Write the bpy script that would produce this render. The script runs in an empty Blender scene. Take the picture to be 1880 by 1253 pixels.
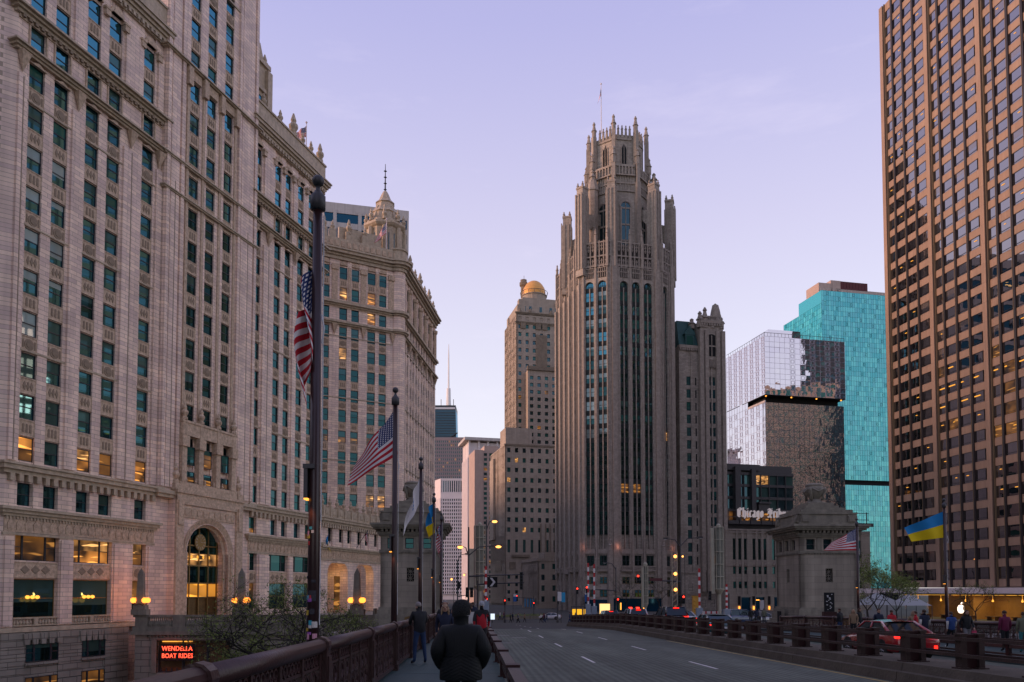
import bpy, bmesh, math, random
from mathutils import Vector, Matrix
R = math.radians
random.seed(11)
scene = bpy.context.scene
COL = scene.collection

# ------------------------------------------------------------------ camera
FPX, HOR, CX = 1450.0, 1087.0, 940.0          # focal length, horizon and centre in photo pixels
TH = math.atan(FPX / 31000.0)
PYC = HOR - FPX * math.tan(TH)
EYE = Vector((0, 0, 1.62))
cd = bpy.data.cameras.new('camera'); cam = bpy.data.objects.new('camera', cd); COL.objects.link(cam)
cam.location = EYE; cam.rotation_euler = (math.pi / 2 + TH, 0, 0)
cd.sensor_width = 36; cd.lens = 36 * FPX / 1880; cd.shift_y = (PYC - 626.5) / 1880; cd.clip_end = 6000; cd.clip_start = .1
scene.camera = cam
scene.render.resolution_x = 1024; scene.render.resolution_y = 682

# ------------------------------------------------------------------ sky and sun
SUN_EL, SUN_AZ = R(10), R(-97)                  # azimuth from +Y (the view direction), to the left
w = bpy.data.worlds.new('World'); scene.world = w; w.use_nodes = True
nt = w.node_tree; N = nt.nodes; L = nt.links; N.clear()
out = N.new('ShaderNodeOutputWorld'); bg = N.new('ShaderNodeBackground'); bg.inputs[1].default_value = 1.0
sky = N.new('ShaderNodeTexSky'); sky.sky_type = 'NISHITA'; sky.sun_disc = False
sky.sun_elevation = SUN_EL; sky.sun_rotation = SUN_AZ; sky.air_density = 1.2; sky.dust_density = 1.5; sky.ozone_density = 3.0
skm = N.new('ShaderNodeVectorMath'); skm.operation = 'SCALE'; skm.inputs['Scale'].default_value = 0.07
L.new(sky.outputs[0], skm.inputs[0])
tc = N.new('ShaderNodeTexCoord'); sx = N.new('ShaderNodeSeparateXYZ'); L.new(tc.outputs['Generated'], sx.inputs[0])
rp = N.new('ShaderNodeValToRGB'); L.new(sx.outputs['Z'], rp.inputs[0])
el = rp.color_ramp.elements
el[0].position = 0.0; el[0].color = (.95, .88, .88, 1)
el[1].position = 1.0; el[1].color = (.32, .31, .50, 1)
for p, c in ((.20, (.81, .755, .83)), (.42, (.63, .565, .745)), (.60, (.455, .42, .70))):
    e = el.new(p); e.color = (*c, 1)
# thin cirrus wisps
mp = N.new('ShaderNodeMapping'); mp.inputs['Scale'].default_value = (1.6, 1.6, 7.0); mp.inputs['Rotation'].default_value = (0, .35, 0)
L.new(tc.outputs['Generated'], mp.inputs[0])
ns = N.new('ShaderNodeTexNoise'); ns.inputs['Scale'].default_value = 2.6; ns.inputs['Detail'].default_value = 7; ns.inputs['Roughness'].default_value = .62
L.new(mp.outputs[0], ns.inputs['Vector'])
cr = N.new('ShaderNodeValToRGB'); cr.color_ramp.elements[0].position = .56; cr.color_ramp.elements[1].position = .82
cr.color_ramp.elements[0].color = (0, 0, 0, 1); cr.color_ramp.elements[1].color = (.22, .22, .22, 1)
L.new(ns.outputs['Fac'], cr.inputs[0])
mx = N.new('ShaderNodeMixRGB'); mx.inputs[2].default_value = (1.0, .86, .98, 1)
L.new(cr.outputs[0], mx.inputs[0]); L.new(rp.outputs[0], mx.inputs[1])
ad = N.new('ShaderNodeMixRGB'); ad.blend_type = 'ADD'; ad.inputs[0].default_value = 1
L.new(mx.outputs[0], ad.inputs[1]); L.new(skm.outputs[0], ad.inputs[2])
L.new(ad.outputs[0], bg.inputs[0]); L.new(bg.outputs[0], out.inputs[0])
sd = bpy.data.lights.new('sun', 'SUN'); so = bpy.data.objects.new('sun', sd); COL.objects.link(so)
sd.energy = 3.2; sd.angle = R(26); sd.color = (1.0, .52, .34)
sdir = Vector((math.sin(SUN_AZ) * math.cos(SUN_EL), math.cos(SUN_AZ) * math.cos(SUN_EL), math.sin(SUN_EL)))
so.rotation_euler = sdir.to_track_quat('Z', 'Y').to_euler(); so.location = (-60, 0, 160)
vs = scene.view_settings; vs.view_transform = 'Standard'; vs.look = 'None'; vs.exposure = 0; vs.gamma = 1; vs.use_curve_mapping = False
scene.display_settings.display_device = 'sRGB'

# ------------------------------------------------------------------ pixel helpers (directions only; distances are given)
def ray(x, y):
    a = (x - CX) / FPX; b = (PYC - y) / FPX; c, s = math.cos(TH), math.sin(TH)
    return Vector((a, c - s * b, s + c * b))
def at(x, y, Y):
    r = ray(x, y); return EYE + r * (Y / r.y)
def X_(x, Y): return at(x, HOR, Y).x
def Z_(y, Y): return at(CX, y, Y).z
# bridge frame: u to the right, v along the road, h above the deck
BA = math.atan(-.047); BF = Vector((math.sin(BA), math.cos(BA), 0)); BR = Vector((math.cos(BA), -math.sin(BA), 0))
BROT = -BA
def zdeck(v):
    if v < 0: return 0.0
    if v < 55: return -.016 * v
    if v < 150: return -.88 - .0335 * (v - 55)
    return -4.0625
DR = -.36                                       # the far walkway lies lower (cross-fall)
def hnb(v): return -.46 if v < 45 else (-.46+.28*(v-45)/17 if v < 62 else -.18)
def B(u, v, h=0): p = BR * u + BF * v; p.z = zdeck(v) + h; return p

# ------------------------------------------------------------------ mesh builder
class MB:
    def __init__(s): s.v = []; s.f = []; s.starts = []; s.mi = []; s.M = Matrix(); s.m = 0
    def add(s, vs, fs):
        b = len(s.v); M = s.M; s.starts.append(b)
        s.v += [tuple(M @ Vector(p)) for p in vs]
        for f in fs: s.f.append([b + i for i in f]); s.mi.append(s.m)
        return s
    def box(s, x0, x1, y0, y1, z0, z1):
        return s.add([(x0,y0,z0),(x1,y0,z0),(x1,y1,z0),(x0,y1,z0),(x0,y0,z1),(x1,y0,z1),(x1,y1,z1),(x0,y1,z1)],
                     [(3,2,1,0),(4,5,6,7),(0,1,5,4),(1,2,6,5),(2,3,7,6),(3,0,4,7)])
    def quad(s, a, b, c, d): return s.add([a, b, c, d], [(0, 1, 2, 3)])
    def xprism(s, pts, y0, y1):                     # polygon in x,z (counter-clockwise seen from -y) pushed from y0 to y1
        n = len(pts)
        return s.add([(x, y0, z) for x, z in pts] + [(x, y1, z) for x, z in pts],
                     [tuple(range(n)), tuple(range(2*n-1, n-1, -1))] + [(i, i+n, (i+1) % n + n, (i+1) % n) for i in range(n)])
    def zprism(s, pts, z0, z1, top=None):           # polygon in x,y (counter-clockwise from above) raised; top = scale of upper ring about its centre
        n = len(pts); cx = sum(p[0] for p in pts)/n; cy = sum(p[1] for p in pts)/n; k = 1 if top is None else top
        return s.add([(x, y, z0) for x, y in pts] + [(cx+(x-cx)*k, cy+(y-cy)*k, z1) for x, y in pts],
                     [tuple(range(n-1, -1, -1)), tuple(range(n, 2*n))] + [(i, (i+1) % n, (i+1) % n + n, i+n) for i in range(n)])
    def tube(s, pts, rs, n=8, caps=True):
        pts = [Vector(p) for p in pts]
        if not hasattr(rs, '__len__'): rs = [rs]*len(pts)
        vs = []; k = len(pts); up = None
        for i, p in enumerate(pts):
            t = (pts[min(i+1, k-1)] - pts[max(i-1, 0)]).normalized()
            if up is None: up = Vector((0, 0, 1)) if abs(t.z) < .9 else Vector((1, 0, 0))
            a = t.cross(up).normalized(); b = a.cross(t).normalized(); up = b
            for j in range(n):
                q = 2*math.pi*j/n; vs.append(p + (a*math.cos(q) + b*math.sin(q))*rs[i])
        fs = [(i*n+j, i*n+(j+1) % n, (i+1)*n+(j+1) % n, (i+1)*n+j) for i in range(k-1) for j in range(n)]
        if caps: fs += [tuple(range(n-1, -1, -1)), tuple((k-1)*n+j for j in range(n))]
        return s.add(vs, fs)
    def lathe(s, cx, cy, prof, n=12):               # prof: (radius, z) from the bottom up
        vs = []; k = len(prof)
        for r, z in prof:
            for j in range(n): q = 2*math.pi*j/n; vs.append((cx+r*math.cos(q), cy+r*math.sin(q), z))
        fs = [(i*n+j, i*n+(j+1) % n, (i+1)*n+(j+1) % n, (i+1)*n+j) for i in range(k-1) for j in range(n)]
        fs += [tuple(range(n-1, -1, -1)), tuple((k-1)*n+j for j in range(n))]
        return s.add(vs, fs)
    def ball(s, c, r, n=10, m=6, sz=1.0):
        vs = []; fs = []
        for i in range(m+1):
            t = math.pi*i/m
            for j in range(n): q = 2*math.pi*j/n; vs.append((c[0]+r*math.sin(t)*math.cos(q), c[1]+r*math.sin(t)*math.sin(q), c[2]-r*sz*math.cos(t)))
        fs = [(i*n+j, i*n+(j+1) % n, (i+1)*n+(j+1) % n, (i+1)*n+j) for i in range(m) for j in range(n)]
        return s.add(vs, fs)
    def mesh(s, name, mats, smooth=False):
        me = bpy.data.meshes.new(name); me.from_pydata(s.v, [], s.f)
        for m in (mats if isinstance(mats, (list, tuple)) else [mats]): me.materials.append(m)
        if any(s.mi): me.polygons.foreach_set('material_index', s.mi)
        if smooth: me.polygons.foreach_set('use_smooth', [True]*len(s.f))
        me.update(); return me
    def build(s, name, mats, parent=None, smooth=False, loc=(0, 0, 0), rz=0):
        return place(name, s.mesh(name, mats, smooth), parent, loc, rz)
def place(name, me, parent=None, loc=(0, 0, 0), rz=0, rot=None):
    o = bpy.data.objects.new(name, me); COL.objects.link(o); o.parent = parent; o.location = loc
    o.rotation_euler = rot if rot else (0, 0, rz); return o
def tag(o, label, cat, group=None, kind=None):
    if label: o['label'] = label
    if cat: o['category'] = cat
    if group: o['group'] = group
    if kind: o['kind'] = kind
    return o
def thing(name, label, cat, loc=(0, 0, 0), rz=0, group=None):
    o = bpy.data.objects.new(name, None); COL.objects.link(o); o.location = loc; o.rotation_euler = (0, 0, rz)
    o.empty_display_size = .3
    return tag(o, label, cat, group)
def stuff(o): o['kind'] = 'stuff'; return o
def struct(o): o['kind'] = 'structure'; return o
def copy_tree(o, parent=None):
    c = o.copy(); COL.objects.link(c); c.parent = parent
    for ch in list(o.children): copy_tree(ch, c)
    return c
def slots(o, *ms):
    for i, m in enumerate(ms):
        o.material_slots[i].link = 'OBJECT'; o.material_slots[i].material = m
    return o
def build_split(mb, name, mats, parent=None, smooth=False, eps=.03):
    # every connected cluster of pieces becomes a part of its own
    n = len(mb.starts); P = list(range(n)); bb = []
    for i in range(n):
        a = mb.starts[i]; b = mb.starts[i+1] if i+1 < n else len(mb.v); vs = mb.v[a:b]
        bb.append([min(v[k] for v in vs)-eps for k in range(3)] + [max(v[k] for v in vs)+eps for k in range(3)])
    def fnd(i):
        while P[i] != i: P[i] = P[P[i]]; i = P[i]
        return i
    for i in range(n):
        for j in range(i+1, n):
            p, q = bb[i], bb[j]
            if all(p[k] <= q[k+3] and q[k] <= p[k+3] for k in range(3)): P[fnd(i)] = fnd(j)
    gr = {}
    for i in range(n): gr.setdefault(fnd(i), []).append(i)
    own = {}
    for r, ids in gr.items():
        for i in ids:
            a = mb.starts[i]; b = mb.starts[i+1] if i+1 < n else len(mb.v)
            for v in range(a, b): own[v] = r
    out_ = {r: (MB(), {}) for r in gr}
    for f, mi in zip(mb.f, mb.mi):
        m2, mp_ = out_[own[f[0]]]; idx = []
        for v in f:
            if v not in mp_: mp_[v] = len(m2.v); m2.v.append(mb.v[v])
            idx.append(mp_[v])
        m2.f.append(idx); m2.mi.append(mi)
    return [m2.build(name, mats, parent, smooth) for m2, _ in out_.values()]
def TR(x=0, y=0, z=0, rz=0): return Matrix.Translation((x, y, z)) @ Matrix.Rotation(rz, 4, 'Z')
# ------------------------------------------------------------------ materials
def mat(name, col, rough=.8, metal=0.0, spec=.3, noise_amt=0.0, nscale=3.0, bump=0.0, bscale=40.0, emit=None, estr=0.0, coat=0.0, objvar=0.0, streak=0.0):
    m = bpy.data.materials.new(name); m.use_nodes = True; t = m.node_tree; n = t.nodes; l = t.links
    b = n['Principled BSDF']; b.inputs['Roughness'].default_value = rough; b.inputs['Metallic'].default_value = metal
    b.inputs['Specular IOR Level'].default_value = spec; b.inputs['Coat Weight'].default_value = coat
    b.inputs['Base Color'].default_value = (*col, 1)
    if emit: b.inputs['Emission Color'].default_value = (*emit, 1); b.inputs['Emission Strength'].default_value = estr
    src = None
    if noise_amt or bump or objvar or streak:
        tcn = n.new('ShaderNodeTexCoord'); base = n.new('ShaderNodeRGB'); base.outputs[0].default_value = (*col, 1); src = base.outputs[0]
    if noise_amt:
        nz = n.new('ShaderNodeTexNoise'); nz.inputs['Scale'].default_value = nscale; nz.inputs['Detail'].default_value = 6; nz.inputs['Roughness'].default_value = .65
        l.new(tcn.outputs['Object'], nz.inputs['Vector'])
        src = _mul(n, l, src, nz.outputs['Fac'], 1-noise_amt, 1+noise_amt)
    if streak:
        mpn = n.new('ShaderNodeMapping'); mpn.inputs['Scale'].default_value = (1.3, 1.3, .09); l.new(tcn.outputs['Object'], mpn.inputs[0])
        nz2 = n.new('ShaderNodeTexNoise'); nz2.inputs['Scale'].default_value = 1.6; nz2.inputs['Detail'].default_value = 5; l.new(mpn.outputs[0], nz2.inputs['Vector'])
        src = _mul(n, l, src, nz2.outputs['Fac'], 1-streak, 1+streak)
    if objvar:
        oi = n.new('ShaderNodeObjectInfo'); src = _mul(n, l, src, oi.outputs['Random'], 1-objvar, 1+objvar, 0, 1)
    if src: l.new(src, b.inputs['Base Color'])
    if bump:
        nb = n.new('ShaderNodeTexNoise'); nb.inputs['Scale'].default_value = bscale; nb.inputs['Detail'].default_value = 4; l.new(tcn.outputs['Object'], nb.inputs['Vector'])
        bp = n.new('ShaderNodeBump'); bp.inputs['Strength'].default_value = bump; bp.inputs['Distance'].default_value = .05
        l.new(nb.outputs['Fac'], bp.inputs['Height']); l.new(bp.outputs[0], b.inputs['Normal'])
    return m
def _mul(n, l, csock, fac, lo, hi, a=.25, c=.75):
    mr = n.new('ShaderNodeMapRange'); mr.inputs[1].default_value = a; mr.inputs[2].default_value = c; mr.inputs[3].default_value = lo; mr.inputs[4].default_value = hi
    l.new(fac, mr.inputs[0]); mm = n.new('ShaderNodeVectorMath'); mm.operation = 'SCALE'; l.new(csock, mm.inputs[0]); l.new(mr.outputs[0], mm.inputs['Scale'])
    return mm.outputs[0]
def block_mat(name, c1, c2, cm, bw, bh, mortar=.02, rough=.6, nscale=.6, namt=.12, bumpd=.02, var=0.5, spec=.3, streak=.1):
    """ashlar / glazed terracotta courses: x+y along the wall, z up"""
    m = bpy.data.materials.new(name); m.use_nodes = True; t = m.node_tree; n = t.nodes; l = t.links
    b = n['Principled BSDF']; b.inputs['Roughness'].default_value = rough; b.inputs['Specular IOR Level'].default_value = spec
    tcn = n.new('ShaderNodeTexCoord'); sp = n.new('ShaderNodeSeparateXYZ'); l.new(tcn.outputs['Object'], sp.inputs[0])
    adx = n.new('ShaderNodeMath'); l.new(sp.outputs['X'], adx.inputs[0]); l.new(sp.outputs['Y'], adx.inputs[1])
    cb = n.new('ShaderNodeCombineXYZ'); l.new(adx.outputs[0], cb.inputs[0]); l.new(sp.outputs['Z'], cb.inputs[1])
    br = n.new('ShaderNodeTexBrick'); l.new(cb.outputs[0], br.inputs['Vector'])
    br.inputs['Color1'].default_value = (*c1, 1); br.inputs['Color2'].default_value = (*c2, 1); br.inputs['Mortar'].default_value = (*cm, 1)
    br.inputs['Scale'].default_value = 1; br.inputs['Brick Width'].default_value = bw; br.inputs['Row Height'].default_value = bh
    br.inputs['Mortar Size'].default_value = mortar; br.inputs['Mortar Smooth'].default_value = .2; br.inputs['Bias'].default_value = var - .5
    nz = n.new('ShaderNodeTexNoise'); nz.inputs['Scale'].default_value = nscale; nz.inputs['Detail'].default_value = 6; l.new(tcn.outputs['Object'], nz.inputs['Vector'])
    s = _mul(n, l, br.outputs['Color'], nz.outputs['Fac'], 1-namt, 1+namt)
    mpn = n.new('ShaderNodeMapping'); mpn.inputs['Scale'].default_value = (1.2, 1.2, .06); l.new(tcn.outputs['Object'], mpn.inputs[0])
    nz2 = n.new('ShaderNodeTexNoise'); nz2.inputs['Scale'].default_value = 1.2; nz2.inputs['Detail'].default_value = 5; l.new(mpn.outputs[0], nz2.inputs['Vector'])
    s = _mul(n, l, s, nz2.outputs['Fac'], 1-streak, 1+streak)
    l.new(s, b.inputs['Base Color'])
    bp = n.new('ShaderNodeBump'); bp.invert = True; bp.inputs['Strength'].default_value = .6; bp.inputs['Distance'].default_value = bumpd
    l.new(br.outputs['Fac'], bp.inputs['Height']); l.new(bp.outputs[0], b.inputs['Normal'])
    return m
def glass_mat(name, dark, tint, base=.12, ior=1.55, rough=.02, wob=0.0, objvar=.3):
    """opaque window glass seen from outside: dark room behind, mirror on top"""
    m = bpy.data.materials.new(name); m.use_nodes = True; t = m.node_tree; n = t.nodes; l = t.links; n.clear()
    o = n.new('ShaderNodeOutputMaterial'); d = n.new('ShaderNodeBsdfDiffuse'); g = n.new('ShaderNodeBsdfGlossy'); mix = n.new('ShaderNodeMixShader')
    oi = n.new('ShaderNodeObjectInfo'); c = n.new('ShaderNodeRGB'); c.outputs[0].default_value = (*dark, 1)
    l.new(_mul(n, l, c.outputs[0], oi.outputs['Random'], 1-objvar, 1+objvar, 0, 1), d.inputs['Color'])
    g.inputs['Color'].default_value = (*tint, 1); g.inputs['Roughness'].default_value = rough
    fr = n.new('ShaderNodeFresnel'); fr.inputs['IOR'].default_value = ior
    a = n.new('ShaderNodeMath'); a.operation = 'ADD'; a.use_clamp = True; a.inputs[1].default_value = base; l.new(fr.outputs[0], a.inputs[0])
    l.new(a.outputs[0], mix.inputs[0]); l.new(d.outputs[0], mix.inputs[1]); l.new(g.outputs[0], mix.inputs[2]); l.new(mix.outputs[0], o.inputs[0])
    if wob:
        tcn = n.new('ShaderNodeTexCoord'); nz = n.new('ShaderNodeTexNoise'); nz.inputs['Scale'].default_value = .35; nz.inputs['Detail'].default_value = 2
        l.new(tcn.outputs['Object'], nz.inputs['Vector']); bp = n.new('ShaderNodeBump'); bp.inputs['Strength'].default_value = wob; bp.inputs['Distance'].default_value = .3
        l.new(nz.outputs['Fac'], bp.inputs['Height']); l.new(bp.outputs[0], g.inputs['Normal'])
    return m
def lit_mat(name, col, strength, scale=1.0):
    """lit room behind a pane: soft warm glow, darker furniture low down, a few ceiling strips"""
    m = bpy.data.materials.new(name); m.use_nodes = True; t = m.node_tree; n = t.nodes; l = t.links
    b = n['Principled BSDF']; b.inputs['Base Color'].default_value = (.03, .03, .03, 1); b.inputs['Roughness'].default_value = .04
    tcn = n.new('ShaderNodeTexCoord'); oi = n.new('ShaderNodeObjectInfo')
    sc = n.new('ShaderNodeVectorMath'); sc.operation = 'SCALE'; sc.inputs[0].default_value = (31, 17, 23); l.new(oi.outputs['Random'], sc.inputs['Scale'])
    def nz_(mul, s_, det):
        va = n.new('ShaderNodeVectorMath'); va.operation = 'MULTIPLY_ADD'; va.inputs[1].default_value = mul; l.new(tcn.outputs['Object'], va.inputs[0]); l.new(sc.outputs[0], va.inputs[2])
        nz = n.new('ShaderNodeTexNoise'); nz.inputs['Scale'].default_value = s_; nz.inputs['Detail'].default_value = det; l.new(va.outputs[0], nz.inputs['Vector']); return nz.outputs['Fac']
    r = n.new('ShaderNodeValToRGB'); e = r.color_ramp.elements; e[0].position = .34; e[0].color = (col[0]*.03, col[1]*.03, col[2]*.03, 1); e[1].position = .72; e[1].color = (col[0]*.55, col[1]*.5, col[2]*.45, 1)
    l.new(nz_((1, 1, 1.2), .55*scale, 1.5), r.inputs[0])
    r2 = n.new('ShaderNodeValToRGB'); e = r2.color_ramp.elements; e[0].position = .63; e[0].color = (0, 0, 0, 1); e[1].position = .70; e[1].color = (*col, 1); l.new(nz_((.7, .7, 4.5), .8*scale, 0), r2.inputs[0])
    ad_ = n.new('ShaderNodeMixRGB'); ad_.blend_type = 'ADD'; ad_.inputs[0].default_value = 1; l.new(r.outputs[0], ad_.inputs[1]); l.new(r2.outputs[0], ad_.inputs[2])
    l.new(ad_.outputs[0], b.inputs['Emission Color']); b.inputs['Emission Strength'].default_value = strength
    return m
def emis(name, col, s):
    m = bpy.data.materials.new(name); m.use_nodes = True; t = m.node_tree; t.nodes.clear()
    o = t.nodes.new('ShaderNodeOutputMaterial'); e = t.nodes.new('ShaderNodeEmission'); e.inputs[0].default_value = (*col, 1); e.inputs[1].default_value = s
    t.links.new(e.outputs[0], o.inputs[0]); return m

M = {}
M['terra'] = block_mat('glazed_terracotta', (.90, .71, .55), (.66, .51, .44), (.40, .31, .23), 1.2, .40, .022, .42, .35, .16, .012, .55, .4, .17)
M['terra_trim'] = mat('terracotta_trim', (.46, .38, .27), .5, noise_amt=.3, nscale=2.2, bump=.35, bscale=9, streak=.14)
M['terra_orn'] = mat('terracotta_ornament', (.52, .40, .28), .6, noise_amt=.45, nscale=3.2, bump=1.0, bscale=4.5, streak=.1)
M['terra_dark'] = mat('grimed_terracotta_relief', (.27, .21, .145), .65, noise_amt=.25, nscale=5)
M['gran'] = block_mat('limestone_base', (.30, .275, .225), (.25, .23, .19), (.09, .085, .07), 1.6, .62, .03, .7, .4, .15, .03)
M['lime'] = block_mat('bridge_limestone', (.30, .27, .215), (.255, .23, .185), (.17, .155, .125), 1.3, .55, .012, .8, .5, .16, .01, .5, .2, .2)
M['lime_trim'] = mat('bridge_limestone_trim', (.21, .195, .155), .8, noise_amt=.25, nscale=1.6, bump=.4, bscale=8, streak=.25)
M['trib'] = block_mat('gothic_limestone', (.40, .36, .305), (.29, .262, .225), (.18, .16, .135), .95, .45, .02, .85, .3, .18, .015, .5, .2, .14)
M['trib_trim'] = mat('gothic_tracery', (.30, .265, .225), .85, noise_amt=.3, nscale=1.2, bump=.5, bscale=4)
M['trib_shade'] = mat('painted_tracery_shade', (.045, .04, .036), .9)  # flat dark colour standing in for shade between the tracery bars
M['trib_span'] = mat('dark_spandrel_metal', (.010, .020, .020), .5, noise_amt=.2, nscale=2)
M['hotel'] = block_mat('hotel_limestone', (.345, .295, .24), (.305, .26, .21), (.24, .205, .165), 1.8, .8, .01, .85, .08, .14, .008, .5, .2, .12)
M['hotel_trim'] = mat('hotel_carving', (.19, .155, .115), .85, noise_amt=.35, nscale=.6)
M['gold'] = mat('gold_dome', (.70, .36, .10), .42, metal=.25, noise_amt=.1, nscale=.5)
M['eq'] = block_mat('tan_granite', (.31, .215, .15), (.29, .20, .14), (.12, .085, .06), 2.4, 3.9, .012, .55, .12, .10, .01, .5, .4, .14)
M['eq_mul'] = mat('dark_mullion_metal', (.05, .045, .045), .35, metal=.4)
M['eq_edge'] = mat('bronze_edge', (.20, .15, .09), .4, metal=.3)
M['lowlime'] = block_mat('low_block_limestone', (.34, .305, .25), (.30, .27, .22), (.18, .16, .13), 1.5, .75, .015, .85, .2, .14, .01)
M['conc'] = mat('pale_concrete', (.44, .41, .39), .85, noise_amt=.1, nscale=.4, streak=.12)
M['concw'] = mat('white_concrete', (.66, .60, .60), .8, noise_amt=.06, nscale=.3)
M['brown'] = mat('brown_granite_tower', (.25, .19, .19), .6, noise_amt=.08, nscale=.1)
M['brick'] = mat('pink_brick_slab', (.40, .31, .27), .85, noise_amt=.12, nscale=.3, streak=.1)
M['blk'] = mat('black_aluminium', (.035, .042, .05), .4, metal=.3)
M['grey'] = mat('dark_grey_metal', (.07, .07, .075), .45, metal=.3, noise_amt=.2)
M['pole'] = mat('maroon_pole_paint', (.030, .013, .013), .32, noise_amt=.25, nscale=2.5, spec=.5)
M['rail'] = mat('maroon_rail_paint', (.048, .020, .019), .38, noise_amt=.3, nscale=4, bump=.2, bscale=25, spec=.5)
M['railb'] = mat('brown_guard_rail_paint', (.055, .036, .031), .5, noise_amt=.25, nscale=3, bump=.2, bscale=20)
M['railp'] = mat('maroon_guard_panel', (.034, .011, .011), .55, noise_amt=.25, nscale=3)
M['lav'] = mat('pale_mullion_metal', (.46, .43, .50), .4, metal=.3); M['tealm'] = mat('teal_mullion_metal', (.015, .16, .18), .4)
M['wood'] = mat('brown_wood', (.16, .08, .035), .6, noise_amt=.3)
M['bark'] = mat('grey_bark', (.035, .032, .028), .95, noise_amt=.3, nscale=6, bump=.5)
M['leaf'] = mat('spring_leaf', (.15, .19, .045), .7, objvar=0, noise_amt=.5, nscale=1.3)
M['leafd'] = mat('evergreen_leaf', (.05, .085, .03), .7, noise_amt=.5, nscale=1.3)
M['kerb'] = mat('median_concrete', (.105, .088, .068), .9, noise_amt=.35, nscale=1.1, bump=.4, bscale=14)
M['walk'] = mat('sidewalk_plates', (.030, .062, .062), .62, noise_amt=.22, nscale=1.6, bump=.15, bscale=30, objvar=.07)
M['pave'] = mat('plaza_paving', (.09, .088, .08), .8, noise_amt=.2, nscale=.6)
M['white'] = mat('white_paint', (.62, .60, .58), .7, noise_amt=.35, nscale=6)
M['yellow'] = mat('yellow_line_paint', (.42, .31, .12), .7, noise_amt=.5, nscale=4)
M['redpaint'] = mat('red_stripe_paint', (.45, .03, .035), .5)
M['whitepaint'] = mat('white_gate_paint', (.7, .68, .66), .5)
M['tan'] = mat('tan_equipment_paint', (.36, .35, .27), .6, noise_amt=.15, nscale=1.2, streak=.2)
M['tand'] = mat('tan_mesh_panel', (.20, .21, .17), .7, noise_amt=.2, nscale=3)
M['bluegrey'] = mat('blue_grey_cabinet', (.25, .30, .36), .6, noise_amt=.15)
M['ochre'] = mat('ochre_cabinet', (.55, .30, .05), .6)
M['brass'] = mat('brass_frame', (.30, .20, .08), .35, metal=.7)
M['bronze'] = mat('bronze_door', (.17, .11, .045), .4, metal=.6, noise_amt=.4, nscale=2)
M['roofmetal'] = mat('copper_green_roof', (.03, .09, .09), .6, noise_amt=.3, nscale=.7)
M['rust'] = mat('red_roof_louvre', (.09, .022, .026), .7)
M['tent'] = mat('grey_tent_cloth', (.30, .32, .33), .8)
M['water'] = mat('river_water', (.02, .05, .05), .08, bump=.4, bscale=.7, spec=.6)
M['dark'] = mat('dark_room', (.015, .017, .018), .9)
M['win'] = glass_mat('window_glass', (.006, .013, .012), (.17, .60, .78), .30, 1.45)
M['wind'] = glass_mat('weak_mirror_window_glass', (.006, .013, .012), (.17, .5, .55), .09, 1.4)  # same glass, mirror share lowered to stand for dark reflections
M['winb'] = glass_mat('window_with_blind', (.045, .085, .072), (.3, .7, .8), .05, 1.45)
M['winw'] = glass_mat('window_with_pale_blind', (.26, .33, .31), (.5, .8, .9), .06, 1.45)
M['wint'] = glass_mat('window_teal_shade', (.020, .085, .070), (.3, .7, .75), .04, 1.45)
M['wfar'] = glass_mat('far_window_glass', (.014, .026, .028), (.3, .6, .75), .08, 1.45, .05)
M['weq'] = glass_mat('bronze_tinted_glass', (.006, .006, .005), (.62, .56, .58), .50, 1.6, .01, .02)
M['weqb'] = glass_mat('bronze_glass_with_blind', (.10, .085, .07), (.62, .56, .58), .35, 1.6, .01, .02)
M['lobby'] = lit_mat('lit_lobby_glow', (1.0, .42, .05), 1.7, .25)
M['mirror'] = glass_mat('mirror_curtain_glass', (.05, .05, .055), (.92, .88, .93), .72, 1.5, .015, .04, .1)
M['mirrorw'] = glass_mat('wavy_mirror_glass', (.05, .05, .055), (.80, .78, .82), .70, 1.5, .02, .32, .1)
M['teal2'] = glass_mat('teal_curtain_glass_deep', (.010, .235, .28), (.25, .85, .88), .30, 1.45, .03, .05, .12); M['teal3'] = glass_mat('teal_curtain_glass_pale', (.03, .32, .33), (.3, .9, .9), .36, 1.45, .03, .05, .12)
M['teal'] = glass_mat('teal_curtain_glass', (.012, .27, .31), (.28, .78, .82), .34, 1.45, .03, .05, .12)
M['navy'] = glass_mat('navy_ribbon_glass', (.004, .03, .06), (.15, .5, .75), .06, 1.4, .05)
M['hanc'] = glass_mat('black_tower_glass', (.02, .045, .065), (.3, .5, .65), .04, 1.45, .1)
M['lit'] = lit_mat('lit_room_amber', (1.0, .40, .08), 1.3)
M['lit2'] = lit_mat('lit_room_pale', (1.0, .50, .16), 1.2, 1.3)
M['litd'] = lit_mat('dim_lit_room', (.8, .34, .07), .5, .8)
M['lits'] = lit_mat('lit_store_interior', (1.0, .52, .16), .55, .35)
M['globe'] = emis('globe_lamp_glow', (1, .27, .035), 3.2)
M['street'] = emis('street_lamp_glow', (1, .38, .08), 4)
M['red'] = emis('red_signal_glow', (1, .03, .015), 5)
M['tail'] = emis('tail_lamp_glow', (1, .02, .012), 3)
M['neon'] = emis('red_neon_tube', (1, .075, .035), 3.2)
M['logo'] = emis('white_backlit_logo', (1, .78, .6), 2.6)
M['amber'] = emis('amber_lamp_glow', (1, .36, .05), 2.4)
M['strip'] = emis('warm_strip_light', (1, .42, .06), 1.3)
M['screen'] = emis('pale_screen_glow', (.75, .85, 1), 1.2)
M['ysign'] = emis('yellow_backlit_panel', (1, .50, .03), 1.1)
M['wsign'] = emis('cream_backlit_panel', (1, .62, .25), 1.6)
M['green'] = emis('green_signal_glow', (.1, 1, .45), 4)
M['signw'] = emis('pale_sign_letters', (.72, .62, .68), .45)
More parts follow.
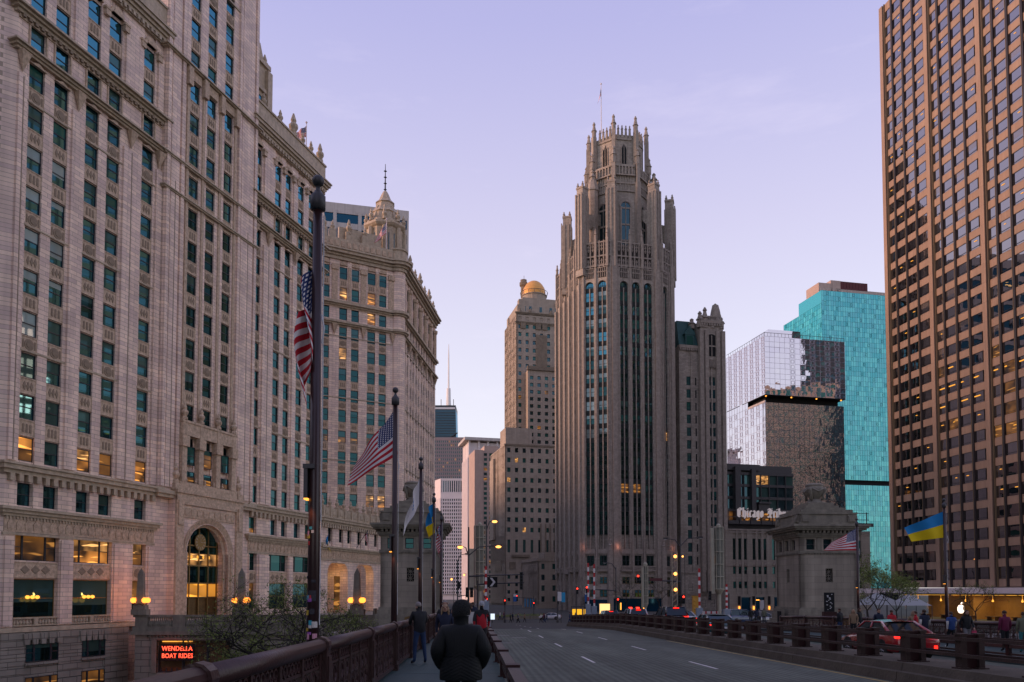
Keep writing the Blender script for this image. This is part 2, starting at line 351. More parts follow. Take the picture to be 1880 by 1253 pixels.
M['flagr'] = mat('flag_red', (.52, .02, .035), .8); M['flagw'] = mat('flag_white', (.78, .76, .76), .8); M['flagb'] = mat('flag_navy', (.02, .04, .15), .8)
M['ukb'] = mat('flag_sky_blue', (.015, .22, .52), .8); M['uky'] = mat('flag_yellow', (.75, .56, .01), .8)
M['skin'] = mat('skin', (.42, .25, .18), .6); M['hairg'] = mat('grey_hair', (.22, .20, .19), .8); M['hairb'] = mat('brown_hair', (.06, .035, .022), .8); M['hairl'] = mat('blonde_hair', (.30, .21, .13), .8)
M['black'] = mat('black_cloth', (.014, .016, .019), .75, noise_amt=.3, nscale=9); M['navyc'] = mat('navy_cloth', (.016, .022, .045), .8); M['jean'] = mat('blue_denim', (.025, .05, .12), .85, noise_amt=.25, nscale=9)
M['redc'] = mat('red_cloth', (.42, .018, .03), .75); M['whitec'] = mat('white_cloth', (.55, .54, .52), .8); M['greyc'] = mat('grey_cloth', (.16, .16, .17), .85); M['tealc'] = mat('teal_cloth', (.03, .17, .18), .8)
M['plumc'] = mat('plum_cloth', (.13, .015, .05), .8); M['oliv'] = mat('olive_cloth', (.14, .15, .10), .8); M['tanc'] = mat('tan_cloth', (.26, .18, .11), .8); M['pink'] = mat('pink_bag', (.55, .06, .14), .7); M['bluec'] = mat('blue_cloth', (.03, .07, .22), .8)
M['knit'] = mat('pale_knit_wool', (.40, .42, .45), .95, bump=.8, bscale=60); M['knitd'] = mat('black_knit_wool', (.016, .018, .018), .95, bump=.8, bscale=90); M['knitc'] = mat('cream_knit_wool', (.45, .36, .33), .95)
M['shoe'] = mat('dark_shoe', (.02, .018, .017), .6); M['shoew'] = mat('white_shoe', (.6, .6, .6), .6)
M['tyre'] = mat('tyre_rubber', (.015, .015, .015), .9); M['rim'] = mat('alloy_rim', (.32, .32, .33), .35, metal=.8); M['trim'] = mat('black_plastic_trim', (.018, .018, .018), .6)
M['carred'] = mat('red_car_paint', (.27, .006, .012), .25, coat=1.0, spec=.5); M['carwht'] = mat('white_car_paint', (.55, .55, .58), .3, coat=1); M['carblk'] = mat('black_car_paint', (.012, .013, .015), .25, coat=1)
M['carsil'] = mat('silver_car_paint', (.28, .29, .31), .3, metal=.5, coat=1); M['carteal'] = mat('teal_car_paint', (.02, .075, .085), .25, coat=1); M['cargrey'] = mat('grey_car_paint', (.09, .095, .11), .3, coat=1); M['carblue'] = mat('blue_car_paint', (.02, .05, .12), .3, coat=1)
M['carglass'] = glass_mat('car_glass', (.008, .010, .012), (.45, .6, .7), .04, 1.4)
M['bsign'] = mat('blue_sign', (.015, .10, .33), .6); M['bsign2'] = mat('light_blue_banner', (.03, .30, .55), .7); M['wsignp'] = mat('white_sign_face', (.55, .56, .58), .6); M['gsign'] = mat('green_street_sign', (.02, .16, .11), .6); M['brnsign'] = mat('brown_street_sign', (.10, .035, .04), .6)
for i, c in enumerate([(.05, .25, .45), (.55, .05, .06), (.6, .58, .55), (.5, .36, .05), (.3, .1, .4), (.04, .04, .05), (.05, .35, .45), (.6, .3, .4)]): M['stk%d' % i] = mat('sticker_paper_%s' % ['blue','red','white','gold','purple','black','cyan','pink'][i], c, .6, noise_amt=.4, nscale=60)

def quilt():
    m = mat('black_quilted_nylon', (.008, .0105, .012), .6, spec=.22); t = m.node_tree; n = t.nodes; l = t.links; b = n['Principled BSDF']
    tcn = n.new('ShaderNodeTexCoord'); sp = n.new('ShaderNodeSeparateXYZ'); l.new(tcn.outputs['Object'], sp.inputs[0])
    hs = []
    for k, (a, c, per) in enumerate(((1.0, 0.0, .036), (.0, 1.0, .075))):
        s1 = n.new('ShaderNodeMath'); s1.operation = 'MULTIPLY'; s1.inputs[1].default_value = a*2*math.pi/per; l.new(sp.outputs['X'], s1.inputs[0])
        s2 = n.new('ShaderNodeMath'); s2.operation = 'MULTIPLY_ADD'; s2.inputs[1].default_value = c*2*math.pi/per; l.new(sp.outputs['Z'], s2.inputs[0]); l.new(s1.outputs[0], s2.inputs[2])
        if k == 1:   # chevron stitching on the lower back
            ab = n.new('ShaderNodeMath'); ab.operation = 'ABSOLUTE'; l.new(sp.outputs['X'], ab.inputs[0])
            s3 = n.new('ShaderNodeMath'); s3.operation = 'MULTIPLY_ADD'; s3.inputs[1].default_value = 2*math.pi/per*.55; l.new(ab.outputs[0], s3.inputs[0]); l.new(s2.outputs[0], s3.inputs[2]); s2 = s3
        sn = n.new('ShaderNodeMath'); sn.operation = 'SINE'; l.new(s2.outputs[0], sn.inputs[0]); aa = n.new('ShaderNodeMath'); aa.operation = 'ABSOLUTE'; l.new(sn.outputs[0], aa.inputs[0]); hs.append(aa.outputs[0])
    mr = n.new('ShaderNodeMapRange'); mr.inputs[1].default_value = 1.14; mr.inputs[2].default_value = 1.26; l.new(sp.outputs['Z'], mr.inputs[0])
    mixf = n.new('ShaderNodeMix'); l.new(mr.outputs[0], mixf.inputs[0]); l.new(hs[1], mixf.inputs[2]); l.new(hs[0], mixf.inputs[3])
    bp = n.new('ShaderNodeBump'); bp.inputs['Strength'].default_value = .35; bp.inputs['Distance'].default_value = .006
    l.new(mixf.outputs[0], bp.inputs['Height']); l.new(bp.outputs[0], b.inputs['Normal']); return m
M['quilt'] = quilt()
def roadmat():
    m = mat('steel_grid_roadway', (.085, .088, .088), .72); t = m.node_tree; n = t.nodes; l = t.links; b = n['Principled BSDF']
    tcn = n.new('ShaderNodeTexCoord'); sp = n.new('ShaderNodeSeparateXYZ'); l.new(tcn.outputs['Object'], sp.inputs[0])
    def wave(sock, per):
        a = n.new('ShaderNodeMath'); a.operation = 'MULTIPLY'; a.inputs[1].default_value = 2*math.pi/per; l.new(sock, a.inputs[0])
        s = n.new('ShaderNodeMath'); s.operation = 'SINE'; l.new(a.outputs[0], s.inputs[0]); return s.outputs[0]
    c = n.new('ShaderNodeRGB'); c.outputs[0].default_value = (.085, .10, .078, 1); s = c.outputs[0]
    s = _mul(n, l, s, wave(sp.outputs['X'], .21), .84, 1.13, -.9, .9)
    s = _mul(n, l, s, wave(sp.outputs['Y'], .62), .975, 1.02, -.9, .9)
    s = _mul(n, l, s, wave(sp.outputs['X'], 1.52), .90, 1.07, -.9, .9)
    for sc, lo, hi, mz in ((.9, .66, 1.34, (1, .10, 1)), (.22, .66, 1.32, (1, .3, 1)), (1.7, .74, 1.2, (1, .6, 1)), (5.2, .84, 1.16, (1, 1, 1))):
        mpn = n.new('ShaderNodeMapping'); mpn.inputs['Scale'].default_value = mz; l.new(tcn.outputs['Object'], mpn.inputs[0])
        nz = n.new('ShaderNodeTexNoise'); nz.inputs['Scale'].default_value = sc; nz.inputs['Detail'].default_value = 5; l.new(mpn.outputs[0], nz.inputs['Vector'])
        s = _mul(n, l, s, nz.outputs['Fac'], lo, hi)
    l.new(s, b.inputs['Base Color'])
    bp = n.new('ShaderNodeBump'); bp.inputs['Strength'].default_value = .5; bp.inputs['Distance'].default_value = .02; l.new(wave(sp.outputs['X'], .21), bp.inputs['Height']); l.new(bp.outputs[0], b.inputs['Normal'])
    return m
M['road'] = roadmat()
M['asph'] = mat('asphalt', (.045, .048, .046), .85, noise_amt=.25, nscale=.5)
# ------------------------------------------------------------------ ground, water, road, pavements
def strip(name, m, u0, u1, vs, h, th=.5):
    mb = MB(); n = len(vs); pts = []
    for v in vs:
        z = zdeck(v) + (h(v) if callable(h) else h)
        pts += [(u0, v, z), (u1, v, z), (u1, v, z - th), (u0, v, z - th)]
    fs = [(0, 3, 2, 1), tuple(4*(n-1)+k for k in (0, 1, 2, 3))]
    for i in range(n-1):
        a, b = 4*i, 4*i+4
        fs += [(a, a+1, b+1, b), (a+1, a+2, b+2, b+1), (a+2, a+3, b+3, b+2), (a+3, a, b, b+3)]
    mb.add(pts, fs); return mb.build(name, m, rz=BROT)
VS = [-60, -20, 0, 20, 40, 55, 62]; VF = [62, 75, 90, 110, 130, 150]
U_RAIL, U_KERB, U_MED0, U_MED1, U_WALK2, U_RAIL2 = -1.95, .66, 9.75, 11.6, 18.6, 24.0
g = MB().box(-3000, 3000, -600, 4500, -12, -9.2).build('ground', M['pave']); struct(g)
struct(MB().box(-600, 600, -70, 36, -9.1, -8.9).build('water', M['water']))
struct(MB().box(-300, 300, -120, -70, -9.1, .0).build('south_bank', M['pave']))
road = struct(strip('road', M['road'], U_KERB, U_MED0, VS, -.18)); struct(strip('road', M['road'], U_MED1, U_WALK2, [-60, -20, 0, 20, 40, 45, 55, 62], hnb))
struct(strip('road', M['asph'], -2.2, 27, [62.02, 75, 90, 110, 130, 150, 400], -.18))
sw = struct(strip('sidewalk', M['walk'], U_RAIL-.35, U_KERB, [-60, -20, 0, 20, 40, 55, 62, 72, 80], -.03))
sw2 = struct(strip('sidewalk', M['walk'], U_WALK2, U_RAIL2+.35, [-60, -20, 0, 20, 40, 55, 62], -.03+DR))
for k in range(22):                                   # steel walkway plates with open joints
    v0 = -4 + k*2.85
    for (a, b, par) in ((U_RAIL-.3, U_KERB-.03, sw), (U_WALK2+.03, U_RAIL2+.3, sw2)):
        vm = v0+1.41; mb = MB()
        dz = DR if par is sw2 else 0
        p = [(a, v0, zdeck(v0)+dz), (b, v0, zdeck(v0)+dz), (b, v0+2.82, zdeck(v0+2.82)+dz), (a, v0+2.82, zdeck(v0+2.82)+dz)]
        mb.add(p + [(x, y, z-.06) for x, y, z in p], [(0, 1, 2, 3), (0, 4, 5, 1), (1, 5, 6, 2), (2, 6, 7, 3), (3, 7, 4, 0)])
        mb.build('walkway_plate', M['walk'], par)
struct(strip('plaza', M['pave'], 27, 400, [62.02, 75, 90, 110, 130, 150, 400], 0))
struct(strip('plaza', M['pave'], 27.0, 60, [40, 55, 62.0], -.6, 8))
struct(strip('north_street', M['asph'], -600, 600, [150.5, 1200], -.3, 4))
struct(MB().box(-300, -3.2, 38, 160, -9.15, -7.6).build('riverside_ground', M['pave']))
# lane dashes and edge line lie on the roadway
def mark(par, u, v0, v1, wdt, m, name='lane_dash'):
    z = -.18 + .005
    mb = MB(); n = 4; pts = []
    for i in range(n):
        v = v0 + (v1-v0)*i/(n-1); pts += [(u-wdt/2, v, zdeck(v)+z), (u+wdt/2, v, zdeck(v)+z)]
    mb.add(pts, [(2*i, 2*i+1, 2*i+3, 2*i+2) for i in range(n-1)]); mb.build(name, m, par)
for u in (3.7, 6.75):
    for k in range(6):
        v0 = 12.6 + k*9.2 + (2.6 if u < 4 else 0); mark(road, u, v0, v0+2.9, .09, M['white'])
mark(road, U_MED0-.22, -10, 62, .12, M['yellow'], 'edge_line')
for k in range(5): mark(road, 5.2, 64+k*8.5, 66.5+k*8.5, .11, M['white'])
for dv in (0, 1.6): mark(road, .66+.18, 30, 62, .05, M['white'], 'edge_line') if dv == 0 else None
# manhole / drain plates by the kerb
for (u, v) in ((1.6, 46), (2.4, 43), (1.35, 37)):
    z = zdeck(v)-.18+.006; mb = MB().add([(u-.4, v-.4, z+.0064), (u+.4, v-.4, z+.0064), (u+.4, v+.4, z-.0064), (u-.4, v+.4, z-.0064)], [(0, 1, 2, 3)]); mb.build('drain_cover', M['grey'], road)
# expansion joints across the leaf
for v in (14.2, 37.6, 61.2):
    for dv in (0, .16):
        z = zdeck(v)-.18+.005; MB().add([(U_KERB+.05, v+dv, z), (U_MED0-.35, v+dv, z), (U_MED0-.35, v+dv+.07, z-.001), (U_KERB+.05, v+dv+.07, z-.001)], [(0, 1, 2, 3)]).build('expansion_joint', M['grey'], road)
# central median
med = thing('median_barrier', 'long concrete median kerb between the two carriageways', 'median', B(10.7, 30)); med.location = (0, 0, 0)
def medmesh(v0, v1):
    vs = [v0, (v0+v1)/2, v1]; prof = [(U_MED0, -.18), (U_MED0+.03, .06), (U_MED0+.14, .08), (U_MED0+.18, .27), (U_MED1-.18, .27), (U_MED1-.14, .08), (U_MED1-.03, .06), (U_MED1, -.5)]
    n = len(prof); pts = [(u, v, zdeck(v)+h) for v in vs for u, h in prof]
    fs = [(i*n+j, i*n+j+1, (i+1)*n+j+1, (i+1)*n+j) for i in range(len(vs)-1) for j in range(n-1)] + [tuple(range(n-1, -1, -1)), tuple((len(vs)-1)*n+j for j in range(n))]
    return MB().add(pts, fs)
v = -6.0
while v < 82:
    medmesh(v, min(v+5.97, 84)).build('kerb_section', M['kerb'], med, rz=BROT); v += 6.0
# guard rail on the median: cross panels with a rail on both sides
gr = thing('median_guard_rail', 'double row of brown guard rail along the concrete median', 'guard rail', (0, 0, 0), BROT)
def seg(mb, u, v0, v1, h0, h1, wd):
    z0, z1 = zdeck(v0), zdeck(v1)
    p = [(u-wd/2, v0, z0+h0), (u+wd/2, v0, z0+h0), (u+wd/2, v1, z1+h0), (u-wd/2, v1, z1+h0), (u-wd/2, v0, z0+h1), (u+wd/2, v0, z0+h1), (u+wd/2, v1, z1+h1), (u-wd/2, v1, z1+h1)]
    mb.add(p, [(3,2,1,0),(4,5,6,7),(0,1,5,4),(1,2,6,5),(2,3,7,6),(3,0,4,7)])
PS = 2.15; k = 0
ua, ub = U_MED0+.42, U_MED0+.80
for k in range(37):
    v = 5.4 + k*PS
    z = zdeck(v)
    for u in (ua, ub):
        mb = MB().box(-.06, .06, -.11, .11, .27, 1.0); mb.box(-.11, .11, -.17, .17, .27, .30); mb.box(-.075, .075, -.125, .125, .97, 1.01); mb.build('post', M['railb'], gr, loc=(u, v, z))
    mb = MB().box(ua+.062, ub-.062, -.03, .03, .28, .94); mb.box(ua+.062, ub-.062, -.06, .06, .94, .99); mb.build('cross_panel', M['railp'], gr, loc=(0, v, z))
    if k < 36:
        for u in (ua, ub):
            for h in (.86, .52):
                mb = MB(); seg(mb, u-.09 if u == ua else u+.09, v-.02, v+PS-.02, h, h+.07, .05); mb.build('rail', M['railb'], gr)
# low kerb-side rail beside the walkway (left) and opposite
def kerbrail(u, vlo, n, label, dz=0):
    t = thing('kerb_rail', label, 'guard rail', (0, 0, dz), BROT)
    for k in range(n):
        v = vlo + 4.5*k
        mb = MB().box(-.07, .07, -.07, .07, -.03, .57); mb.box(-.12, .12, -.16, .16, .57, .615); mb.box(-.11, .11, -.11, .11, -.03, 0.02)
        mb.build('post', M['railp'], t, loc=(u, v, zdeck(v)))
        if k < n-1:
            mb = MB(); seg(mb, u, v+.17, v+4.33, .45, .57, .19); seg(mb, u, v+.1, v+4.4, .20, .27, .06); mb.build('rail', M['railb'], t)
kerbrail(U_KERB-.02, 4.4, 14, 'low brown kerb rail between the walkway and the near lanes'); kerbrail(U_WALK2+.05, 4.4, 14, 'low brown kerb rail beside the far walkway', DR)
# ornate parapet railings
def ring(mb, cx, cz, rx, rz_, w, n=10):
    vs = []; fs = []
    for j in range(n):
        q = 2*math.pi*j/n; c, s = math.cos(q), math.sin(q)
        vs += [(cx+rx*c, -.012, cz+rz_*s), (cx+(rx-w)*c, -.012, cz+(rz_-w)*s), (cx+rx*c, .012, cz+rz_*s), (cx+(rx-w)*c, .012, cz+(rz_-w)*s)]
    for j in range(n):
        a, b = 4*j, 4*((j+1) % n); fs += [(a, b, b+1, a+1), (a+2, a+3, b+3, b+2), (a, a+2, b+2, b), (a+1, b+1, b+3, a+3)]
    mb.add(vs, fs)
SP = 4.6
panel = MB(); bay = (SP-.4)/4
for i in range(5):
    x = .2 + i*bay; panel.box(x-.035, x+.035, -.035, .035, .14, 1.02)
for i in range(4):
    x0 = .2+i*bay+.035; wd = bay-.07; nloop = 6
    panel.box(x0, x0+wd, -.02, .02, .80, .835); panel.box(x0, x0+wd, -.02, .02, .985, 1.02); panel.box(x0, x0+wd, -.02, .02, .14, .175)
    for j in range(nloop): ring(panel, x0+wd*(j+.5)/nloop, .91, wd/nloop*.5, .075, .022, 8)
    cx = x0+wd/2
    for sgn in (-1, 1):
        ring(panel, cx+sgn*wd*.24, .64, wd*.2, .14, .025, 10); ring(panel, cx+sgn*wd*.24, .33, wd*.2, .14, .025, 10)
        panel.box(cx+sgn*wd*.24-.012, cx+sgn*wd*.24+.012, -.012, .012, .17, .80)
    panel.box(cx-.03, cx+.03, -.018, .018, .17, .80); ring(panel, cx, .485, .12, .12, .03, 10)
PANEL = panel.mesh('ornate_panel', M['rail'])
postm = MB().box(-.13, .13, -.10, .10, 0, 1.06); postm.box(-.16, .16, -.13, .13, 0, .16); postm.box(-.09, .09, -.125, -.10, .25, .95)
postm.tube([(-.085, 0, 1.08), (.085, 0, 1.08)], .125, 12); POSTM = postm.mesh('post', M['rail'])
def parapet(u, label, vlo, n, dz=0):
    t = thing('bridge_railing', label, 'railing', (0, 0, dz), BROT)
    for k in range(n):
        v = vlo + SP*k; z = zdeck(v); sl = math.atan2(zdeck(v+SP)-z, SP)
        place('post', POSTM, t, (u, v, z), rz=math.pi/2)
        if k < n-1:
            place('ornate_panel', PANEL, t, (u, v, z), rot=(0, -sl, math.pi/2))
            mb = MB().tube([(u, v+.08, z+1.08), (u, v+SP-.08, zdeck(v+SP)+1.08)], .095, 12); mb.build('top_rail', M['rail'], t, smooth=True)
            mb = MB(); seg(mb, u, v+.13, v+SP-.13, .06, .14, .10); mb.build('bottom_rail', M['rail'], t)
    return t
parapet(U_RAIL-.06, 'ornate maroon iron bridge railing beside the near walkway', 1.3, 15)
parapet(U_RAIL2+.06, 'ornate maroon iron bridge railing behind the far walkway', 6, 13, DR)
# steel girder below the walkway edge
struct(strip('bridge_deck', M['rail'], U_RAIL-.34, U_RAIL2+.34, VS, -.72, 1.6))
# ------------------------------------------------------------------ facade helpers
_cache = {}
def cached(key, fn):
    if key not in _cache: _cache[key] = fn()
    return _cache[key]
def gaps(a, b, iv):
    r = []; c = a
    for p, q in sorted(iv):
        if p > c + 1e-4: r.append((c, p))
        c = max(c, q)
    if c < b - 1e-4: r.append((c, b))
    return r
def frame_mesh(wd, ht, m, style='sash'):
    def f():
        mb = MB(); t = .07
        mb.box(0, t, 0, .1, 0, ht); mb.box(wd-t, wd, 0, .1, 0, ht); mb.box(t, wd-t, 0, .1, 0, t); mb.box(t, wd-t, 0, .1, ht-t, ht)
        if style == 'sash': mb.box(t, wd-t, .01, .09, ht*.5-.04, ht*.5+.04)
        if style == 'double':
            mb.box(wd/2-.12, wd/2+.12, -.12, .1, t, ht-t); mb.box(t, wd/2-.12, .01, .09, ht*.5-.05, ht*.5+.05); mb.box(wd/2+.12, wd-t, .01, .09, ht*.5-.05, ht*.5+.05)
        if style == 'triple':
            for q in (.24, .76): mb.box(wd*q-.09, wd*q+.09, -.02, .1, t, ht-t)
            mb.box(t, wd*.24-.09, .01, .09, ht*.5-.04, ht*.5+.04); mb.box(wd*.76+.09, wd-t, .01, .09, ht*.5-.04, ht*.5+.04)
        if style == 'sill': mb.box(t, wd-t, -.03, .09, ht*.16, ht*.16+.06)
        return mb.mesh('window', m)
    return cached(('f', round(wd, 2), round(ht, 2), m.name, style), f)
def pane_mesh(wd, ht, fr=.5):
    def f():
        mb = MB(); h = ht*fr
        mb.quad((.05, .06, h), (wd-.05, .06, h), (wd-.05, .06, ht-.05), (.05, .06, ht-.05)); mb.m = 1
        mb.quad((.05, .06, .05), (wd-.05, .06, .05), (wd-.05, .06, h), (.05, .06, h))
        return mb.mesh('pane', [M['win'], M['win']])
    return cached(('p', round(wd, 2), round(ht, 2), fr), f)
def window(root, T, x, z, wd, ht, up, lo, y=.17, style='sash', fm=None, tilt=0.0):
    """T: matrix of the face; x,z lower left corner"""
    Q = T @ Matrix.Translation((x, y, z)); e = Q.to_euler()
    o = place('window', frame_mesh(wd, ht, fm or M['blk'], style), root, Q.to_translation(), rot=e)
    p = place('pane', pane_mesh(wd, ht, random.choice((.3, .4, .5, .5, .5, .62, .74)) if up is not lo else .5), o)
    if tilt: p.rotation_euler = (random.uniform(-tilt, tilt), 0, random.uniform(-tilt, tilt))
    slots(p, up, lo); return o
def wall_grid(mb, T, x0, x1, z0, z1, cols, rows, out=0.0, inn=.14, th=.55):
    mb.M = T
    for a, b in gaps(x0, x1, cols): mb.box(a, b, -out, th, z0, z1)
    for a, b in cols:
        for c, d in gaps(z0, z1, rows): mb.box(a, b, inn, th, c, d)
    mb.M = Matrix()
def cornice(mb, T, x0, x1, z, steps, ends=True):
    """steps: (z offset low, z offset high, projection)"""
    mb.M = T
    for a, b, pr in steps:
        e = pr*.98 if ends else 0
        mb.box(x0-e, x1+e, -pr, .3, z+a, z+b)
    mb.M = Matrix()
def dentils(mb, T, x0, x1, z0, z1, n, pr, fill=.55):
    mb.M = T; s = (x1-x0)/n
    for i in range(n): mb.box(x0+s*(i+.5-fill/2), x0+s*(i+.5+fill/2), -pr, .1, z0, z1)
    mb.M = Matrix()
def spandrel_mesh(wd, ht, kind, m):
    def f():
        mb = MB(); t = .06
        mb.box(0, wd, 0, .10, 0, ht); mb.m = 0; mb.box(0, wd, -.05, 0, ht-t*1.6, ht); mb.box(0, wd, -.05, 0, 0, t); mb.box(0, t, -.03, 0, t, ht-t*1.6); mb.box(wd-t, wd, -.03, 0, t, ht-t*1.6)
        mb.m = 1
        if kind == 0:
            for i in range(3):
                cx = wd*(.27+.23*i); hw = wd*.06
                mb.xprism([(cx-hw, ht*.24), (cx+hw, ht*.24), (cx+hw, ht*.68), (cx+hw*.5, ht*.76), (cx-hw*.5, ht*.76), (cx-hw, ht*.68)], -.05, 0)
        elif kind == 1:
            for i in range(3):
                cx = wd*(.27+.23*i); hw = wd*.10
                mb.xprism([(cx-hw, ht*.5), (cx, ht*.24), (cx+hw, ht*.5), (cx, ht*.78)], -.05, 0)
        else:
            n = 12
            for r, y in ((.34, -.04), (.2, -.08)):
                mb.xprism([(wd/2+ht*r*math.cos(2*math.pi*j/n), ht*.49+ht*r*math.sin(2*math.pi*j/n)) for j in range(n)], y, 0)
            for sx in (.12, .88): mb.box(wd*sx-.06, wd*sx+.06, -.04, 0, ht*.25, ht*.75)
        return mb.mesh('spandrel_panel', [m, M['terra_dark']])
    return cached(('s', round(wd, 2), round(ht, 2), kind, m.name), f)
def finial(mb, x, y, z, s=1.0):
    mb.lathe(x, y, [(.42*s, z), (.42*s, z+.35*s), (.26*s, z+.45*s), (.5*s, z+.95*s), (.5*s, z+1.2*s), (.25*s, z+1.5*s), (.32*s, z+1.75*s), (.08*s, z+2.5*s)], 8)
def rnd_pane(bl=.3, lit=.06, pale=.0):
    r = random.random()
    if r < lit: return (random.choice([M['lit'], M['lit2'], M['litd']]),)*2
    if r < lit+bl: return (M['winb'] if random.random() < .75 else M['wint'], M['win'])
    if r < lit+bl+pale: return (M['winw'], M['win'])
    return (M['win'], M['win'])

# ------------------------------------------------------------------ south terracotta tower (long facade with arched entrance)
ROWS = [13.0+3.7*k for k in range(10)] + [49.75, 53.4, 57.1]; WH = 2.12
WA = math.atan((1380-CX)/FPX); WO = at(22, HOR, 67.5); WO.z = 0; WRZ = math.pi/2 - WA
wrig = thing('terracotta_tower', 'cream terracotta tower with arched clock entrance and rows of sash windows', 'building', WO, WRZ)
I4 = Matrix()
LW = [(.2, 1.78), (2.82, 4.4), (6.4, 8.0), (9.05, 10.7), (13.7, 15.3)]
RW = [(33.0, 34.6), (37.65, 39.1), (40.1, 41.5), (43.2, 44.7), (46.0, 47.45)]
TW = [(20.3, 21.9), (23.2, 24.8), (26.35, 27.9)]
rows = [(z, z+WH) for z in ROWS]
wall = MB()
T_LEFT = I4
for x0, x1, cols in ((-1.0, 16.5, LW), (32.8, 50.0, RW)):
    wall_grid(wall, I4, x0, x1, 12.2, 61.5, cols, rows)
trows = [(z, z+WH) for z in [13.0+3.7*k for k in range(23)]]
wall_grid(wall, TR(0, -.45), 16.5, 32.8, 12.2, 100, TW, [r for r in trows if r[0] > 14], th=1.0)
wall.M = I4
# chamfered corner and river front going back from it
CH = Matrix.Translation((-1.0, 0, 0)) @ Matrix.Rotation(R(-38), 4, 'Z')
wall.zprism([(-4.4, 2.65), (-1.0, 0), (-1.0, 14), (-4.4, 14)], -1.3, 61.5)
wall.zprism([(-30, 8.0), (-4.4, 2.66), (-4.4, 14), (-30, 20)], -1.3, 61.5)
wall.box(-1.0, 50, .55, 17, -9, 61.6); wall.box(16.5, 32.8, .55, 18, 61.6, 100)
# base storeys: piers between the shop bays
BB = [(.1, 4.65), (6.2, 10.85), (13.6, 15.4)]; BBR = [(33.0, 34.7), (37.3, 41.8), (43.0, 47.6)]
for x0, x1, cols in ((-1.0, 18.6, BB), (30.2, 50.0, BBR)):
    wall_grid(wall, I4, x0, x1, -1.4, 6.75, cols, [(-.65, 2.75), (4.35, 6.7)], .05, .25)
    wall_grid(wall, I4, x0, x1, 6.75, 12.2, [(c0+.0, c1) for c0, c1 in (LW if x0 < 0 else RW)], [(9.1, 11.1)], .0, .12)
wob = wall.build('wall', M['terra'], wrig)
# pier facings that stand proud so the bays read as vertical shafts, and slim chamfer strips
fac = MB()
for a, b in ((-1.0, -.05), (4.7, 6.15), (11.0, 13.4), (15.6, 16.5), (32.8, 33.0), (34.95, 37.3), (41.85, 42.9), (47.8, 50)):
    fac.box(a+.05, b-.05, -.22, .0, 12.9, 46.8); fac.box(a+.05, b-.05, -.22, 0, 53.0, 59.2); fac.box(a+.05, b-.05, -.2, -.05, -1.3, 6.3)
for a, b in ((16.6, 19.3), (28.9, 32.7)):
    fac.box(a, a+.5, -.7, -.45, 12.9, 100); fac.box(b-.5, b, -.7, -.45, 12.9, 100); fac.box(a+.7, b-.7, -.62, -.45, 12.9, 100)
fac.build('pier_shafts', M['terra'], wrig)
# carved beads along the friezes
bd = MB()
for a, b in ((-1.0, 16.5), (32.8, 50.0)):
    for z, st_ in ((52.0, .62), (53.05, .5), (61.15, .8)):
        for k in range(int((b-a)/st_)): x = a+.2+k*st_; bd.box(x, x+st_*.5, -.34, -.05, z-.14, z+.14)
stuff(bd.build('carved_beads', M['terra_dark'], wrig))
for x, y_ in ((12.1, -.24), (16.53, -.03), (18.0, -.64), (31.0, -.64), (32.83, -.03), (36.1, -.24), (-.5, -.24)):
    MB().box(x-.045, x+.045, y_, y_+.06, 12.95, 46.6).build('vertical_joint', M['terra_dark'], wrig)
# windows and spandrels
NS = 0
for cols, T, zz in ((LW, I4, ROWS), (RW, I4, ROWS), (TW, TR(0, -.45), [r[0] for r in trows if r[0] > 14 and r[0] < 84])):
    for ci, (a, b) in enumerate(cols):
        for ri, z in enumerate(zz):
            wd = b-a
            up, lo = rnd_pane(.26, .015)
            if z > 16 and up.name.startswith('lit_'): up, lo = M['winb'], M['wind']
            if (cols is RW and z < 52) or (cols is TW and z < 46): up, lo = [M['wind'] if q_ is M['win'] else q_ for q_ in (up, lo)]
            if cols is LW and ci < 2:                      # pale blinds drawn behind the panes by the corner
                if 26 < z < 41: up = M['winw']
                elif z < 26 and random.random() < .7: up = lo = M['winw'] if random.random() < .6 else M['winb']
            if z < 14 and cols is LW: up, lo = [(M['lit'], M['litd']), (M['winb'], M['win']), (M['lit2'], M['lit']), (M['litd'], M['litd']), (M['litd'], M['lit'])][ci]
            window(wrig, T, a, z, wd, WH, up, lo)
            if z < 48 and not (z > 45):
                kind = ri % 3; hh = 3.7-WH-.12
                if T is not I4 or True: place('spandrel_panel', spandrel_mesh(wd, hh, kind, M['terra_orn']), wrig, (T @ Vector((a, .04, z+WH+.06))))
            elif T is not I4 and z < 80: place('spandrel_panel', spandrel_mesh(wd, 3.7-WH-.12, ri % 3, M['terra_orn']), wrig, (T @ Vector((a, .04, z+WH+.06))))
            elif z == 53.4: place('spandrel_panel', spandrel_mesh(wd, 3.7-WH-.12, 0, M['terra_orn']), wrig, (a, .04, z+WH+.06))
# attic row 9.1-11.1 and base bays
for cols in (LW, RW):
    for a, b in cols: window(wrig, I4, a, 9.1, b-a, 2.0, *random.choice([(M['wint'], M['litd']), (M['winb'], M['win']), (M['win'], M['win'])]), y=.4)
for cols in (BB, BBR):
    for i, (a, b) in enumerate(cols):
        st = 'triple' if b-a > 3 else 'sash'
        window(wrig, I4, a, 4.35, b-a, 2.35, *([(M['litd'], M['litd']), (M['lit2'], M['lit']), (M['lit2'], M['litd'])][i] if cols is BB else (M['wint'], M['wind'])), y=.42, style=st)
        window(wrig, I4, a, -.65, b-a, 3.4, M['winb'] if b-a > 3 else M['litd'], M['wind'], y=.42, style='sash', fm=M['brass'])
        place('spandrel_panel', spandrel_mesh(b-a, 1.4, 2 if b-a < 3 else 1, M['terra_orn']), wrig, (a, .15, 2.85))
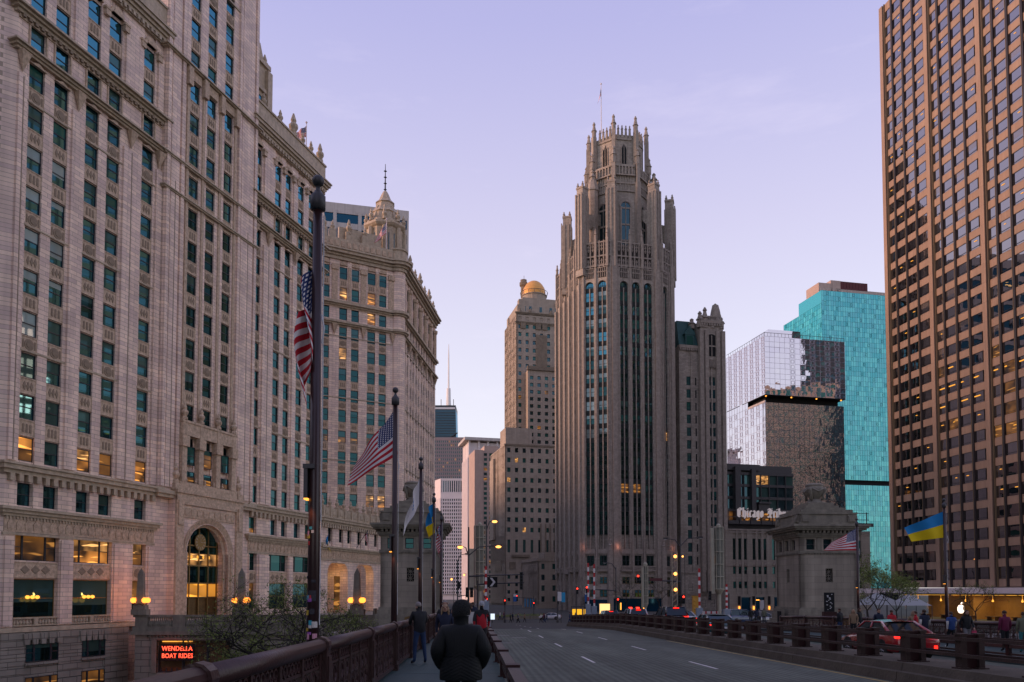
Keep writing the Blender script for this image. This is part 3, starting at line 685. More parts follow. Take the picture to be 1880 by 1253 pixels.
# hanging lamps glowing behind the two shop windows
for (a, b) in BB[:2]:
    mb = MB()
    for k in range(3): mb.ball(((a+b)/2-.5+k*.5, .40, 1.15), .2, 8, 5, .8)
    mb.build('pendant_lamps', M['amber'], wrig, True)
# base balustrade panels under the shop windows
bal = MB()
for (a, b) in BB[:2]:
    bal.box(a, b, -.1, .15, -.72, -.6); bal.box(a, b, -.1, .15, -1.35, -1.25); bal.box((a+b)/2-.2, (a+b)/2+.2, -.12, .12, -1.25, -.72)
    for k in range(14):
        x = a+.2+k*(b-a-.4)/13
        if abs(x-(a+b)/2) > .3: bal.lathe(x, .02, [(.07, -1.25), (.12, -1.08), (.05, -.85), (.08, -.72)], 6)
bal.build('window_balustrade', M['terra_trim'], wrig)
# cornices and belts
tr = MB()
FULL = ((-1.0, 16.5), (32.8, 50.0))
for a, b in FULL:
    cornice(tr, I4, a, b, 48.75, [(0, .22, .35), (.22, .45, .55), (.45, .6, .8)])
    cornice(tr, I4, a, b, 52.1, [(0, .3, .3), (.3, .55, .55), (.55, .75, .85)])
    cornice(tr, I4, a, b, 61.4, [(-.5, 0, .2), (0, .35, .35), (.35, .7, .55), (.7, 1.1, .8), (1.1, 1.3, .95)])
    cornice(tr, I4, a, b, 11.75, [(0, .35, .35), (.35, .75, .6), (.75, .95, .75)])
    cornice(tr, I4, a, b, 8.1, [(0, .25, .25), (.25, .55, .45), (.55, .8, .65)])
    cornice(tr, I4, a, b, 6.5, [(0, .22, .12)])
    for z in (22.62, 33.72, 44.82): cornice(tr, I4, a, b, z, [(0, .15, .07)], False)
    cornice(tr, I4, a, b, -1.5, [(-.35, .05, .35)])
    dentils(tr, I4, a, b, 11.15, 11.75, int((b-a)*1.15), .38, .5)
    dentils(tr, I4, a, b, 61.0, 61.4, int((b-a)*1.6), .42, .5)
    dentils(tr, I4, a, b, 7.85, 8.1, int((b-a)*3), .2, .5)
    tr.box(a, b, -.3, .3, 62.7, 65.0); tr.box(a-.1, b+.1, -.45, .4, 65.0, 65.25)
TT = TR(0, -.45)
for z in (49.0, 45.2): cornice(tr, TT, 16.5, 32.8, z, [(0, .16, .3), (.16, .3, .42)])
cornice(tr, TT, 16.5, 32.8, 60.75, [(0, .14, .4), (.14, .3, .6)])
cornice(tr, TT, 16.5, 32.8, 11.75, [(0, .35, .3), (.35, .75, .5)])
for z in (73.6, 83): cornice(tr, TT, 16.5, 32.8, z, [(0, .2, .12)])
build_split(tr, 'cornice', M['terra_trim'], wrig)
orn = MB()
for a, b in FULL:                                    # friezes, pendants, arch heads over the top storey
    orn.box(a, b, -.06, .1, 52.85, 53.2); orn.box(a, b, -.1, .1, 6.75, 8.05); orn.box(a, b, -.12, .1, 51.75, 52.1)
    for k in range(int((b-a)/.85)):
        x = a+.3+k*.85; orn.xprism([(x, 6.95), (x+.5, 7.15), (x+.55, 7.6), (x+.2, 7.85), (x-.05, 7.5)], -.18, -.1)
for cols in (LW, RW):
    for a, b in cols:
        cx = (a+b)/2; n = 9; r = (b-a)/2+.05
        for rr, yy in ((r, -.22), (r*.72, -.3)):
            orn.xprism([(cx+rr*math.cos(math.pi*j/(n-1)), 59.55+rr*math.sin(math.pi*j/(n-1))) for j in range(n)], yy, .15)
        orn.xprism([(a-.1, 48.35), (b+.1, 48.35), (cx, 48.7)], -.2, .1); 
        for xx in (a-.18, b+.02): orn.box(xx, xx+.16, -.12, .1, 49.75, 51.7)
for x in (-.6, 5.4, 12.0, 16.0, 33.0, 36.1, 42.4, 49.0):
    orn.add([(x-.5, -.7, 48.7), (x+.5, -.7, 48.7), (x+.5, -.1, 48.7), (x-.5, -.1, 48.7), (x, -.15, 46.9)], [(0, 1, 2, 3), (1, 0, 4), (2, 1, 4), (3, 2, 4), (0, 3, 4)])
for x in (4.6, 6.2, 8.5, 11.0, 13.3, 15.7, 34.95, 37.3, 39.6, 41.9, 42.9, 45.3, 47.8):   # capitals
    orn.box(x-.3, x+.3, -.38, .1, 58.6, 59.4); orn.box(x-.36, x+.36, -.44, .1, 59.2, 59.45)
for a, b in TW:
    orn.box(a-.1, b+.1, -.62, -.3, 59.65, 60.7)
for x in (19.9, 22.55, 25.55, 28.4): orn.box(x-.35, x+.35, -.95, -.4, 58.6, 60.7); orn.box(x-.2, x+.2, -.6, -.4, 12.6, 61)
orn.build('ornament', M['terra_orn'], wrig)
fin = MB()
for x in (34.8, 38.6, 41.6, 44.2, 46.4, 48.9, 3, 7.5, 11): finial(fin, x, 0, 65.2, .75 if x != 48.9 else 1.15)
finial(fin, 41.8, 0, 65.2, 1.3); fin.build('finials', M['terra_trim'], wrig)
# roof pavilion with gable against the tower shaft
pv = MB(); pv.box(32.8, 36.9, .9, 9, 62.7, 71.6); pv.box(33.0, 37.3, .6, 9, 67.9, 68.4); pv.box(32.6, 37.2, .6, 9, 71.6, 72.2)
pv.box(36.3, 37.3, .4, 1.5, 62.7, 71.2); pv.xprism([(33.0, 72.2), (36.6, 72.2), (35.6, 74.6), (34.2, 74.6)], 1.2, 8)
finial(pv, 34.2, 1.6, 74.4, 1.2); finial(pv, 36.6, 1.2, 71.2, 1.0); finial(pv, 37.0, .8, 68.3, .8); pv.build('roof_pavilion', M['terra_trim'], wrig)
window(wrig, I4, 33.6, 63.6, 1.9, 3.6, M['win'], M['win'], y=.82)
# entrance frontispiece: great arch, clock, glass wall
AX0, AX1, AZ = 20.6, 27.7, 6.0
acx = (AX0+AX1)/2; ar = (AX1-AX0)/2
def arcpts(r, n=16, k=.93): return [(acx+r*math.cos(math.pi*j/n), AZ+r*k*math.sin(math.pi*j/n)) for j in range(n+1)]
fr = MB(); fr.M = TR(0, -.9)
fr.box(18.6, AX0, 0, 1.6, -1.4, 12.4); fr.box(AX1, 30.2, 0, 1.6, -1.4, 12.4)
fr.xprism([(AX1, AZ), (AX1, 12.4), (AX0, 12.4), (AX0, AZ)] + arcpts(ar)[::-1][1:-1], 0, 1.6)
fr.build('entrance_front', M['terra'], wrig)
fo = MB(); fo.M = TR(0, -.9)
for r0, r1, y in ((ar+.75, ar+.35, -.22), (ar+.35, ar, -.12), (ar, ar-.35, .35)):
    o, i = arcpts(r0), arcpts(r1); n = len(o)
    for j in range(n-1): fo.add([(o[j][0], y, o[j][1]), (o[j+1][0], y, o[j+1][1]), (i[j+1][0], y+.15, i[j+1][1]), (i[j][0], y+.15, i[j][1]), (o[j][0], .3, o[j][1]), (o[j+1][0], .3, o[j+1][1])], [(0, 1, 2, 3), (4, 5, 1, 0)])
    for sx in (-1, 1): fo.box(min(acx+sx*r0, acx+sx*r1), max(acx+sx*r0, acx+sx*r1), y, .5, -1.3, AZ)
for x in (18.9, 29.3): fo.box(x-.3, x+.9, -.25, 0, -1.3, 12.2); fo.box(x-.1, x+.7, -.4, 0, 8.9, 11.6)
fo.box(19.8, 28.7, -.12, .1, 9.8, 10.9); fo.box(19.4, 29.1, -.3, .1, 11.2, 11.6)
for k in range(9): fo.box(20+k*1.0, 20.5+k*1.0, -.2, .1, 10.1, 10.7)
fo.M = TR(0, -.9); fo.box(18.5, 30.3, -.45, 1.5, 12.4, 12.75); fo.box(18.6, 30.2, -.3, 1.4, 11.6, 12.4); fo.box(19.2, 29.2, -.1, .3, 12.75, 13.7); 
for x in (18.9, 29.8): finial(fo, x, .3, 13.4, .95); fo.box(x-.5, x+.5, -.2, .8, 12.7, 13.4)
for k in range(6): finial(fo, 20.3+k*1.55, .0, 13.6, .3)
for x in (19.8, 22.55, 25.55, 28.4):
    fo.box(x-.38, x+.38, -.15, .5, 13.7, 18.6); fo.box(x-.55, x+.55, -.35, .5, 17.6, 18.8); finial(fo, x, -.05, 20.6, .75); fo.box(x-.3, x+.3, -.2, .5, 18.8, 20.6)
fo.box(19.4, 28.8, -.15, .4, 18.9, 20.4); fo.box(19.3, 28.9, -.25, .4, 20.3, 20.55)
fo.M = Matrix(); fo.build('entrance_ornament', M['terra_orn'], wrig)
for i, (a, b) in enumerate(TW):
    for z, hh in ((13.75, 1.25), (15.7, 2.1)):
        window(wrig, I4, a+.1, z, b-a-.2, hh, *random.choice([(M['wint'], M['win']), (M['win'], M['litd'])]), y=-.75)
eg = MB()
for k in range(5): x = AX0+.35+k*(AX1-AX0-.7)/4; eg.box(x-.07, x+.07, .28, .44, -1.3, 8.2 if k in (0, 4) else 9.1)
for z in (1.0, 2.6, 4.6, 6.9): eg.box(AX0+.3, AX1-.3, .28, .45, z-.07, z+.07)
eg.build('glazing_bars', M['brass'], wrig)
def glassband(z0, z1, m, nm):
    p = MB(); q = []
    if z1 <= AZ: p.quad((AX0, .47, z0), (AX1, .47, z0), (AX1, .47, z1), (AX0, .47, z1))
    else: p.add([(x, .47, z) for x, z in [(AX0, z0), (AX1, z0)] + arcpts(ar)], [tuple(range(19))])
    p.build(nm, m, wrig)
glassband(-1.3, .2, M['bronze'], 'bronze_doors'); glassband(.2, 1.0, M['bronze'], 'transom_panel'); glassband(1.0, 2.6, M['lobby'], 'lit_lobby_glass'); glassband(2.6, 4.6, M['win'], 'dark_glass'); glassband(4.6, 6.0, M['lit2'], 'lit_gallery_glass'); glassband(6.0, 9.4, M['win'], 'arched_glass')
ck = MB(); ck.M = TR(0, .22)
ck.xprism([(acx+.05+.95*math.cos(2*math.pi*j/24), 7.3+.95*math.sin(2*math.pi*j/24)) for j in range(24)], -.05, .1)
co = ck.build('clock', M['brass'], wrig)
ck = MB(); ck.M = TR(0, .15)
for j in range(12):
    q = 2*math.pi*j/12; c, s = math.cos(q), math.sin(q); x, z = acx+.05, 7.3
    ck.add([(x+.55*c-.05*s, 0, z+.55*s+.05*c), (x+.55*c+.05*s, 0, z+.55*s-.05*c), (x+.85*c+.07*s, 0, z+.85*s-.07*c), (x+.85*c-.07*s, 0, z+.85*s+.07*c)], [(0, 1, 2, 3)])
ck.box(x-.03, x+.03, -.01, 0, z, z+.7); ck.box(x, x+.45, -.01, 0, z-.03, z+.03); ck.build('clock_marks', M['terra_trim'], co)
mb = MB()
for k in range(5): mb.ball((AX0+1.4+k*1.0, .4, 5.6), .10, 6, 4, 2.0)
mb.build('pendant_lamps', M['strip'], wrig, True)
# rusticated basement with segmental windows
bs = MB(); bx = [(1.2, 4.6), (7.2, 10.0)]
for z in range(10): 
    z1 = -1.9-.72*z
    for a, b in gaps(-1.2, 13.0, bx if z < 9 else []): bs.box(a, b, -.32+(.0), .3, z1-.66, z1)
bs.box(-1.2, 13, -.22, .3, -9.2, -1.9)
for a, b in bx:
    bs.box(a-.05, b+.05, -.42, -.2, -2.55, -1.95); 
    for k in range(5): xx = a+(b-a)*k/4; bs.xprism([(xx-.22, -2.95), (xx+.22, -2.95), (xx+.34, -2.0), (xx-.34, -2.0)], -.5, -.3)
    bs.box(a-.1, b+.1, -.5, -.2, -4.75, -4.55)
bs.build('basement_wall', M['gran'], wrig)
for a, b in bx:
    window(wrig, I4, a, -4.5, b-a, 1.6, M['winb'], M['win'], y=-.34, style='triple'); window(wrig, I4, a, -8.2, b-a, 2.4, M['litd'], M['win'], y=-.34, style='triple')
fl = None
# ------------------------------------------------------------------ arcade screen between the two terracotta blocks (same line as the long facade)
arc = thing('arcade_screen', 'terracotta arcade with arched portals and pinnacled parapet joining the two cream towers', 'arcade', WO, WRZ)
mb = MB(); ops = [(52.4, 58.6), (61.0, 67.4)]; AX = 50.02; AE = 71.5
AW = [(52.4+2.95*k+(.35 if k % 2 else 0), 53.7+2.95*k+(.35 if k % 2 else 0)) for k in range(6)]
wall_grid(mb, I4, AX, AE, 8.2, 12.2, AW, [(9.2, 11.2)], 0, .15)
mb.M = I4
for a, b in gaps(AX, AE, ops): mb.box(a, b, 0, 1.4, -1.5, 6.4)
for a, b in ops:
    r = 1.5; n = 6
    pts = [(b, 6.4), (a, 6.4), (a, 4.3)] + [(a+r-r*math.cos(math.pi/2*j/n), 4.3+1.7*math.sin(math.pi/2*j/n)) for j in range(1, n+1)] + [(b-r+r*math.sin(math.pi/2*j/n), 4.3+1.7*math.cos(math.pi/2*j/n)) for j in range(n+1)]
    mb.xprism(pts, 0.003, 1.4)
mb.box(AX, AE, 0, 1.4, 6.4, 8.2); mb.box(AX, AE, .55, 3, 8.2, 14)
mb.build('wall', M['terra'], arc)
mb = MB(); cornice(mb, I4, AX, AE, 7.9, [(0, .3, .3), (.3, .55, .55)], False); cornice(mb, I4, AX, AE, 11.8, [(0, .35, .35), (.35, .75, .65), (.75, .95, .8)], False); dentils(mb, I4, AX, AE, 11.2, 11.8, 30, .4); cornice(mb, I4, AX, AE, 6.35, [(0, .2, .2)], False)
mb.box(AX, AE, -.2, .3, 12.7, 14.2)
for k in range(10): mb.box(AX+.4+k*2.15, AX+.9+k*2.15, -.4, .4, 12.7, 14.4); finial(mb, AX+.65+k*2.15, 0, 14.3, .65)
for k in range(9): mb.box(AX+1.2+k*2.15, AX+2.2+k*2.15, -.3, .1, 13.2, 13.8)
mb.build('cornice', M['terra_trim'], arc)
mb = MB(); mb.box(AX, AE, -.1, .1, 6.6, 7.85)
for k in range(30): x = AX+.3+k*.7; mb.xprism([(x, 6.8), (x+.4, 6.9), (x+.5, 7.5), (x+.1, 7.7)], -.17, -.1)
mb.build('frieze', M['terra_orn'], arc)
for a, b in AW: window(arc, I4, a, 9.2, b-a, 2.0, M['wind'], M['wind'], y=.35)
mb = MB(); mb.box(AX, AE, 4.5, 5.0, -1.5, 8); mb.build('inner_wall', M['terra'], arc)
mb = MB()
for a, b in ops: mb.quad((a+1.2, 4.45, -1.4), (b-1.2, 4.45, -1.4), (b-1.2, 4.45, 4.2), (a+1.2, 4.45, 4.2))
build_split(mb, 'inner_glass', M['litd'], arc)
for a, b in ops:
    l = MB(); l.lathe((a+b)/2, 2.4, [(.05, 4.6), (.25, 4.7), (.3, 5.4), (.05, 5.6)], 6); l.tube([((a+b)/2, 2.4, 5.6), ((a+b)/2, 2.4, 6.4)], .03, 5); l.build('hanging_lantern', M['amber'], arc)
for i, z in enumerate((3.2,)):
    pl = bpy.data.lights.new('portal_glow', 'POINT'); pl.energy = 110; pl.color = (1, .55, .2); pl.shadow_soft_size = .3
    for a, b in ops:
        po = bpy.data.objects.new('portal_lamp', pl); COL.objects.link(po); po.parent = arc; po.location = ((a+b)/2, 2.4, 4.2)
# ------------------------------------------------------------------ north terracotta block
NA = R(59.6); NO = at(630, HOR, 138); NO = NO - Vector((math.sin(NA), math.cos(NA), 0))*6; NO.z = 0
nor = thing('terracotta_block', 'cream terracotta block with corner cupola and lit windows behind the arcade', 'building', NO, math.pi/2-NA)
NC = [(1.5, 3.0), (4.8, 6.2), (7.0, 8.4), (10.0, 11.5), (12.2, 13.6)]; NW = 16.4
TE = TR(NW, 0, 0, R(53.3)); EL_ = 31.0
EC = []
for k in range(6): EC += [(2.6+4.7*k, 3.9+4.7*k), (4.7+4.7*k, 6.0+4.7*k)]
mb = MB(); wall_grid(mb, I4, 0, NW-.6, 0, 61.0, NC, rows); wall_grid(mb, TE, .6, EL_, -4, 61.0, EC, rows)
mb.M = I4; mb.zprism([(0, .55), (NW-.2, .55), (NW+17.6, 24.6), (NW+4, 40), (-8, 34)], -4, 61.2)
mb.lathe(NW-.35, .75, [(1.45, -4), (1.45, 61)], 16); mb.zprism([(2, 6), (NW-2, 5), (NW+9, 18), (NW, 30), (0, 26)], 61.2, 66)
mb.build('wall', M['terra'], nor)
for ci, (a, b) in enumerate(NC):
    for ri, z in enumerate(ROWS):
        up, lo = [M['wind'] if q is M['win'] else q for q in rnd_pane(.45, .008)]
        if (ci, ri) in ((3, 1), (4, 1), (3, 10), (1, 11), (3, 11)): up, lo = random.choice([(M['litd'], M['lit']), (M['lit'], M['lit']), (M['lit2'], M['lit'])])
        if ri == 4 and ci < 4: up, lo = M['winb'], M['litd']
        window(nor, I4, a, z, b-a, WH, up, lo)
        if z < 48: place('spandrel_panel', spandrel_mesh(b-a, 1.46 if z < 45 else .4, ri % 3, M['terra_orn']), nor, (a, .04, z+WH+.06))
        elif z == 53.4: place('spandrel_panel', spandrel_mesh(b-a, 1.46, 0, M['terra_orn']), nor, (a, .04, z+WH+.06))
gl = MB(); gl.M = TE
for a, b in EC:
    for z in ROWS: gl.box(a, b, .35, .5, z, z+WH)
stuff(gl.build('side_windows', M['wfar'], nor))
tr = MB(); sp_ = ((48.75, [(0, .25, .4), (.25, .6, .7)]), (52.1, [(0, .3, .35), (.3, .75, .75)]), (61.0, [(-.6, 0, .3), (0, .4, .6), (.4, .9, 1.1), (.9, 1.2, 1.35)]))
for z, s in sp_:
    cornice(tr, I4, 0, NW-.5, z, s, False); cornice(tr, TE, .5, EL_, z, s, False)
    for a, b, p in s: tr.lathe(NW-.35, .75, [(1.45+p, z+a), (1.45+p, z+b)], 18)
for z in (24.6, 35.7, 46.6): cornice(tr, I4, 0, NW-.5, z, [(0, .16, .07)], False); cornice(tr, TE, .5, EL_, z, [(0, .16, .07)], False)
tr.box(0, NW-.5, -.35, .5, 62.2, 64.2); tr.M = TE; tr.box(.5, EL_, -.35, .5, 62.2, 64.2); tr.M = I4
tr.lathe(NW-.35, .75, [(1.7, 62.2), (1.7, 64.2), (1.9, 64.3), (1.9, 64.6)], 16)
for k, x in enumerate((2, 3.6, 6.6, 9.6)): tr.box(x-.6, x+.6, .3, 1.2, 64.2, 66.0); finial(tr, x, .6, 65.6, .8 if k % 2 else 1.1)
tr.box(5, 13, 1.2, 2, 64.2, 67.0); tr.M = TE
for k in range(7): finial(tr, 3.5+k*4.3, .2, 64.0, 1.25 if k % 2 else .85)
tr.M = I4; tr.build('cornice', M['terra_trim'], nor)
orn = MB()
for a, b in NC:
    cx = (a+b)/2; r = (b-a)/2
    orn.xprism([(cx+r*math.cos(math.pi*j/8), 59.5+r*math.sin(math.pi*j/8)) for j in range(9)], -.2, .15)
for x in (.6, 3.9, 9.2, 14.5): orn.box(x-.5, x+.5, -.2, .1, 53.0, 59.3); orn.box(x-.6, x+.6, -.4, .1, 58.5, 59.4)
for x in (6.6, 11.85): orn.box(x-.25, x+.25, -.15, .1, 53, 59.3)
for x in (.6, 3.9, 9.2, 14.8): orn.add([(x-.5, -.6, 48.7), (x+.5, -.6, 48.7), (x+.5, -.1, 48.7), (x-.5, -.1, 48.7), (x, -.12, 46.8)], [(0, 1, 2, 3), (1, 0, 4), (2, 1, 4), (3, 2, 4), (0, 3, 4)])
for k in range(14): orn.box(.5+k*1.1, 1.2+k*1.1, -.5, -.3, 62.7, 63.7)
orn.box(0, NW-1, -.1, .1, 51.8, 52.1); orn.box(0, NW-1, -.12, .1, 52.9, 53.2); orn.M = TE
for k in range(7): x = 1.6+k*4.7; orn.lathe(x, 0, [(.5, 53.2), (.5, 58.6), (.7, 58.8), (.75, 59.4)], 8); orn.add([(x-.5, -.6, 48.7), (x+.5, -.6, 48.7), (x+.5, -.1, 48.7), (x-.5, -.1, 48.7), (x, -.12, 46.8)], [(0, 1, 2, 3), (1, 0, 4), (2, 1, 4), (3, 2, 4), (0, 3, 4)])
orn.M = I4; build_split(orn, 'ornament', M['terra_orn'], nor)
# corner cupola
cu = MB(); cx, cy = 15.2, 5.2
cu.lathe(cx, cy, [(3.6, 62), (3.6, 69.6), (3.9, 69.8), (4.2, 70.2), (4.2, 70.6), (3.7, 70.7), (3.5, 71.3)], 8)
cu.lathe(cx, cy, [(2.8, 71.3), (2.5, 73.0), (2.7, 73.2), (1.9, 74.3), (1.7, 75.2), (1.9, 75.3), (1.2, 76.0), (.7, 77.2), (.35, 77.8)], 8)
for k in range(8):
    q = 2*math.pi*(k+.5)/8; cu.tube([(cx+3.65*math.cos(q), cy+3.65*math.sin(q), 62), (cx+3.65*math.cos(q), cy+3.65*math.sin(q), 69.6)], .42, 6); finial(cu, cx+3.5*math.cos(q), cy+3.5*math.sin(q), 70.9, .95)
    cu.tube([(cx+2.7*math.cos(q), cy+2.7*math.sin(q), 71.2), (cx+1.8*math.cos(q), cy+1.8*math.sin(q), 74.4)], [.5, .2], 5)
co = cu.build('cupola', M['terra_trim'], nor)
sp = MB().tube([(cx, cy, 77.6), (cx, cy, 83.2)], [.16, .05], 6)
for z in (78.2, 79.4, 80.6, 81.8): sp.lathe(cx, cy, [(.1, z-.1), (.32, z), (.1, z+.1)], 8)
sp.build('spire', M['grey'], co)
gl = MB()
for k in range(8):
    q = 2*math.pi*k/8; gl.M = Matrix.Translation((cx, cy, 0)) @ Matrix.Rotation(q, 4, 'Z'); gl.box(3.15, 3.42, -.6, .6, 64.0, 68.4)
gl.M = I4; gl.build('cupola_windows', M['wfar'], co)
# ------------------------------------------------------------------ esplanade wall with lower-level shopfront
EY = 77.0; ex0, ex1 = -36.6, X_(690, 77)-.1
esp = thing('esplanade_wall', 'weathered stone esplanade wall with balustrade and red neon lower shopfront', 'wall', (0, EY, 0))
mb = MB(); ox0, ox1 = X_(290, EY), X_(425, EY); oz0, oz1 = Z_(1236, EY), Z_(1177, EY)
for a, b in gaps(ex0, ex1, [(ox0, ox1)]): mb.box(a, b, 0, 1.0, -9.1, -2.55)
mb.box(ox0, ox1, 0, 1, oz1, -2.55); mb.box(ox0, ox1, 0, 1, -9.1, oz0)
mb.box(ex0, ex1, 1.0, 60, -2.5, -1.55); mb.box(ex0, ex1, 1.0, 12, -9.1, -8.9)
mb.build('wall', M['gran'], esp)
mb = MB(); mb.box(ex0-.3, ex1, -.35, 1.0, -2.55, -2.2); mb.box(ex0-.2, ex1, -.2, .9, -2.2, -1.75); mb.box(ex0-.2, ex1, -.12, .3, -.85, -.62)
for k in range(7):
    a = ex0 + k*(ex1-ex0-1.2)/6; mb.box(a, a+1.2, -.1, .28, -1.75, -.85)
    if k < 6:
        for j in range(12): mb.lathe(a+1.35+j*(((ex1-ex0-1.2)/6-1.4)/11), .09, [(.1, -1.75), (.15, -1.5), (.06, -1.1), (.1, -.85)], 6)
for k in range(30): mb.box(ox0-1+k*.35, ox0-.85+k*.35, -.2, 0, oz1+.35, oz1+.55)
mb.box(ox0-.5, ox0, -.12, .2, oz0, oz1+.2); mb.box(ox1, ox1+.5, -.12, .2, oz0, oz1+.2); mb.box(ox0-.6, ox1+.6, -.15, .2, oz1+.15, oz1+.32)
mb.build('balustrade', M['lime_trim'], esp)
mb = MB(); mb.quad((ox0, .8, oz0), (ox1, .8, oz0), (ox1, .8, oz1), (ox0, .8, oz1)); mb.build('shopfront_panel', M['wood'], esp)
mb = MB(); mb.box(ox0+.3, ox0+3.2, .5, .8, oz1-.14, oz1-.05); mb.build('strip_lamp', M['strip'], esp)
mb = MB()
for k in range(4): x = ox0+(ox1-ox0)*k/3; mb.box(x-.06, x+.06, .35, .8, oz0, oz1)
mb.box(ox0, ox1, .4, .75, oz0, oz0+.1)
for k in range(14): x = ox0+.2+k*(ox1-ox0-.4)/13; mb.lathe(x, .55, [(.07, oz0-.4+.4), (.1, oz0+.15), (.05, oz0+.45)], 5)
mb.build('shopfront_frame', M['grey'], esp)
def text_mesh(name, s, size, m, parent, loc, rz=0, ext=.02, bold=0.0, shear=0, align='LEFT', sp=1.0, sx=1.0):
    cu = bpy.data.curves.new(name, 'FONT'); cu.body = s; cu.size = size; cu.extrude = ext; cu.offset = bold; cu.shear = shear; cu.align_x = align; cu.space_character = sp; cu.resolution_u = 3
    tmp = bpy.data.objects.new('tmp', cu); COL.objects.link(tmp); dg = bpy.context.evaluated_depsgraph_get(); dg.update()
    me = bpy.data.meshes.new_from_object(tmp.evaluated_get(dg)); me.name = name; bpy.data.objects.remove(tmp)
    me.materials.clear(); me.materials.append(m); o = place(name, me, parent, loc, rot=(math.pi/2, 0, rz)); o.scale.x = sx; return o
nsn = thing('neon_sign', 'red neon WENDELLA BOAT RIDES sign in the lower shopfront', 'sign', at(296, 1205, EY-.3))
W_ = (X_(352, EY)-X_(296, EY))
MB().box(-.15, W_+.15, .12, .2, -.45, 1.15).build('backing_board', M['dark'], nsn)
def caps(s, z, m):
    x = 0
    tot = []
    return text_mesh('lettering', s, .62, m, nsn, (0, .1, z), ext=.02, bold=.004, sp=1.06)
a = caps('WENDELLA', .52, M['neon']); b = caps('BOAT RIDES', -.18, M['neon'])
for o in (a, b):
    o.scale.x = W_/max(o.dimensions.x, .01) if o.dimensions.x else 1
pl = bpy.data.lights.new('neon_glow', 'POINT'); pl.energy = 30; pl.color = (1, .1, .06); po = bpy.data.objects.new('neon_light', pl); COL.objects.link(po); po.parent = nsn; po.location = (.8, -.9, .3)
# lamp standards on the esplanade balustrade
def lampstd(px, label, grp):
    t = thing('globe_lamp', label, 'lamp', (X_(px, EY), EY+.1, -.62), 0, grp)
    MB().box(-.75, .75, -.45, .45, 0, .55).box(-.6, .6, -.36, .36, .55, .95).build('pedestal', M['lime_trim'], t)
    m2 = MB(); m2.zprism([(-.36, -.3), (.36, -.3), (.36, .3), (-.36, .3)], .95, 4.0, .7); m2.zprism([(-.25, -.21), (.25, -.21), (.25, .21), (-.25, .21)], 4.0, 4.55, .1); m2.build('obelisk', M['lime_trim'], t)
    ar = MB()
    for sx in (-1, 1):
        for sy in (-1, .6): ar.tube([(0, sy*.3, 1.1), (sx*.4, sy*.4, .95), (sx*.55, sy*.4, 1.2)], .05, 6)
    ar.build('arm', M['grey'], t)
    for sx in (-1, 1):
        for sy in (-1, .6): MB().ball((sx*.55, sy*.4, 1.42), .27, 12, 8).build('globe', M['globe'], t, True)
    l = bpy.data.lights.new('lamp_glow', 'POINT'); l.energy = 130; l.color = (1, .30, .07); l.shadow_soft_size = .3; lo = bpy.data.objects.new('lamp_light', l); COL.objects.link(lo); lo.parent = t; lo.location = (0, .3, 1.9)
    l.energy = 240
lampstd(258, 'glowing globe lamp standard on the balustrade left of the arched entrance', 'globe lamps on the esplanade')
lampstd(443, 'glowing globe lamp standard on the balustrade right of the arched entrance', 'globe lamps on the esplanade')
lampstd(655, 'glowing globe lamp standard before the arcade portal', 'globe lamps on the esplanade')
# ------------------------------------------------------------------ far towers up the avenue
GZ = -4.3
def fgrid(wl, gl, T, x0, x1, z0, z1, nc, cf, nr, rf, out=.0, inn=.25, th=.7, ng=3, gy=.5, zoff=.5, pick=None):
    cw = (x1-x0)/nc; rh = (z1-z0)/nr
    cols = [(x0+cw*(i+.5-cf/2), x0+cw*(i+.5+cf/2)) for i in range(nc)]; rws = [(z0+rh*(j+zoff-rf/2), z0+rh*(j+zoff+rf/2)) for j in range(nr)]
    wall_grid(wl, T, x0, x1, z0, z1, cols, rws, out, inn, th)
    gl.M = T
    for a, b in cols:
        for c, d in rws:
            gl.m = (random.randrange(ng) if pick is None else pick()); gl.quad((a, gy, c), (b, gy, c), (b, gy, d), (a, gy, d))
    gl.M = Matrix(); gl.m = 0
def wpick(ws):
    t = sum(ws)
    def f():
        r = random.random()*t
        for i, x in enumerate(ws):
            r -= x
            if r <= 0: return i
        return 0
    return f
GM = [M['wfar'], M['winb'], M['wint'], M['litd'], M['lit2'], M['winw']]
# dark blue-ribbon office slab behind the terracotta block
t = thing('office_slab', 'grey concrete office slab with navy ribbon windows rising behind the cream cupola', 'building', (X_(560, 262), 262, GZ), R(14))
wl, gl = MB(), MB(); H = Z_(366, 262)-GZ
fgrid(wl, gl, I4, 0, 33.5, H-44, H-2.6, 4, .86, 8, .62, .15, .2, .8, 1)
wl.box(0, 33.5, .7, 20, 0, H-.8); wl.box(-.1, 33.6, .3, 20, H-2.6, H)
t1 = wl.build('wall', M['conc'], t); stuff(gl.build('ribbon_windows', [M['navy']], t))
lm = MB()
for xx, zz in ((9.6, 7.2), (9.6, 8.6), (12.5, 7.2), (12.5, 8.6), (17.2, 7.2), (17.2, 8.6), (7.2, 7.4)): lm.box(xx, xx+1.5, .4, .48, H-2.6-zz-.2, H-2.6-zz+.12)
lm.build('ceiling_lights', M['wsign'], t)
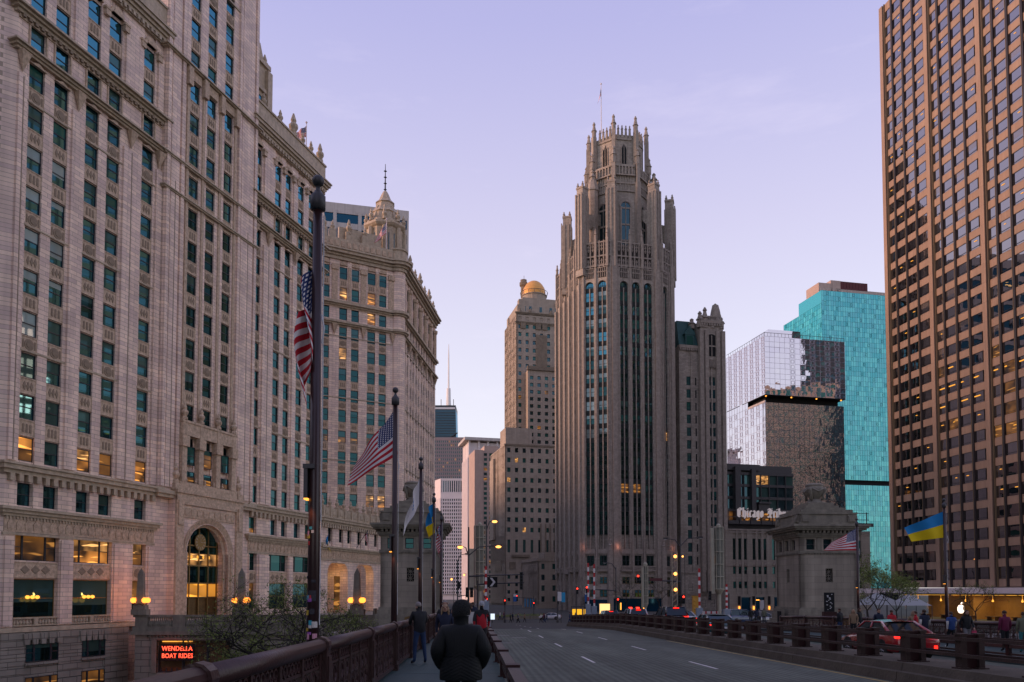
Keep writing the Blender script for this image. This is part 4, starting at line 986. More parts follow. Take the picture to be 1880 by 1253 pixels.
# black tapering tower with antenna, far away
t = thing('tapered_tower', 'far dark tapering skyscraper with a tall white antenna', 'skyscraper', (X_(798, 1250), 1250, GZ))
H = Z_(742, 1250)-GZ; hw = 32; mb = MB(); k = 1.22
mb.add([(-hw*k, 0, 0), (hw*k, 0, 0), (hw*k, 50, 0), (-hw*k, 50, 0), (-hw, 4, H-9), (hw, 4, H-9), (hw, 46, H-9), (-hw, 46, H-9)], [(0, 1, 5, 4), (1, 2, 6, 5), (2, 3, 7, 6), (3, 0, 4, 7), (4, 5, 6, 7)])
mb.build('shaft', M['hanc'], t); mb = MB().box(-hw, hw, 4, 46, H-9, H-1.2); mb.build('crown_band', M['blk'], t)
mb = MB()
for j in range(46): z = 120+j*4.2; w_ = hw*(k-(k-1)*z/(H-9)); mb.box(-w_, w_, -.6+4*z/(H-9), .2+4*z/(H-9), z, z+1.0) if z < H-12 else None
for i in range(5):
    for s in (-1, 1): mb.tube([(s*hw*1.15, -.7, 40+i*55), (-s*hw*1.1, -.2+i*.8, 95+i*55)], 1.0, 4) if 95+i*55 < H-8 else None
stuff(mb.build('floor_bands', M['blk'], t)); mb = MB().box(-hw+1, hw-1, 3.6, 3.9, H-7.5, H-4.5); mb.build('light_band', M['wsignp'], t)
mb = MB(); ax = X_(822, 1260)-X_(798, 1250)
mb.tube([(ax, 12, H-2), (ax, 12, H+28)], [4.0, 3.2], 8); mb.tube([(ax, 12, H+28), (ax, 12, H+80), (ax, 12, Z_(628, 1250)-GZ)], [1.6, 1.1, .4], 6)
mb.build('antenna', M['whitepaint'], t)
for xx in (8, -12, -20, 20, 28): MB().tube([(xx, 10, H-2), (xx, 10, H+7+abs(xx) % 5)], .5, 4).build('mast', M['grey'], t)
# brown granite tower
t = thing('brown_tower', 'flat-topped brown granite office tower with fine window grid, in front of the tapering skyscraper', 'skyscraper', (X_(770, 900), 900, GZ))
wl, gl = MB(), MB(); H = Z_(803, 900)-GZ; W2 = X_(852, 900)-X_(770, 900)
fgrid(wl, gl, I4, 0, W2, 40, H-3, 22, .55, 34, .5, 0, .3, 1, 5, pick=wpick([30, 3, 2, 1, 1])); wl.box(0, W2, 1, 40, 0, H)
wl.build('wall', M['brown'], t); stuff(gl.build('windows', GM, t))
# white gridded tower
t = thing('white_grid_tower', 'white concrete tower with a bright window grid and tall louvred top storey', 'skyscraper', (X_(808, 600), 600, GZ))
wl, gl = MB(), MB(); H = Z_(879, 600)-GZ; W2 = X_(872, 600)-X_(808, 600)
fgrid(wl, gl, I4, 0, W2, 4, H-15, 16, .56, 27, .60, .25, .0, 1, 3, pick=wpick([30, 3, 1])); fgrid(wl, gl, I4, 0, W2, H-11, H-1, 16, .6, 1, .86, .25, 0, 1, 1)
wl.box(0, W2, 0, 1, H-15, H-11)
TL = TR(-9.0, 18, 0, -math.atan2(18, 9.0)); ln = math.hypot(9, 18)
fgrid(wl, gl, TL, 0, ln, 4, H-15, 9, .2, 27, .60, .25, 0, 1, 2); wl.M = TL; wl.box(0, ln, 0, 1, H-15, H); wl.M = I4
wl.box(0, W2, 1, 30, 0, H); wl.box(0, W2, -.3, 1, H-1, H); wl.build('wall', M['concw'], t); stuff(gl.build('windows', GM, t))
# cream pier tower with overhanging roof, and the pink brick slab in front of it
t = thing('balcony_tower', 'cream pier tower with dark banded balconies and overhanging flat roof', 'skyscraper', (X_(859, 500), 500, GZ), R(13.5))
wl, gl = MB(), MB(); H = Z_(806, 500)-GZ
fgrid(wl, gl, I4, 0, 5.0, 4, H-12, 1, .98, 27, .66, 0, .0, 1, 4); fgrid(wl, gl, TR(5.0), 0, 20, 4, H-12, 4, .8, 27, .66, .35, .2, 1, 4)
TLs = TR(0, 22, 0, -math.pi/2); fgrid(wl, gl, TLs, 0, 22, 4, H-12, 6, .55, 27, .6, .3, .15, 1, 3)
wl.box(.0, 25, 1, 21.9, 0, H-12); wl.box(.3, 25, 1.5, 21.5, H-12, H-2)
for x in (.2, 6.5, 12.5, 18.5, 24): wl.box(x, x+1.2, .1, 1.3, H-12, H-1)
for y in (5, 11, 17): wl.box(.1, 1.2, y, y+1.1, H-12, H-1)
wl.build('wall', M['concw'], t); stuff(gl.build('windows', GM, t)); MB().box(-2.6, 27, -2.2, 24, H-1, H+.8).build('roof', M['conc'], t)
t = thing('brick_slab', 'plain pinkish brick slab with one dark window column beside the balcony tower', 'building', (X_(871, 430), 430, GZ), R(13.5))
wl, gl = MB(), MB(); H = Z_(826, 430)-GZ
wl.box(0, 4.6, 0, 18, 0, H); fgrid(wl, gl, TR(4.6, .3), 0, 12, 2, H-1, 4, .6, 30, .6, 0, .2, .7, 4); wl.box(4.6, 16.6, 1.0, 18, 0, H); wl.box(6, 14, 3, 14, H, H+3)
wl.build('wall', M['brick'], t); stuff(gl.build('windows', GM, t))
# ------------------------------------------------------------------ limestone hotel with golden dome
HA = R(13.5); HP = at(948, HOR, 357)
hot = thing('domed_hotel', 'limestone hotel tower with stepped wings and a golden onion dome', 'building', (HP.x, HP.y, GZ), HA)
wl, gl, tr = MB(), MB(), MB(); zt = Z_(577, 357)-GZ
TLs = TR(0, 24, 0, -math.pi/2)
fgrid(wl, gl, I4, 0, 24, 20, zt, 7, .42, 31, .5, 0, .0, .6, 5, pick=wpick([10, 3, 3, .2, .2])); fgrid(wl, gl, TLs, 0, 24, 20, zt, 8, .36, 31, .5, 0, 0, .6, 3)
wl.box(0, 24, .6, 23.4, 0, zt); wl.box(.3, 24, .3, .6, zt-3, zt+.2)
zc = Z_(549, 357)-GZ
wl.box(.8, 23, 1.2, 22, zt, zc-2); wl.box(3.4, 20.6, 2.4, 20, zc-2, zc+2.0); wl.box(1.5, 4.5, 1.0, 4, zt, zc+.5); wl.box(19.4, 22.4, 1.0, 4, zt, zc+.5); wl.box(.2, 3.0, 17, 20, zt, zc-3)
for x in (4.2, 7, 12, 16.8, 19.5): gl.m = 0; gl.quad((x-.6, 1.15, zt+2.2), (x+.6, 1.15, zt+2.2), (x+.6, 1.15, zt+4.6), (x-.6, 1.15, zt+4.6))
zw = Z_(670, 350)-GZ; TF = TR(4.4, -4.2)
fgrid(wl, gl, TF, 0, 17.5, 20, zw-3, 5, .46, 26, .5, 0, 0, .6, 5, pick=wpick([10, 4, 3, .2, .2])); wl.M = TF; wl.box(0, 17.5, .6, 6, 0, zw-3); wl.box(0, 17.5, .1, 6, zw-3, zw-1.2); wl.M = I4
TG = TR(-7.7, -10.5); zl = Z_(817, 345)-GZ
fgrid(wl, gl, TG, 0, 28, 31, zl, 8, .42, 9, .46, 0, 0, .6, 5, pick=wpick([10, 4, 4, .2, .2])); fgrid(wl, gl, TG, 0, 28, 22, 30, 8, .36, 1, .7, 0, .0, .6, 2); fgrid(wl, gl, TG, 0, 28, 1, 14, 8, .36, 4, .46, 0, 0, .6, 5, pick=wpick([10, 3, 2, 1, 0]))
TGL = TR(-7.7, 20, 0, -math.pi/2); fgrid(wl, gl, TGL, 0, 30.5, 31, zl, 12, .34, 9, .5, 0, 0, .6, 4); fgrid(wl, gl, TGL, 0, 30.5, 1, 18, 10, .4, 5, .5, 0, .2, .6, 5, pick=wpick([10, 3, 2, 1, 0]))
wl.M = TG; wl.box(0, 28, .6, 30, 0, zl+.4); wl.box(0, 28, 0, .6, 0, 1); wl.box(0, 28, 0, .6, 14, 22); wl.box(0, 28, 0, .6, 30, 31); wl.box(0, .6, 0, 30.5, 18, 31); wl.box(0, .6, 0, 30.5, 0, 1)
wl.box(.5, 12.5, 1.0, 12, zl, zl+8.0); wl.box(-1, -.1, 20, 28, 30, zl-3); wl.M = I4
wl.build('wall', M['hotel'], hot); stuff(gl.build('windows', GM, hot))
for z, T, x1 in ((zt-4.2, I4, 24), (zt+.2, I4, 24)): cornice(tr, T, 0, x1, z, [(0, .5, .35), (.5, .9, .6)])
tr.M = TG; tr.box(7.5, 28, -.25, .1, 15.2, 19.6); tr.box(2, 4.8, -.25, .1, 16, 19); tr.box(3, 11, -.8, .2, 21.2, 22.2)
for x in range(6): tr.box(16+x*2.2, 16.5+x*2.2, -.4, .1, 22, 36)
tr.box(-.2, .1, 6, 20, 15.2, 20); cornice(tr, TG, 0, 28, zl, [(-.3, .5, .3)]); tr.M = TF; tr.box(-.4, 18, -.7, .5, zw-1.2, zw+.6); tr.M = I4
for x in (3.2, 10.5, 13.5, 20.5): tr.box(x-1.2, x+1.2, -.5, .3, zt-6.5, zt-3.6)
for x in (2, 7, 17, 22): tr.lathe(x, 1.2, [(.9, zt), (.9, zt+2), (.3, zt+3.5)], 6)
tr.box(9.4, 14.6, -.3, .1, zt-31, zt-9); tr.build('carved_trim', M['hotel_trim'], hot)
dcx, dcy = 11.0, 9.5; R0 = 5.3; zd = zc+2.0
mb = MB().lathe(dcx, dcy, [(R0+.5, zd), (R0+.5, zd+3.0), (R0+.9, zd+3.1), (R0+.9, zd+3.5), (R0-.2, zd+3.6)], 16); mb.build('drum', M['hotel'], hot)
mb = MB().lathe(dcx, dcy, [(R0*math.cos(a_)*(1.03 if a_ < .5 else 1), zd+3.5+1.18*R0*math.sin(a_)+1.2) for a_ in [(-.25+1.82*i/14) for i in range(14)]], 24); dm = mb.build('dome', M['gold'], hot, True)
mb = MB()
for k in range(14): q = 2*math.pi*k/14; mb.tube([(dcx+(R0+.9)*math.cos(q), dcy+(R0+.9)*math.sin(q), zd+3.4), (dcx+(R0+1.2)*math.cos(q), dcy+(R0+1.2)*math.sin(q), zd+5)], .12, 4)
n = 24; mb.tube([(dcx+(R0+1.2)*math.cos(2*math.pi*k/n), dcy+(R0+1.2)*math.sin(2*math.pi*k/n), zd+5) for k in range(n+1)], .12, 4); mb.build('dome_railing', M['grey'], hot)
mb = MB().lathe(dcx-4.2, dcy+3.5, [(1.4, zd), (1.4, zd+9), (2.0, zd+9.6), (2.0, zd+11), (1.5, zd+11.6), (1.6, zd+12.4)], 8); mb.tube([(dcx-4, dcy+3.5, zd+12), (dcx-4, dcy+3.5, zd+14.6)], .1, 4); mb.build('chimney_turret', M['hotel_trim'], hot)
# low limestone building at the corner of the side street
LP = at(987, HOR, 276)
t = thing('corner_building', 'low limestone corner building with narrow window slits beside the golden-domed hotel', 'building', (LP.x, LP.y, GZ), HA)
wl, gl = MB(), MB(); H = Z_(1025, 276)-GZ
fgrid(wl, gl, I4, 0, 12, 1.5, H-1, 3, .3, 4, .5, 0, .0, .6, 4); fgrid(wl, gl, TR(0, 22, 0, -math.pi/2), 0, 22, 1.5, H-1, 8, .34, 4, .62, 0, .0, .6, 4)
wl.box(0, 12, .6, 22, 0, H); wl.box(-.2, 12.2, -.2, 22, H-1, H); wl.box(0, 12, 0, .6, 0, 1.5); wl.box(3, 11, 2, 9, H, H+2.2); wl.build('wall', M['hotel'], t); stuff(gl.build('windows', GM, t))
mb = MB()
for k in range(4): mb.box(-.25, -.15, 4+k*4, 5.4+k*4, .4, 3.4)
mb.build('blue_banner', M['bsign2'], t)
# ------------------------------------------------------------------ gothic limestone skyscraper
TP = at(1120, HOR, 226); TP.z = GZ
gth = thing('gothic_skyscraper', 'neo-gothic limestone skyscraper with flying buttresses and pinnacled crown', 'skyscraper', TP, R(13.5))
g0 = -GZ                                             # local height of world zero
C35, S35 = math.cos(R(35)), math.sin(R(35)); CL = 8.0
TS = I4; TLC = TR(-CL*C35, CL*S35, 0, -R(35)); TRC = TR(16.5, 0, 0, R(35)); WL = 26.0; TW_ = TR(-CL*C35, CL*S35+WL, 0, -math.pi/2)
faces = [(TS, 16.5, [(3.6, 6.15), (7.35, 9.9), (11.1, 13.7)]), (TLC, CL, [(1.0, 3.6), (4.8, 7.4)]), (TRC, CL, [(1.1, 3.9)]), (TW_, WL, [(2.0+4.8*k, 4.4+4.8*k) for k in range(5)])]
FR = 4.04; RB = [g0+86.8-FR*k for k in range(18)]; ZA = g0+90.6; ZT = g0+96.5; ZB = g0+14.0
wl, tr, spn = MB(), MB(), MB(); I0 = I4
for fi, (T, Wd, bays) in enumerate(faces):
    wl.M = T
    for a, b in gaps(0, Wd, bays): wl.box(a, b, 0, 1.3, 0, ZT)
    for a, b in bays:
        r = (b-a)/2; cx = (a+b)/2
        pts = [(b, ZT), (a, ZT), (a, ZA+.6)] + [(cx-r*math.cos(math.pi*j/10), ZA+.6+r*1.05*math.sin(math.pi*j/10)) for j in range(1, 10)] + [(b, ZA+.6)]
        wl.xprism(pts, .003, 1.2); wl.box(a, b, .15, 1.2, 0, ZB)
    wl.M = I4
    tr.M = T
    for a, b in gaps(0, Wd, bays):                    # shafts on the piers
        w_ = b-a
        if w_ > 2:
            tr.box(a+w_*.28, b-w_*.28, -.55, 0, 6, ZT+3); tr.box(a+w_*.12, a+w_*.24, -.25, 0, 10, ZT+1); tr.box(b-w_*.24, b-w_*.12, -.25, 0, 10, ZT+1)
        else: tr.box(a+w_*.3, b-w_*.3, -.35, 0, 8, ZT+2)
        if fi == 3: tr.box(a+w_*.2, b-w_*.2, -.75, -.3, 10, ZT-4)
    for a, b in bays:
        cx = (a+b)/2; tr.box(cx-.14, cx+.14, .25, 1.0, ZB, ZA)
        for z in (ZT-1.7, ZT-4.0+1.0):                # blind tracery panels above the arches
            for k in range(4): x = a+.1+(b-a-.2)*(k+.5)/4; tr.box(x-.09, x+.09, -.25, .1, z, z+1.5)
            tr.box(a, b, -.3, .1, z+1.4, z+1.62); 
        # base: hood, balcony, canopies
        tr.box(a-.3, b+.3, -.45, .1, g0+7.3, g0+7.9); tr.box(a-.2, b+.2, -.35, .1, g0+12.6, g0+13.9)
        for k in range(6): x = a-.2+(b-a+.4)*(k+.5)/6; tr.box(x-.06, x+.06, -.38, -.2, g0+12.0, g0+14.6)
        for k in range(5): x = a-.2+(b-a+.4)*(k+.5)/5; tr.box(x-.1, x+.1, -.65, -.5, g0+7.9, g0+8.9)
        tr.box(a-.35, b+.35, -.7, -.45, g0+8.8, g0+9.05); tr.box(a-.35, b+.35, -.7, .1, g0+7.6, g0+7.95)
    tr.M = I4
    for bi, (a, b) in enumerate(bays):
        for k, z in enumerate(RB):
            spn.M = T; spn.box(a, b, .55, .9, z+2.75, z+FR); spn.M = I4
            if fi == 1 and k < 11: up, lo = random.choice([(M['winw'], M['win']), (M['winw'], M['winw']), (M['winw'], M['winb']), (M['win'], M['win'])])
            elif fi == 0 and k in (0, 2): up = lo = M['wint']
            elif fi == 2 and k in (0, 1, 2, 4): up = lo = M['wint']
            elif k == 9: up, lo = M['wint'], M['win']
            elif fi == 0 and k == 14 and bi < 2: up, lo = M['litd'], M['litd']
            else: up, lo = rnd_pane(.12, .015)
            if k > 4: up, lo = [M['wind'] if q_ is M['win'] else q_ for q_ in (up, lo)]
            window(gth, T, a+.05, z, b-a-.1, 2.7, up, lo, y=.6, style='double', tilt=.012)
        # arched head light
        r = (b-a)/2-.08; cx = (a+b)/2
        m2 = MB(); m2.M = T; m2.add([(cx-r, .7, ZA-.9), (cx+r, .7, ZA-.9)] + [(cx+r*math.cos(math.pi*j/10), .7, ZA+.6+r*1.05*math.sin(math.pi*j/10)) for j in range(11)], [tuple(range(13))])
        ap = m2.build('arched_pane', M['win'], gth)
        m2 = MB(); m2.M = T
        for q in (-.45, 0, .45): m2.box(cx+q*r-.04, cx+q*r+.04, .6, .69, ZA-.9, ZA+.6+r*.8)
        for q in (0, .8): m2.box(cx-r, cx+r, .6, .69, ZA-.3+q, ZA-.22+q)
        m2.build('glazing_bars', M['blk'], ap)
        # base windows
        if fi < 3:
            for z, hh in ((g0+9.2, 2.9), (g0+4.0, 1.9), (g0+.2, 2.0)):
                window(gth, T, a+.25, z, b-a-.5, hh, *(rnd_pane(.1, .12) if hh < 2.5 else (M['wind'], M['wind'])), y=.02 if hh < 2.5 else -.02, style='double', fm=M['bronze'] if hh < 2.5 else M['blk'])
stuff(spn.build('spandrels', M['trib_span'], gth))
core = [(-CL*C35+.9, CL*S35+WL), (-CL*C35+.9, CL*S35+.9), (.6, .95), (16, .95), (16.5+CL*C35-.9, CL*S35+.9), (16.5+CL*C35-.9, CL*S35+WL)]
wl.zprism(core, 0, ZT-1); wl.zprism([(x*1.0, y) for x, y in core], ZT-1, ZT+.6)
wl.zprism([(-CL*C35, CL*S35+WL), (-CL*C35, CL*S35), (0, 0), (16.5, 0), (16.5+CL*C35, CL*S35), (16.5+CL*C35, CL*S35+WL)], 0, g0+.1)
E1 = TR(16.5+CL*C35, CL*S35, 0, math.pi/2); wl.M = E1; wl.box(0, WL, 0, .9, 0, ZT); wl.M = I4
# open parapet screen with pinnacles
def pinn(mb, x, y, z, h, w=.5):
    mb.lathe(x, y, [(w, z), (w, z+h*.45), (w*1.35, z+h*.47), (w*.9, z+h*.55), (w*.5, z+h*.8), (w*.75, z+h*.85), (w*.2, z+h)], 6)
ZS = g0+106
shade_mb = MB()
for T, Wd, bays in faces:
    tr.M = T; n = max(4, int(Wd/1.3)); shade_mb.M = T
    for k in range(n):
        for z0, z1 in ((ZT+.7, ZT+3.2), (ZT+3.7, ZS-2.4)): shade_mb.box(Wd*k/n+.2, Wd*(k+1)/n-.2, .36, .42, z0, z1)  # dark sheets behind the bars paint shade into the gaps
    for a, b in bays: shade_mb.box(a+.1, b-.1, -.03, -.005, ZT-3.0, ZT-.2)  # painted shade on the solid wall of the blind tracery
    for k in range(n+1): x = Wd*k/n; tr.box(x-.16, x+.16, -.15, .45, ZT, ZS-1.5)
    for z in (ZT+.3, ZT+3.2, ZS-2.2): tr.box(0, Wd, -.1, .35, z, z+.4)
    for k in range(n):
        x = Wd*(k+.5)/n
        for z in (ZT+.8, ZT+1.9, ZS-4.2, ZS-3.2): ring2 = tr.box(x-.32, x+.32, .0, .25, z, z+.28); tr.box(x-.1, x+.1, 0, .25, z-.4, z+.7)
    for a, b in gaps(0, Wd, bays):
        cx = (a+b)/2; tr.box(cx-.35, cx+.35, -.5, .5, ZT, ZS-1); pinn(tr, cx, 0, ZS-1.2, 3.4, .4)
    tr.M = I4
stuff(shade_mb.build('tracery_shade_panels', M['trib_shade'], gth))
# buttress piers rising free above the parapet, tied to the lantern by flying arches
OC = Vector((8.3, 13.5)); OR = 9.9
piers = [(-5.9, 5.3, 121.5), (1.8, 1.6, 122.5), (15.0, 1.6, 123.2), (21.9, 5.6, 121), (-5.9, 20, 119.5), (22.4, 21, 119.5), (1.8, 26, 121), (15, 26, 121)]
for (px, py, zt) in piers:
    zt += g0; q = math.atan2(OC.y-py, OC.x-px); Tm = TR(px, py, 0, q)
    wl.M = Tm; wl.box(-1.7, 1.3, -1.4, 1.4, ZT-2, zt-3); wl.box(-1.4, 1.1, -1.15, 1.15, zt-3, zt); 
    tr.M = Tm
    for sy in (-1.1, 0, 1.1): tr.box(-2.0, -1.65, sy-.22, sy+.22, ZT, zt-2.2)
    for sx in (-1, .3): tr.box(sx-.25, sx+.3, -1.65, 1.65, ZT, zt-2.6)
    for sx in (-1.1, .7):
        for sy in (-.95, .95): pinn(tr, sx, sy, zt-.2, 1.8, .34)
    tr.box(-1.55, 1.2, -1.3, 1.3, zt-.5, zt+.1); tr.M = I4
    d = math.hypot(OC.x-px, OC.y-py)-OR+.6
    if d > 1.5:                                       # flying arch
        wl.M = Tm; z0 = zt-8.0; n = 8
        low = [(1.0+d*j/n, z0-5.5+4.2*math.sin(math.pi/2*min(1, j/n*1.15))) for j in range(n+1)]
        wl.xprism(low + [(1.0+d, z0+2.6), (1.0, z0+.3)], -.6, .6)
    wl.M = I4
def LZ(z): return g0+106+(z-106)*1.40
# octagonal lantern
def octa(r, off=0.0): return [(OC.x+r*math.cos(2*math.pi*k/8+off), OC.y+r*math.sin(2*math.pi*k/8+off)) for k in range(8)]
OFF = R(-22.5-13.5+8)
zl1 = LZ(123.5); wl.zprism(octa(OR-.5, OFF), ZT, zl1); wl.zprism(octa(OR-1.9, OFF), zl1, LZ(130.5)); wl.build('wall', M['trib'], gth)
for k in range(8):
    q = 2*math.pi*k/8+OFF; vx, vy = OC.x+OR*math.cos(q), OC.y+OR*math.sin(q)
    tr.M = TR(vx, vy, 0, q); tr.box(-.9, .55, -.75, .75, ZT, LZ(119.5)); tr.box(-.8, .35, -.55, .55, LZ(119.5), LZ(124)); pinn(tr, -.2, 0, LZ(123.5), 5.2, .75); tr.box(-1.5, -.2, -.55, .55, LZ(119), LZ(131)); pinn(tr, -.95, 0, LZ(130.5), 5.6, .7)
    tr.M = TR(OC.x, OC.y, 0, q+math.pi/8); rr = (OR-.5)*math.cos(math.pi/8)
    hw = 1.5
    m2 = MB(); m2.M = tr.M @ TR(rr+.04, 0, 0, math.pi/2)
    m2.add([(-hw, 0, ZS-2), (hw, 0, ZS-2)] + [(hw*math.cos(math.pi*j/10), 0, LZ(114)+hw*math.sin(math.pi*j/10)) for j in range(11)], [tuple(range(13))])
    ap = m2.build('arched_pane', M['wfar'], gth)
    m2 = MB(); m2.M = tr.M @ TR(rr+.15, 0, 0, math.pi/2); m2.box(-.1, .1, -.05, .08, ZS-2, LZ(115.6))
    for z in (LZ(106.5), LZ(110), LZ(113.6)): m2.box(-hw, hw, -.05, .08, z, z+.5)
    for s in (-1, 1): m2.box(s*hw-.25, s*hw+.25, -.25, .1, ZS-2, LZ(114))
    n = 10
    for j in range(n):
        a0, a1 = math.pi*j/n, math.pi*(j+1)/n
        m2.add([((hw+.1)*math.cos(a0), -.3, LZ(114)+(hw+.1)*math.sin(a0)), ((hw+.1)*math.cos(a1), -.3, LZ(114)+(hw+.1)*math.sin(a1)), ((hw+.6)*math.cos(a1), -.3, LZ(114)+(hw+.6)*math.sin(a1)), ((hw+.6)*math.cos(a0), -.3, LZ(114)+(hw+.6)*math.sin(a0))], [(0, 1, 2, 3)])
    m2.build('window_tracery', M['trib_trim'], ap)
    for yy in (-1.6, -.8, 0, .8, 1.6): tr.box(rr-.1, rr+.3, yy-.13, yy+.13, LZ(117.4), LZ(121))
    for z in (117.4, 119.1, 120.8, 122.9): tr.box(rr-.1, rr+.35 if z != 120.8 else rr+.8, -2.9, 2.9, LZ(z), LZ(z)+.35)
    for yy in (-2, -1, 0, 1, 2): tr.box(rr+.2, rr+.5, yy-.18, yy+.18, LZ(121.1), LZ(123))
    r2 = (OR-1.9)*math.cos(math.pi/8)
    tr.box(r2-.1, r2+.25, -.95, -.75, LZ(123.5), LZ(128)); tr.box(r2-.1, r2+.25, .75, .95, LZ(123.5), LZ(128)); tr.box(r2-.05, r2+.2, -.08, .08, LZ(123.5), LZ(128.6)); tr.box(r2-.1, r2+.3, -2.4, 2.4, LZ(129.3), LZ(129.8))
    for yy in (-1.8, -.6, .6, 1.8): tr.box(r2-.1, r2+.35, yy-.32, yy+.32, LZ(129.8), LZ(131.0)); pinn(tr, r2+.1, yy, LZ(130.9), 2.4, .34)
    m2 = MB(); m2.M = tr.M @ TR(r2+.04, 0, 0, math.pi/2); m2.quad((-.75, 0, LZ(123.6)), (.75, 0, LZ(123.6)), (.75, 0, LZ(127.4)), (-.75, 0, LZ(127.4))); m2.add([(-.75, 0, LZ(127.4)), (.75, 0, LZ(127.4)), (0, 0, LZ(128.7))], [(0, 1, 2)]); m2.build('lantern_opening', M['dark'], gth)
    tr.M = I4
for (px, py, z) in ((-1.6, 8.6, 117.5), (18.2, 8.2, 119), (-1.6, 19, 117), (18.2, 19, 118)): tr.lathe(px, py, [(1.7, g0+98), (1.7, g0+z+5), (2.0, g0+z+5.2), (1.2, g0+z+8.5)], 8); pinn(tr, px, py, g0+z+7.6, 4.2, .9)
for x in (0, 16.5): tr.box(x-.7, x+.7, -1.0, .4, 0, g0+13.5); pinn(tr, x, -.5, g0+13.3, 3.5, .5)
for x in (7.0, 10.4): tr.box(x-.25, x+.25, -.75, .1, g0+6, g0+16); pinn(tr, x, -.5, g0+15.5, 3, .25)
tr.M = TW_
m3 = tr; m3.box(9, 10, -.9, 0, 0, g0+8); m3.box(15, 16, -.9, 0, 0, g0+8); m3.box(9, 16, -.9, 0, g0+7, g0+8.6)
for k in range(12): m3.box(2+k*2, 2.3+k*2, -1.0, -.6, g0+7.5, g0+9)
tr.M = I4; tr.build('tracery_and_buttresses', M['trib_trim'], gth)
sh = MB(); sh.box(.5, 16, -.06, 0, .0, .9+g0-1.2); sh.M = TLC; sh.box(.5, 7.5, -.06, 0, 0, g0-.6); sh.M = I4; sh.build('shopfront_glass', M['navy'], gth)
lf = MB()
for x in (3.0, 10.0): lf.box(x-.12, x+.12, -.75, -.5, .8, 2.8)
lf.build('wall_lantern', M['amber'], gth)
# crown floodlights: warm glow on the shafts just above the base, as the lit slits show
for (T, x) in ((TLC, .2), (TS, 2.3), (TRC, 4.6)):
    p = T @ Vector((x, -1.2, g0+14.6)); l = bpy.data.lights.new('uplight', 'POINT'); l.energy = 30; l.color = (1, .36, .25); l.shadow_soft_size = .3
    lo = bpy.data.objects.new('shaft_uplight', l); COL.objects.link(lo); lo.parent = gth; lo.location = p
# roof flag
# ------------------------------------------------------------------ gothic side wing with turret
WP = at(1251, HOR, 240); WP.z = GZ
wg = thing('gothic_wing', 'limestone gothic wing with copper mansard dormer and pinnacled corner turret', 'building', WP, R(13.5))
wl, tr, gl = MB(), MB(), MB(); kx = 240/1450*1.03
def wx(px): return (px-1247)*kx
ze = Z_(640, 243)-GZ; zt2 = Z_(598, 245)-GZ
b1 = [(wx(1261), wx(1270))]; b2 = [(wx(1300), wx(1306.5)), (wx(1309), wx(1315.5))]
fr_ = [(14.2+3.96*k, 16.9+3.96*k) for k in range(15)]
wall_grid(wl, I4, 0, wx(1286), 12, ze, b1, fr_, 0, .35, 1.0); wall_grid(wl, TR(0, -1.2), wx(1286), wx(1331), 12, zt2-12, b2, fr_, 0, .35, 2.2)
wl.box(0, wx(1286), 1, 22, 0, ze); wl.box(wx(1286), wx(1331), 1, 22, 0, zt2-12); wl.box(wx(1286), wx(1331), -1.2, 22, zt2-12, zt2); wl.box(0, wx(1331), -.4, 1, 0, 12)
for a, b in b1+b2:
    T = I4 if (a, b) in b1 else TR(0, -1.2)
    for z0, z1 in fr_: window(wg, T, a, z0, b-a, z1-z0, *rnd_pane(.15, .03), y=.5)
sl = MB()
for z0, z1 in fr_: sl.box(wx(1278), wx(1280.5), -.03, .1, z0, z1-.3)
stuff(sl.build('stair_slits', M['dark'], wg))
cx = wx(1308)
mb = MB(); mb.add([(cx-2, -1.26, zt2-11)] + [(cx+2, -1.26, zt2-11)] + [(cx+2*math.cos(math.pi*j/10), -1.26, zt2-6+2*math.sin(math.pi*j/10)) for j in range(11)], [tuple(range(13))]); ap = mb.build('arched_pane', M['dark'], wg)
mb = MB(); mb.box(cx-.12, cx+.12, -1.4, -1.3, zt2-11, zt2-4.5); mb.box(cx-2, cx+2, -1.4, -1.3, zt2-8, zt2-7.6); mb.build('window_tracery', M['trib_trim'], ap)
mb = MB(); rx = wx(1285)
mb.add([(0, 0, ze), (rx, 0, ze), (rx, 10, ze), (0, 10, ze), (.3, 2.2, ze+8.5), (rx-.8, 2.2, ze+8.5), (rx-.8, 10, ze+8.5), (.3, 10, ze+8.5)], [(0, 1, 5, 4), (1, 2, 6, 5), (3, 0, 4, 7), (4, 5, 6, 7)])
ro = mb.build('mansard_roof', M['roofmetal'], wg)
mb = MB(); dx = wx(1268); mb.box(dx-1.5, dx+1.5, -.2, 3, ze, ze+3.6); mb.xprism([(dx-2, ze+3.6), (dx+2, ze+3.6), (dx, ze+6.4)], -.3, 3.5); dr = mb.build('dormer', M['roofmetal'], ro); MB().box(dx-1, dx+1, -.3, -.2, ze+.4, ze+3.2).build('dormer_window', M['wint'], dr)
for a, b, z in ((0, wx(1286), ze), (wx(1286), wx(1331), zt2)):
    yo = 0 if z == ze else -1.2; tr.box(a-.1, b+.1, yo-.5, 1, z-.7, z+.2)
    for k in range(9): x = a+(b-a)*(k+.5)/9; tr.box(x-.25, x+.25, yo-.45, .3, z-1.4, z-.7)
for x in (wx(1286.5), wx(1297), wx(1319), wx(1330)):
    tr.box(x-.6, x+.6, -1.9, -.6, 6, zt2-3); 
for px, py, h in ((1287, 578, 5), (1292, 584, 5), (1297, 570, 6), (1277, 588, 7), (1310, 584, 5), (1329, 586, 5)): x = wx(px); pinn(tr, x, -.6 if px != 1277 else 1.5, ze+6 if px == 1277 else zt2-2, Z_(py, 244)-GZ-(ze+6 if px == 1277 else zt2-2), 1.0)
